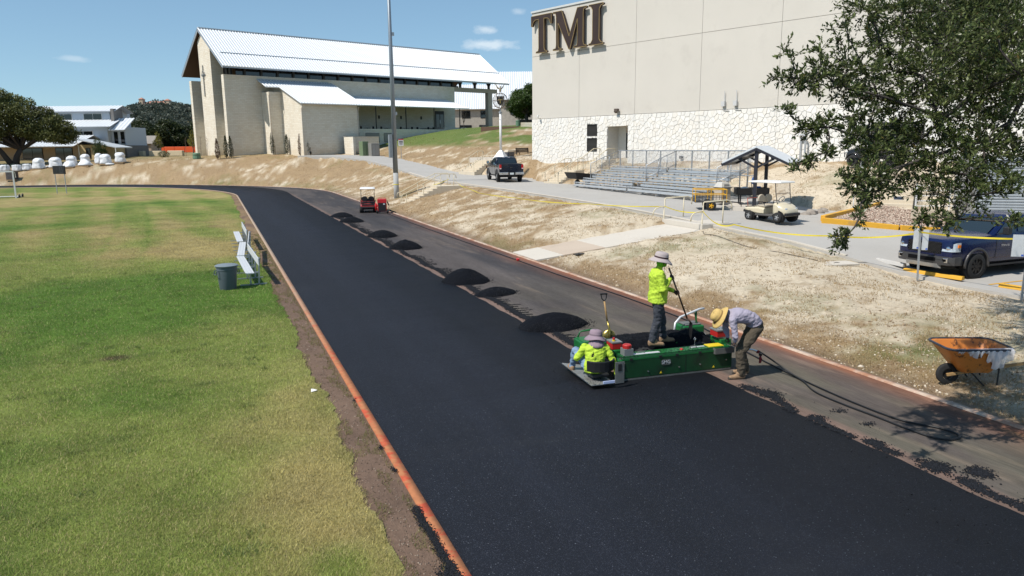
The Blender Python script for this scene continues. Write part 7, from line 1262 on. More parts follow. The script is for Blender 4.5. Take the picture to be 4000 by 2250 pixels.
# ---------------------------------------------------------------- hand tools
def mloc(x, y, z): v = Matrix.Rotation(R_(-5), 4, 'Z') @ Vector((x, y, z)); return Vector((6.73 + v.x, 11.26 + v.y, v.z))
ss_ = thing('scoop_shovel', 'brass coloured scoop shovel with wooden D handle standing behind the seated worker', 'shovel', tuple(mloc(.38, 1.42, .18)), R_(-12)); GOLD = M('dull_brass', (.34, .26, .07), .28, .8, var=.3, scale=4, dirt=(.03, .025, .02), dscale=3.5, dlo=.5, dhi=.66)
rings = []
for f, hw, zz in ((0, .135, .0), (.2, .15, .08), (.45, .155, .2), (.7, .15, .31), (.88, .12, .39), (1., .03, .44)):
    rings.append([(hw * math.sin(a), -.10 * math.cos(a) * (.4 + .6 * (1 - abs(2 * f - 1) ** 2)) + .05, zz) for a in [R_(-80 + 20 * k) for k in range(9)]])
MB().loft(rings, close=False, cap=False).build('scoop', GOLD, ss_, smooth=True, fix=False); MB().tube([(0, -.06, .16), (0, -.055, .34), (0, .0, .47), (-.03, .04, .62)], [.012, .024, .024, .021], 8).build('socket', GOLD, ss_, smooth=True); MB().tube([(-.03, .04, .60), (-.08, .10, 1.02)], .018, 8).build('shaft', WOOD, ss_, smooth=True)
d0 = Vector((-.08, .10, 1.02)); MB().tube([d0, d0 + Vector((-.055, .0, .06)), d0 + Vector((-.07, .01, .15))], .012, 6).tube([d0, d0 + Vector((.045, .02, .06)), d0 + Vector((.05, .02, .15))], .012, 6).build('yoke', BLK, ss_); MB().tube([d0 + Vector((-.085, .01, .15)), d0 + Vector((.065, .02, .15))], .017, 8).build('grip', BLK, ss_)
# ================================================================ people
def seg_dist(P, A, B):
    d = B - A; t = np.clip(((P - A) @ d) / max(1e-9, d @ d), 0, 1); return np.linalg.norm(P - A - t[:, None] * d, axis=1), t
def person(label, loc, rz, caps, lofts, mats, voxel=.0095, wr=.015):
    """caps: (a, b, ra, rb, mat) tapered limbs; lofts: ([(center, side, fwd, rs, rf)...], mat) flattened trunk pieces. One voxel-fused skin."""
    o = thing('person', label, 'person', loc, rz); b = MB(); segs = []
    for a, e, ra, rb, m in caps:
        a, e = Vector(a), Vector(e); n = 14; d = e - a; L = d.length; dn = d.normalized() if L > 1e-6 else Vector((0, 0, 1)); x = dn.orthogonal().normalized(); y = dn.cross(x); rings = []
        for c, r, sgn in ((a, ra, -1), (e, rb, 1)):
            for th_ in ((80, 60, 40, 20, 0) if sgn < 0 else (0, 20, 40, 60, 80)): th2 = R_(th_); rings.append([c + dn * sgn * r * math.sin(th2) + (x * math.cos(q) + y * math.sin(q)) * r * math.cos(th2) for q in [2 * math.pi * k / n for k in range(n)]])
        b.loft(rings); segs.append((np.array(a), np.array(e), ra, rb, m, 0))
    for secs, m in lofts:
        n = 20; rings = []
        for c, s, f, rs, rf in secs: c, s, f = Vector(c), Vector(s).normalized(), Vector(f).normalized(); rings.append([c + s * rs * math.copysign(abs(math.cos(q)) ** .85, math.cos(q)) + f * rf * math.copysign(abs(math.sin(q)) ** .85, math.sin(q)) for q in [2 * math.pi * k / n for k in range(n)]])
        b.loft(rings)
        for (c0, s0, f0, rs0, rf0), (c1, s1, f1, rs1, rf1) in zip(secs[:-1], secs[1:]):
            for k in (-1, -.5, 0, .5, 1): segs.append((np.array(Vector(c0) + Vector(s0).normalized() * max(0, rs0 - rf0) * k), np.array(Vector(c1) + Vector(s1).normalized() * max(0, rs1 - rf1) * k), rf0, rf1, m, 1))
    tmp = link('tmp', b.mesh('tmp', mats[0]), None); md = tmp.modifiers.new('r', 'REMESH'); md.mode = 'VOXEL'; md.voxel_size = voxel; sm = tmp.modifiers.new('s', 'SMOOTH'); sm.factor = .5; sm.iterations = 5
    me = bpy.data.meshes.new_from_object(tmp.evaluated_get(bpy.context.evaluated_depsgraph_get())); bpy.data.objects.remove(tmp); me.name = 'body'; me.materials.clear()
    for mt in mats: me.materials.append(mt)
    nf = len(me.polygons); ce = np.empty(nf * 3); me.polygons.foreach_get('center', ce); ce = ce.reshape(-1, 3); best = np.full(nf, 1e9); idx = np.zeros(nf, int)
    for A, B, ra, rb, m, lo in segs: d, t = seg_dist(ce, A, B); v = d - (ra + (rb - ra) * t); L_ = np.linalg.norm(B - A) + 1e-9; tt = ((ce - A) @ (B - A)) / L_; v = v + lo * 2.5 * np.maximum(0, np.maximum(-tt, tt - L_) - .012); k = v < best; best[k] = v[k]; idx[k] = m
    me.polygons.foreach_set('material_index', idx.astype(np.int32)); me.polygons.foreach_set('use_smooth', np.ones(nf, bool))
    nv = len(me.vertices); co = np.empty(nv * 3); me.vertices.foreach_get('co', co); co = co.reshape(-1, 3); no = np.empty(nv * 3); me.vertices.foreach_get('normal', no); no = no.reshape(-1, 3)
    vm = np.zeros(nv); lv = np.empty(len(me.loops), np.int32); me.loops.foreach_get('vertex_index', lv); ls = np.empty(nf, np.int32); me.polygons.foreach_get('loop_total', ls); vm[lv] = np.repeat(np.isin(idx, (0, 1)), ls)
    wv = fbm(co[:, 0] * 9 + co[:, 1] * 7, co[:, 2] * 14 + co[:, 1] * 5, 3, 9) - .5 + .6 * (fbm(co[:, 0] * 22 - co[:, 1] * 13, co[:, 2] * 26 + co[:, 0] * 8, 2, 12) - .5); co = co + no * (wv * wr * 2.2 * vm)[:, None]; me.vertices.foreach_set('co', co.ravel().astype(np.float32)); me.update()
    link('body', me, o); return o
def cloth(name, c, var=.12): return M(name, c, .9, var=var, scale=9, bump=.4, bscale=25, spec=.15)
HIVIS = M('hi_vis_shirt', (.46, .64, .045), .8, var=.1, scale=8, bump=.4, bscale=25, dirt=(.28, .38, .035), dscale=4); JEAN = M('dark_jeans', (.040, .045, .058), .9, var=.35, scale=7, bump=.4, bscale=25, dirt=(.11, .11, .12), dscale=5); SKIN = M('skin_brown', (.20, .095, .055), .6); GLOVE = M('glove_brown', (.055, .032, .025), .8); BOOT = M('tan_boot', (.30, .19, .11), .8, var=.2, scale=12); SOLE = M('boot_sole', (.06, .05, .04), .8); HOOD = M('green_hood', (.16, .48, .02), .85, var=.15)
def grip_hand(c, axis, palm, wrist, m, r=.02, flip=1):
    """palm at c, four fingers and a thumb curled round a bar through c along axis; palm = direction from the bar to the palm"""
    c, ax = Vector(c), Vector(axis).normalized(); pn = Vector(palm); pn = (pn - ax * pn.dot(ax)).normalized(); sd = ax.cross(pn); out = []; k0 = c + pn * (r + .018)
    out.append((k0 + ax * .026, k0 - ax * .030, .021, .020, m)); out.append((k0 - ax * .004, wrist, .022, .026, m))
    for i in range(4):
        o = ax * (.034 - i * .0215); L = (1., 1.08, 1.02, .86)[i]; R = r + .010; P = [c + o + (pn * math.cos(R_(a * L)) + sd * flip * math.sin(R_(a * L))) * R * (1.06 if j == 0 else 1) for j, a in enumerate((25, 85, 150, 215))]
        for j in range(3): out.append((P[j], P[j + 1], .0092 - j * .0008, .0088 - j * .0008, m))
    R = r + .011; P = [c + ax * (.046 + .006 * j) + (pn * math.cos(R_(a)) - sd * flip * math.sin(R_(a))) * R for j, a in enumerate((20, 80, 140))]; out.append((k0 + ax * .02, P[0], .012, .0105, m))
    for j in range(2): out.append((P[j], P[j + 1], .0105, .0095, m))
    return out
def shoe(heel, toe, mU, mS, h=.085):
    h0, t0 = Vector(heel), Vector(toe); d = t0 - h0; up = Vector((0, 0, 1)); return [(h0 + up * .045, h0 + d * .55 + up * .045, .045, .047, mU), (h0 + d * .55 + up * .040, h0 + d * .88 + up * .036, .047, .036, mU), (h0 + up * .075, h0 + d * .35 + up * .10, .046, .046, mU), (h0 + up * .016, h0 + d * .95 + up * .016, .016 * 2.2, .016 * 2.2, mS)]
def hat(par, c, tilt, cols, brim=.20, crown=.125, hh=.11, droop=.05, wave=.02, nm='hat', fwd=0., seed=1, straw=False):
    q = random.Random(seed); rings = []; ph = q.uniform(0, 6)
    for r, z in ((brim, -droop), (brim * .88, -droop * .62), (crown * 1.12, .0), (crown * 1.02, .012), (crown, hh * .6), (crown * .86, hh * .93), (crown * .45, hh * 1.03), (.004, hh * 1.04)):
        rings.append([(r * 1.12 * math.cos(a), r * math.sin(a), z + (wave * math.sin(2 * a + ph) + wave * .5 * math.sin(3 * a + ph * 2)) * max(0, (r - crown) / (brim - crown))) for a in [2 * math.pi * k / 28 for k in range(28)]])
    h = MB(); h.loft(rings, cap=False); o = h.build(nm, cols[0], par, smooth=True, fix=False); sd = o.modifiers.new('t', 'SOLIDIFY'); sd.thickness = .006; o.location = c; o.rotation_euler = tilt
    bnd = MB(); bnd.loft([[(r * 1.125 * math.cos(a), r * 1.005 * math.sin(a), z) for a in [2 * math.pi * k / 28 for k in range(28)]] for r, z in ((crown * 1.05, .010), (crown * 1.03, .04))], cap=False); bnd.build('hat_band', cols[1], o, smooth=True, fix=False)
    return o
def face(par, c, fwd, left, up, m_eye):
    c, f, l, u_ = Vector(c), Vector(fwd).normalized(), Vector(left).normalized(), Vector(up).normalized(); 
    for s in (-1, 1): MB().ell(c + f * .082 + l * .033 * s + u_ * .005, (.012, .012, .009), 8, 6).build('eye', m_eye, par)
EYE = M('eye_dark', (.03, .02, .02), .3)
Y = (0, 1, 0); X = (1, 0, 0)
# --- 1. worker standing in the hopper with a shovel (faces +x locally; right side toward the camera)
sh0, sh1 = Vector((.20, -.03, 1.50)), Vector((.585, -.06, .50)); sdir = (sh1 - sh0).normalized(); h1 = sh0 + sdir * .20; h2 = sh0 + sdir * .52
caps = []
for s, fx, kx in ((-1, -.10, -.02), (1, .20, .14)):
    y = .11 * s; hip, kn, an = (0, .095 * s, .90), (kx, y * 1.05, .49), (fx - .02, y * 1.15, .09); caps += [(hip, (hip[0] * .5 + kn[0] * .5, y, .70), .108, .098, 1), ((hip[0] * .5 + kn[0] * .5, y, .70), kn, .098, .082, 1), (kn, ((kn[0] + an[0]) / 2 - .015, y * 1.1, .30), .083, .080, 1), (((kn[0] + an[0]) / 2 - .015, y * 1.1, .30), (an[0], an[1], .12), .080, .070, 1)]; caps += shoe((fx - .06, y * 1.15, 0), (fx + .21, y * 1.3, 0), 4, 5)
shR, elR = Vector((-.01, -.195, 1.40)), Vector((.02, -.265, 1.11)); wrR = h1 + Vector((-.065, -.05, -.03)); caps += [(shR, elR, .080, .066, 0), (elR, wrR, .064, .046, 0), (wrR, wrR + (h1 - wrR) * .3, .034, .030, 3)] + grip_hand(h1, sdir * -1, (-.8, -.5, 0), wrR, 3, .019, 1)
shL, elL = Vector((-.01, .19, 1.40)), Vector((.10, .27, 1.10)); wrL = h2 + Vector((-.08, .05, .03)); caps += [(shL, elL, .070, .056, 0), (elL, wrL, .055, .040, 0), (wrL, wrL + (h2 - wrL) * .3, .032, .030, 3)] + grip_hand(h2, sdir * -1, (-.9, .3, 0), wrL, 3, .019, -1)
caps += [((.0, 0, 1.44), (.035, 0, 1.54), .062, .060, 2), ((.055, 0, 1.60), (.065, 0, 1.655), .090, .094, 2), ((.10, 0, 1.575), (.115, 0, 1.56), .055, .05, 2), ((.15, 0, 1.60), (.165, 0, 1.585), .014, .016, 2), ((-.02, -.06, 1.43), (-.02, .06, 1.43), .07, .07, 0)]
lf = [([((0, 0, .83), Y, X, .165, .12), ((0, 0, .92), Y, X, .172, .128), ((0, 0, .99), Y, X, .165, .12)], 1), ([((.0, 0, .84), Y, X, .215, .175), ((.005, 0, .94), Y, X, .215, .178), ((.022, 0, 1.08), Y, X, .208, .172), ((.005, 0, 1.22), Y, X, .212, .16), ((-.018, 0, 1.35), Y, X, .222, .145), ((-.015, 0, 1.43), Y, X, .175, .115), ((.0, 0, 1.48), Y, X, .08, .075)], 0)]
w1 = person('worker standing on the machine in neon shirt, green hood and sun hat, holding a shovel', (7.74, 11.70, .505), R_(-16), caps, lf, [HIVIS, JEAN, HOOD, GLOVE, BOOT, SOLE])
hat(w1, (.055, 0, 1.685), (R_(4), R_(10), 0), (M('hat_mauve', (.42, .36, .36), .85, var=.12), M('hat_dark', (.05, .025, .03), .85)), .215, .118, .12, .06, .025, seed=2); face(w1, (.075, 0, 1.63), X, Y, (0, 0, 1), EYE)
MB().tube([(.06, -.10, 1.62), (.10, -.085, 1.50), (.11, -.03, 1.42), (.12, -.02, 1.30)], .004, 4).build('hat_cord', BLK, w1)
sv = thing('shovel', 'dark long handled shovel held by the worker standing on the machine', 'shovel', (7.74, 11.70, .505), R_(-16)); SVM = M('tarry_shaft', (.05, .028, .02), .5, var=.4, scale=12); MB().tube([sh0, sh1], .017, 8).build('shaft', SVM, sv, smooth=True); MB().tube([sh1, sh1 + Vector((.06, 0, -.06)), sh1 + Vector((.075, 0, -.10))], [.017, .017, .02], 8).build('neck', SVM, sv, smooth=True)
rings = []
c0 = sh1 + Vector((.075, 0, -.08))
for f, hw, z in ((0, .05, 0), (.15, .10, -.05), (.5, .105, -.17), (.8, .08, -.26), (1, .012, -.33)): rings.append([c0 + Vector((.02 * (1 - (y / .11) ** 2) - .01 * f, y, z)) for y in [hw * (k / 4 - 1) for k in range(9)]])
MB().loft(rings, close=False, cap=False).build('blade', M('tarry_blade', (.02, .018, .018), .45, .3), sv, smooth=True, fix=False)
# --- 2. worker bending over the right control (faces +x; his left side toward the camera)
GREY = cloth('grey_lilac_shirt', (.36, .33, .41)); OLIV = cloth('olive_work_pants', (.085, .070, .052), .2)
caps = []
for s, fx, kx, hx in ((1, .13, .10, -.22), (-1, -.08, -.02, -.24)):
    y = .12 * s; hip, kn, an = Vector((hx, .1 * s, .90)), Vector((kx - .03, y * 1.15, .50)), Vector((fx - .09, y * 1.3, .10)); caps += [(hip, hip.lerp(kn, .5), .108, .098, 1), (hip.lerp(kn, .5), kn, .098, .082, 1), (kn, kn.lerp(an, .5), .084, .086, 1), (kn.lerp(an, .5), an, .084, .074, 1)]; caps += shoe((fx - .13, y * 1.3, 0), (fx + .15, y * 1.4, 0), 4, 5)
hnd = {1: Vector((.20, .17, .66)), -1: Vector((.22, -.12, .66))}
for s in (1, -1):
    shd = Vector((.27, .185 * s, 1.13)); el = Vector((.22, .245 * s, .85)); wr_ = hnd[s] + Vector((0, .01 * s, .085)); caps += [(shd, el, .072, .055, 0), (el, wr_, .054, .040, 0), (wr_, hnd[s] + Vector((0, 0, .05)), .034, .030, 3)] + grip_hand(hnd[s], (0, s, 0), (0, 0, 1), wr_, 3, .018, 1)
caps += [((.27, 0, 1.15), (.37, 0, 1.14), .064, .058, 6), ((.42, 0, 1.135), (.455, 0, 1.10), .090, .092, 2), ((.49, 0, 1.05), (.495, 0, 1.045), .05, .05, 2), ((.545, 0, 1.075), (.55, 0, 1.07), .013, .014, 2), ((.43, .09, 1.11), (.43, .1, 1.10), .018, .016, 2), ((.43, -.09, 1.11), (.43, -.1, 1.10), .018, .016, 2)]
dn = Vector((.80, 0, .28)).normalized(); 
def sec(x, z, dx, dz, rs, rf): t_ = Vector((dx, 0, dz)).normalized(); return ((x, 0, z), Y, (-t_.z, 0, t_.x), rs, rf)
lf = [([sec(-.17, .80, -.3, 1, .165, .13), sec(-.24, .92, -.1, 1, .180, .15), sec(-.25, 1.0, .3, 1, .175, .14), sec(-.21, 1.06, .7, .8, .165, .125)], 1), ([sec(-.245, 1.00, .6, .9, .178, .142), sec(-.17, 1.10, .8, .6, .182, .142), sec(-.05, 1.16, 1, .3, .182, .138), sec(.10, 1.18, 1, .0, .195, .135), sec(.22, 1.165, 1, -.15, .20, .125), sec(.29, 1.145, 1, -.2, .15, .095), sec(.32, 1.14, 1, -.2, .08, .07)], 0)]
w2 = person('worker bending over the machine in straw hat, grey shirt and olive pants', (8.93, 10.66, .004), R_(163), caps, lf, [GREY, OLIV, SKIN, GLOVE, BOOT, SOLE, HOOD])
hat(w2, (.455, 0, 1.165), (0, R_(58), 0), (M('straw', (.58, .40, .14), .8, var=.25, scale=30, bump=.6, bscale=60), M('straw_band', (.30, .19, .07), .8)), .21, .112, .13, .03, .012, 'straw_hat', seed=5); face(w2, (.455, 0, 1.09), (.7, 0, -.7), Y, (.7, 0, .7), EYE)
MB().lathe([(.186, -.012), (.192, -.01), (.192, .012), (.186, .014)], 24).build('belt', BLK, w2, loc=(-.235, 0, 1.0)); bl_ = LAST[0]; bl_.scale = (.80, 1.0, 1); bl_.rotation_euler = (0, R_(25), 0)
gl = thing('work_glove', 'red and black work glove hung on the hose end beside the bent worker', 'glove', (9.36, 10.62, .36), R_(20)); gcaps = MB(); gcaps.ell((0, 0, -.05), (.035, .02, .055), 10, 8)
for k in range(4): gcaps.tube([(-.03 + k * .02, 0, -.09), (-.034 + k * .022, -.005, -.15 + .01 * abs(k - 1.5))], [.011, .009], 6)
gcaps.tube([(.03, 0, -.05), (.055, -.01, -.09)], [.012, .01], 6); gcaps.build('hand_part', M('glove_red', (.20, .012, .02), .8), gl, smooth=True); MB().lathe([(.03, 0), (.036, .05), (.03, .05)], 12).build('cuff', BLK, gl)
# --- 3. seated worker (faces +x; seen from behind)
LJ = cloth('light_jeans', (.20, .29, .42), .18); DKP2 = M('trouser_grey', (.11, .12, .14), .9)
caps = []
hipc = Vector((0, 0, .22))
for s, kn, an, tx in ((1, Vector((.32, .30, .46)), Vector((.44, .34, .12)), .20), (-1, Vector((.40, -.08, .40)), Vector((.56, -.10, .10)), .2)):
    hip = Vector((.02, .10 * s, .21)); caps += [(hip, hip.lerp(kn, .5), .10, .088, 1), (hip.lerp(kn, .5), kn, .088, .070, 1), (kn, kn.lerp(an, .5), .071, .066, 1), (kn.lerp(an, .5), an, .066, .056, 1)]; caps += shoe((an.x - .03, an.y, .02), (an.x + .22, an.y + .03 * s, .03), 4, 5)
shR, elR, hR = Vector((.05, -.22, .56)), Vector((-.03, -.36, .30)), Vector((-.06, -.43, .02)); wrR = elR.lerp(hR, .82); caps += [(shR, elR, .072, .056, 0), (elR, wrR, .055, .040, 0), (wrR, wrR.lerp(hR, .4), .032, .03, 3)] + grip_hand(hR, (1, 0, 0), (0, .3, 1), wrR, 3, .018, 1)
shL, elL, hL = Vector((.06, .17, .58)), Vector((.10, .31, .36)), Vector((.31, .22, .44)); wrL = elL.lerp(hL, .8); caps += [(shL, elL, .072, .056, 0), (elL, wrL, .055, .040, 0)] + grip_hand(hL, (0, 1, .2), (0, 0, 1), wrL, 3, .018, 1)
caps += [((.07, -.03, .58), (.11, -.04, .63), .062, .060, 2), ((.15, -.045, .68), (.165, -.05, .73), .090, .094, 2), ((.21, -.05, .65), (.215, -.05, .645), .05, .048, 2), ((.255, -.05, .68), (.26, -.05, .675), .013, .014, 2)]
lf = [([((0, 0, .12), Y, X, .17, .13), ((0, 0, .20), Y, X, .185, .15), ((0, 0, .28), Y, X, .175, .13)], 1), ([((-.005, 0, .14), Y, X, .188, .155), ((-.01, 0, .24), Y, X, .19, .15), ((-.01, -.01, .36), Y, X, .18, .138), ((.015, -.02, .47), Y, X, .195, .135), ((.04, -.025, .56), Y, (1, 0, -.2), .205, .12), ((.06, -.028, .61), Y, (1, 0, -.2), .15, .095), ((.075, -.03, .645), Y, (1, 0, -.2), .085, .075)], 0)]
w3 = person('worker seated at the screed in neon shirt, pale jeans and mauve sun hat', (6.215, 11.39, .10), R_(72), caps, lf, [HIVIS, LJ, SKIN, GLOVE, BOOT, SOLE])
MV = M('hat_mauve_dark', (.27, .20, .24), .85, var=.15); hat(w3, (.155, -.048, .765), (R_(6), R_(2), .4), (MV, M('hat_mauve_band', (.20, .15, .18), .85)), .20, .112, .115, .065, .022, seed=9); face(w3, (.165, -.05, .70), X, Y, (0, 0, 1), EYE)
rings = []
for z, r_, bx in ((.75, .118, .135), (.69, .135, .11), (.64, .15, .085), (.60, .16, .07)): rings.append([(bx + r_ * math.cos(R_(a)), -.045 + r_ * .95 * math.sin(R_(a)), z + .01 * math.sin(a * .3)) for a in range(95, 270, 12)])
nc = MB(); nc.loft(rings, close=False, cap=False); o = nc.build('neck_cape', MV, w3, smooth=True, fix=False); sd = o.modifiers.new('t', 'SOLIDIFY'); sd.thickness = .005
lg_ = MB(); lg_.add([(-.172, .07, .50), (-.170, .03, .47), (-.158, .05, .56)], [(0, 1, 2)]); lg_.add([(-.176, .09, .45), (-.176, .04, .46), (-.172, .08, .53)], [(0, 1, 2)]); lg_.build('back_print', M('print_dark', (.03, .05, .01), .8), w3, fix=False)
# ================================================================ loose rubber: piles, crumbs
PILE_L = ['farthest small black rubber pile near the red golf cart', 'second farthest black rubber pile, next to the farthest', 'third black rubber pile counted from the red golf cart', 'fourth black rubber pile counted from the red golf cart', 'largest tall black rubber pile midway along the strip', 'low black rubber pile just in front of the largest one', 'wide black rubber pile nearest the paving machine']
def pile(lab, x, y, rx, ry, h, rz, sd):
    o = thing('rubber_pile', lab, 'pile', (x, y, .0), rz, 'black rubber piles along the track'); g = np.linspace(-1.15, 1.15, 46); gx, gy = np.meshgrid(g, g); r = np.hypot(gx, gy) * (1 + .22 * (fbm(gx * 1.6 + sd, gy * 1.6, 3, sd) - .5)); z = h * np.clip(1 - r ** 1.7, 0, 1) ** .85 * (1 + .25 * (fbm(gx * 2.2, gy * 2.2 + sd, 3, sd + 5) - .5)) + .03 * (fbm(gx * 13, gy * 13, 3, sd) - .5) * (r < .98); z = np.where(r < 1.0, z + .006, -.02)
    i, j = np.meshgrid(np.arange(45), np.arange(45), indexing='ij'); q = (i * 46 + j).ravel(); link('heap', big_mesh('heap', np.stack([gx.ravel() * rx, gy.ravel() * ry, z.ravel()], 1), np.stack([q, q + 1, q + 47, q + 46], 1), RUB), o)
    rng = np.random.default_rng(sd); k = 2600; a = rng.uniform(0, 6.28, k); rr_ = np.sqrt(rng.uniform(0, 1., k)) * (1 + .35 * rng.uniform(0, 1, k) ** 4); px, py = rr_ * np.cos(a), rr_ * np.sin(a); zz = h * np.clip(1 - rr_ ** 1.7, 0, 1) ** .85 * .97
    pebbles('loose_granules', px * rx, py * ry, zz + .008, rng.uniform(.007, .018, k), mix3((.006, .007, .009), (.022, .024, .03), rng.uniform(0, 1, k)), o, rng)
for i, (x, y, rx, ry, h, rz) in enumerate([(7.55, 47.9, .72, .9, .26, 0), (7.53, 44.2, .68, .9, .28, .1), (7.6, 36.0, .74, .85, .30, 0), (7.6, 31.2, .70, .75, .34, .1), (7.38, 22.35, .78, .72, .40, 0), (7.55, 20.0, .66, .45, .20, .2), (7.42, 15.7, .92, .62, .32, .1)]): pile(PILE_L[i], x, y, rx, ry, h, rz, 30 + i)
rng = np.random.default_rng(99); PX = []; PY = []; S = []
def blob(x, y, sx, sy, n, s0=.006, s1=.016): PX.append(rng.normal(x, sx, n)); PY.append(rng.normal(y, sy, n)); S.append(rng.uniform(s0, s1, n))
def line(pts, w, n, s0=.006, s1=.015):
    for (x0, y0), (x1, y1) in zip(pts[:-1], pts[1:]):
        L = math.hypot(x1 - x0, y1 - y0); m = int(n * L); f = rng.uniform(0, 1, m); PX.append(x0 + (x1 - x0) * f + rng.normal(0, w, m)); PY.append(y0 + (y1 - y0) * f + rng.normal(0, w, m)); S.append(rng.uniform(s0, s1, m))
line([(8.60, 10.0), (8.72, 9.68), (8.64, 9.25), (8.47, 8.75)], .05, 1500); blob(8.62, 10.0, .06, .1, 700); blob(8.72, 9.65, .09, .1, 800)
line([(8.60, 8.45), (8.52, 8.2), (8.50, 7.9), (8.52, 7.6)], .04, 1500); blob(8.60, 8.42, .07, .06, 400); line([(8.58, 7.42), (8.64, 7.3), (8.56, 7.1), (8.62, 6.88)], .05, 1500); blob(8.64, 7.32, .06, .06, 500); blob(8.72, 6.42, .09, .1, 1100); blob(9.1, 6.05, .08, .08, 900); blob(8.68, 5.88, .06, .09, 600); line([(8.66, 5.85), (8.63, 5.6), (8.66, 5.2), (8.7, 4.6)], .05, 1600); blob(8.85, 5.05, .1, .12, 900); blob(9.15, 7.9, .06, .05, 90); blob(9.2, 8.5, .08, .05, 70)
for y in np.arange(13.2, 48, .26):
    w = 1500 if y < 22 else 700; line([(7.16 + .05 * math.sin(y * 2.1), y), (7.16 + .05 * math.sin((y + .26) * 2.1), y + .26)], .055, w if y < 24 else 420, .008, .018 if y < 24 else .03); 
    if rng.uniform() < .8: n = int(90 if y < 24 else 40); L = rng.uniform(.2, .5); f = rng.uniform(0, 1, n) ** 1.5; PX.append(7.2 + f * L); PY.append(y - f * L * .25 + rng.normal(0, .025, n)); S.append(rng.uniform(.008, .018 if y < 24 else .028, n))
line([(1.97, 8.05), (1.94, 7.7), (1.97, 7.4), (1.96, 6.9), (1.99, 6.4)], .028, 1900, .005, .012); blob(1.9, 6.5, .05, .1, 500, .005, .012); blob(8.0, 3.5, .5, 4, 300); blob(6.0, 11.2, .5, .5, 60)
for y, n in ((10.0, 25), (9.2, 40), (12.2, 14)): blob(1.96, y, .02, .05, n)
PX, PY, S = map(np.concatenate, (PX, PY, S)); o = pebbles('rubber_crumbs', PX, PY, np.where((PX > 8.45) & (PY < 11.3) | (PX > 6.9) & (PY > 11.3), .004, .017) + S * .4, S, mix3((.006, .007, .009), (.022, .024, .030), rng.uniform(0, 1, len(PX))), None, rng); tag(o, 'black rubber crumbs strewn along the edge of the new mat', 'crumbs', kind='stuff')
# ---------------------------------------------------------------- hose and cables
def rope(nm, lab, cat, pts, r, m, sub=8):
    P = [Vector(p) for p in pts]; Q = []
    for i in range(len(P) - 1):
        p0, p1, p2, p3 = P[max(i - 1, 0)], P[i], P[i + 1], P[min(i + 2, len(P) - 1)]
        for k in range(sub): t = k / sub; Q.append(.5 * ((2 * p1) + (p2 - p0) * t + (2 * p0 - 5 * p1 + 4 * p2 - p3) * t * t + (3 * p1 - p0 - 3 * p2 + p3) * t ** 3))
    Q.append(P[-1]); return tag(MB().tube(Q, r, 7).build(nm, m, None, smooth=True), lab, cat)
HOSE = M('hose_black', (.010, .010, .011), .5); z0 = .022
rope('power_cable', 'long black cable looping on the old surface beside the machine', 'cable', [(9.44, 10.75, .40), (9.55, 10.6, .3), (9.72, 10.3, .12), (9.74, 9.9, z0), (9.50, 9.34, z0), (9.46, 8.7, z0), (9.49, 8.09, z0), (9.5, 7.5, z0), (9.56, 7.09, z0), (9.75, 6.93, z0), (9.97, 7.0, z0), (9.98, 7.3, z0), (9.72, 7.8, z0), (9.68, 8.6, z0), (9.75, 9.6, z0), (9.88, 10.6, z0), (10.1, 11.9, z0), (10.45, 13.5, z0), (10.66, 15.0, z0), (10.72, 18.15, z0), (10.62, 22, z0), (10.6, 26.1, z0), (10.55, 32, z0), (10.5, 40, z0), (10.6, 48.3, z0)], .016, HOSE)
o = thing('cable_plug', 'small red plug joint on the black cable near the footpath', 'plug', (10.6, 25.6, .02), R_(80)); MB().box(-.09, .09, -.05, .05, 0, .08).build('housing', M('plug_red', (.55, .03, .03), .4), o, bevel=.015); MB().lathe([(.0, .09), (.03, .09), (.03, .15), (0, .15)], 10, (0, 0, .04), 'x').build('sleeve', HOSE, o)
o = thing('hose_nozzle', 'steel coupling with orange handle on the cable end at the bent worker', 'coupling', (9.36, 10.78, .42), R_(-20)); MB().tube([(-.22, 0, .03), (-.05, 0, .02), (.06, 0, -.02)], .018, 8).build('pipe', STEEL, o); MB().tube([(-.22, 0, .03), (-.28, 0, .035)], .022, 8).build('tip', M('tip_orange', (.75, .25, .02), .5), o); MB().lathe([(.0, 0), (.03, 0), (.03, .05), (0, .05)], 10, (.06, 0, -.05)).build('coupling', M('glove_red', (.20, .012, .02), .8), o)
pw = [(17.75, 23.75), (17.5, 23.3), (17.55, 22.6), (17.7, 21), (17.9, 19.5), (18.2, 18.2)]; rope('ground_wire', 'thin dark wire lying over the slope from the landing to the cover slab', 'wire', [(x, y, gz(x, y) + .015) for x, y in pw], .010, HOSE)
o = thing('steel_plate', 'dark flat scrap plate lying beside the footpath end', 'plate', (12.6, 24.4, gz(12.6, 24.4) + .03), .4); MB().box(-.2, .2, -.12, .12, 0, .04).build('plate', DARK, o, bevel=.01); MB().lathe([(.02, .04), (.02, .06)], 8).build('knob', DARK, o)
o = thing('paper_scrap', 'crumpled white paper scrap at the lawn edge', 'paper', (1.38, 13.0, .02)); b = MB(); b.add([(-.05, -.05, 0), (.06, -.04, .02), (.05, .06, .0), (-.04, .05, .03), (0, 0, .04)], [(0, 1, 4), (1, 2, 4), (2, 3, 4), (3, 0, 4)]); b.build('sheet', WHITE_M, o, fix=False)
o = thing('marker_flag', 'tiny orange marker flag in the dirt strip by the kerb', 'flag', (1.75, 24.2, 0)); MB().tube([(0, 0, -.05), (0, 0, .18)], .004, 4).build('wire', STEEL, o); MB().add([(0, 0, .10), (.0, .09, .10), (0, .09, .18), (0, 0, .18)], [(0, 1, 2, 3)]).build('flag', M('barrier_orange', (.72, .10, .02), .6), o, fix=False)
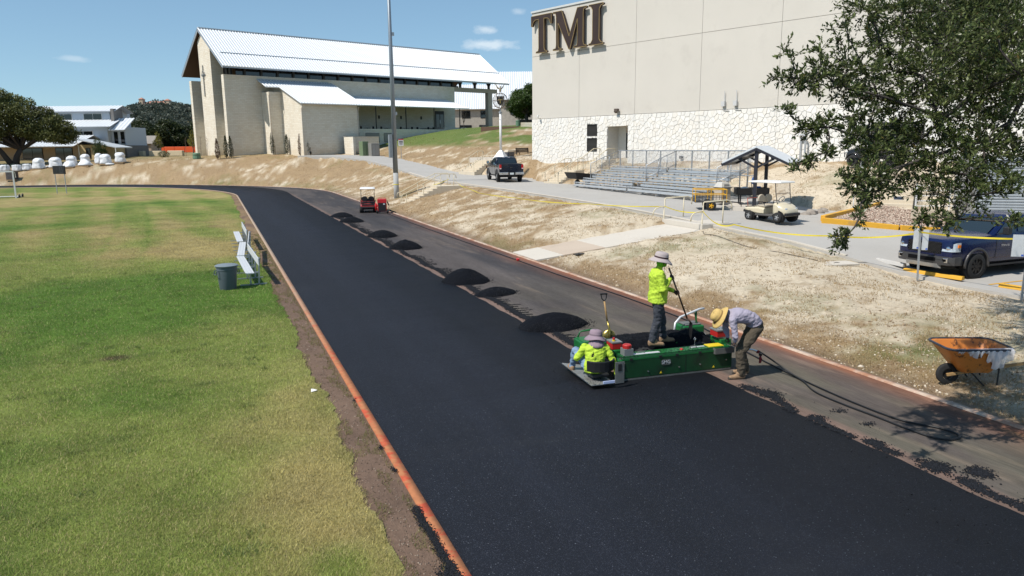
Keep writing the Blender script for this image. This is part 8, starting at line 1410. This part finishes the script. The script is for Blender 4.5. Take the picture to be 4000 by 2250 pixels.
# ================================================================ grass blades, tufts, pebbles
GB = leaf_mat('grass_blade', .25, .75)
def blades(name, n, t, z, h, w, cols, rng, lean=.5):
    k = len(n); a = rng.uniform(0, 6.28, k); d = rng.uniform(0, 6.28, k); l = rng.uniform(.1, lean, k) * h; B = np.stack([n, t, z], 1); V = np.empty((k, 3, 3)); wx, wy = np.cos(a) * w / 2, np.sin(a) * w / 2
    V[:, 0] = B; V[:, 0, 0] -= wx; V[:, 0, 1] -= wy; V[:, 1] = B; V[:, 1, 0] += wx; V[:, 1, 1] += wy; V[:, 2] = B; V[:, 2, 0] += np.cos(d) * l; V[:, 2, 1] += np.sin(d) * l; V[:, 2, 2] += h
    return tag(link(name, big_mesh(name, V.reshape(-1, 3), np.arange(k * 3).reshape(k, 3), GB, np.repeat(cols, 3, 0))), kind='stuff')
rng = np.random.default_rng(17)
# lawn blades, denser and finer near the camera
R1 = np.exp(rng.uniform(np.log(6.2), np.log(62), 640000)); TH = R_(1) * rng.uniform(-17, 14, 640000); n_ = R1 * np.sin(TH); t_ = R1 * np.cos(TH); ed = 1.5 - .1 * np.sin(t_ * .9) * .5 - .22 * (fbm(t_ * 1.3, t_ * 0, 3, 5) - .5) + rng.normal(0, .03, len(t_)); ok = n_ < ed; n_, t_, R1 = n_[ok], t_[ok], R1[ok]
cl_ = fbm(n_ * 3.2, t_ * 3.2, 3, 44); ok = rng.uniform(0, 1, len(n_)) < .35 + 1.0 * cl_; n_, t_, R1, cl_ = n_[ok], t_[ok], R1[ok], cl_[ok]
gc = grass_col(n_, t_) * (rng.uniform(.9, 1.7, len(n_)) * (1.25 - .25 * sst(R1, 25, 60)))[:, None]; st = rng.uniform(0, 1, len(n_)) < (.12 + .35 * dry_f(n_, t_)); gc = np.where(st[:, None], np.array([.50, .42, .20]) * rng.uniform(.7, 1.25, len(n_))[:, None], gc)
tag(blades('lawn_grass', n_, t_, np.full(len(n_), .008), (.018 + .028 * rng.uniform(0, 1, len(n_)) * (.5 + cl_)) * (1 + R1 * .006) * (1 - .6 * sst(R1, 30, 62)), .0035 + R1 * .00042, gc, rng, 1.3), 'short lawn grass blades of the infield', 'grass')
# coarse weed tufts scattered on the lawn and stray grass along the dirt strip
k = 150; cx = rng.uniform(-9, 1.0, k); cy = rng.uniform(7, 30, k); N_ = 60; n_ = np.repeat(cx, N_) + rng.normal(0, .10, k * N_); t_ = np.repeat(cy, N_) + rng.normal(0, .07, k * N_); ok = n_ < 1.45; n_, t_ = n_[ok], t_[ok]; tag(blades('weed_tufts', n_, t_, np.full(len(n_), .008), rng.uniform(.04, .10, len(n_)), rng.uniform(.006, .011, len(n_)), mix3((.10, .15, .03), (.22, .26, .10), rng.uniform(0, 1, len(n_))), rng, 1.3), 'coarse pale weed tufts in the lawn', 'weeds')
k = 26000; t_ = np.exp(rng.uniform(np.log(6), np.log(40), k)); n_ = rng.uniform(1.3, 1.97, k); cl_ = fbm(n_ * 5, t_ * 2.2, 3, 66) + .25 * np.exp(-((n_ - 1.94) / .06) ** 2) + .2 * np.exp(-((n_ - 1.4) / .1) ** 2) + .15 * sst(t_, 15, 30); ok = cl_ > .62; n_, t_ = n_[ok], t_[ok]; tag(blades('stray_grass', n_, t_, np.full(len(n_), -.006), rng.uniform(.015, .05, len(n_)), .004 + t_ * .0004, mix3((.26, .20, .09), (.16, .18, .05), rng.uniform(0, 1, len(n_))), rng, 1.4), 'sparse stray grass on the dirt strip', 'grass')
k = 2600; t_ = np.exp(rng.uniform(np.log(6), np.log(30), k)); n_ = rng.uniform(1.3, 1.96, k); tag(pebbles('strip_pebbles', n_, t_, np.full(k, -.003), rng.uniform(.004, .012, k) * (1 + t_ * .03), mix3((.10, .07, .05), (.36, .28, .22), rng.uniform(0, 1, k) ** 2), None, rng), 'small pebbles and clods on the dirt strip', 'pebbles')
# slope: pale stones, clods, dry tufts
k = 42000; R1 = np.exp(rng.uniform(np.log(11), np.log(75), k)); TH = R_(1) * rng.uniform(2, 66, k); n_ = R1 * np.sin(TH); t_ = R1 * np.cos(TH); e = e_out(n_, t_); ok = (e > .15) & np.isnan(road_z(n_, t_)) & (n_ < 30); dn_ = fbm(n_ * 1.1, t_ * 1.1, 3, 88) + .35 * np.exp(-((e - .9) / .7) ** 2) * (t_ < 30); ok &= rng.uniform(0, 1, k) < sst(dn_, .38, .85); n_, t_, R1 = n_[ok], t_[ok], R1[ok]; s_ = rng.uniform(.008, .03, len(n_)) * rng.uniform(.3, 1.1, len(n_)) * (1 + R1 * .014); big = rng.uniform(0, 1, len(n_)) < .03; s_ = np.where(big, s_ * 2.2, s_)
tag(pebbles('slope_stones', n_, t_, terr_z(n_, t_) + s_ * .2, s_, mix3((.40, .31, .21), (.68, .60, .49), rng.uniform(0, 1, len(n_))), None, rng), 'pale limestone chips scattered over the slope', 'stones')
def tufts(nm, lab, k, rlo, rhi, tlo, thi, hmul, sd, colA, colB, thr, extra=None):
    rng = np.random.default_rng(sd); R1 = np.exp(rng.uniform(np.log(rlo), np.log(rhi), k)); TH = R_(1) * rng.uniform(tlo, thi, k); n = R1 * np.sin(TH); t = R1 * np.cos(TH); e = e_out(n, t); f = fbm(n * 1.3, t * 1.3, 4, 111) + (extra(n, t) if extra else 0); ok = (e > .25) & np.isnan(road_z(n, t)) & (f > thr) & (np.abs((n - 14.5) * .14 + t - 26.0) > 1.3 * (n < 18.5) * (n > 11)) & (TZf(n, t) < 9); inb = (n > 30.5) & ((n - 27.3) * .944 + (t - 62.3) * .331 > -.1) ; ok &= ~inb; n, t, R1 = n[ok], t[ok], R1[ok]
    m = len(n); return tag(blades(nm, n, t, terr_z(n, t) - .01, rng.uniform(.03, .085, m) * hmul * (1 + R1 * .004), .006 + R1 * .0006, mix3(colA, colB, rng.uniform(0, 1, m)) * rng.uniform(.75, 1.2, m)[:, None], rng, 1.5), lab, 'grass')
tufts('dry_grass', 'dry brown grass tufts growing on the banks', 330000, 11, 120, -14, 66, 1., 71, (.26, .17, .08), (.50, .37, .20), .50, lambda n, t: .14 * np.exp(-((e_out(n, t) - 1.0) / .9) ** 2) + .06 * sst(t, 26, 40) + .05 * vn(n * 9, t * 9, 4))
tufts('green_weeds', 'green weed patches beside the wheelbarrow and footpath', 60000, 11, 32, 20, 66, .9, 72, (.07, .11, .025), (.17, .20, .06), .93, lambda n, t: .62 * np.exp(-((n - 13.3) / 1.2) ** 2 - ((t - 10.3) / .9) ** 2) + .55 * np.exp(-((n - 16) / 1.8) ** 2 - ((t - 23.1) / .45) ** 2) + .5 * np.exp(-((n - 27.5) / 2.5) ** 2 - ((t - 25.3) / 1.) ** 2) + .2 * sst(fbm(n * .8, t * .8, 3, 9), .6, .75))

k = 16000; rng = np.random.default_rng(123); R1 = np.exp(rng.uniform(np.log(11), np.log(60), k)); TH = R_(1) * rng.uniform(2, 66, k); n_ = R1 * np.sin(TH); t_ = R1 * np.cos(TH); ok = (e_out(n_, t_) > .1) & np.isnan(road_z(n_, t_)) & (n_ < 30) & (fbm(n_ * .9, t_ * .9, 3, 55) > .46); n_, t_, R1 = n_[ok], t_[ok], R1[ok]; s_ = rng.uniform(.008, .026, len(n_)) * (1 + R1 * .012)
tag(pebbles('soil_clods', n_, t_, terr_z(n_, t_) + s_ * .15, s_, mix3((.16, .105, .06), (.36, .26, .17), rng.uniform(0, 1, len(n_))), None, rng), 'brown soil clods scattered over the slope', 'clods', kind='stuff')
# small leftovers
o = thing('hanging_bag', 'small blue bag hanging from the right end of the bleacher rail', 'bag', (27.3, 32.3, 2.55)); MB().ell((0, 0, -.2), (.10, .08, .2), 10, 8).build('pouch', M('bag_blue', (.05, .12, .32), .7), o, smooth=True); MB().tube([(-.06, 0, -.02), (0, 0, .12), (.06, 0, -.02)], .012, 5).build('strap', M('bag_blue', (.05, .12, .32), .7), o)
for i, (x, y, s0) in enumerate([(25.0, 25.9, .22), (25.5, 26.1, .30), (26.1, 26.2, .2), (26.7, 26.6, .26)]):
    q = random.Random(i); o = thing('rock', ['leftmost', 'largest', 'third', 'rightmost'][i] + ' grey rock in the row below the shelter', 'rock', (x, y, gz(x, y)), q.uniform(0, 3), 'rocks below the shelter'); b = MB(); b.ell((0, 0, s0 * .4), (s0 * 1.2, s0 * .9, s0 * .7), 9, 6); b.v = [(p[0] * (1 + q.uniform(-.18, .18)), p[1] * (1 + q.uniform(-.18, .18)), p[2] * (1 + q.uniform(-.15, .15))) for p in b.v]; b.build('stone', M('rock_grey', (.30, .26, .22), .9, var=.3, bump=.6, bscale=9), o)
o = thing('pallet_stack', 'dark stack of goods on a pallet cut by the left picture edge', 'pallet stack', (-24.4, 114.8, gz(-24.4, 114.8)), R_(-22)); MB().box(-.6, .6, -.5, .5, 0, .12).build('pallet', PAL, o)
for k in range(5): MB().box(-.55, .55, -.45, .45, .13 + k * .2, .32 + k * .2).build('layer', M('stack_dark', (.07, .055, .06), .8, var=.3), o, bevel=.015)
for i, (x, y) in enumerate([(-25.5, 850), (-19, 842)]):
    o = thing('utility_pole', ['left', 'right'][i] + ' wooden utility pole on the hill right shoulder', 'pole', (x, y, 40)); MB().tube([(0, 0, -6), (0, 0, 10)], .25, 6).build('mast', BARK, o); MB().box(-2, 2, -.15, .15, 8.6, 9).build('crossarm', BARK, o)
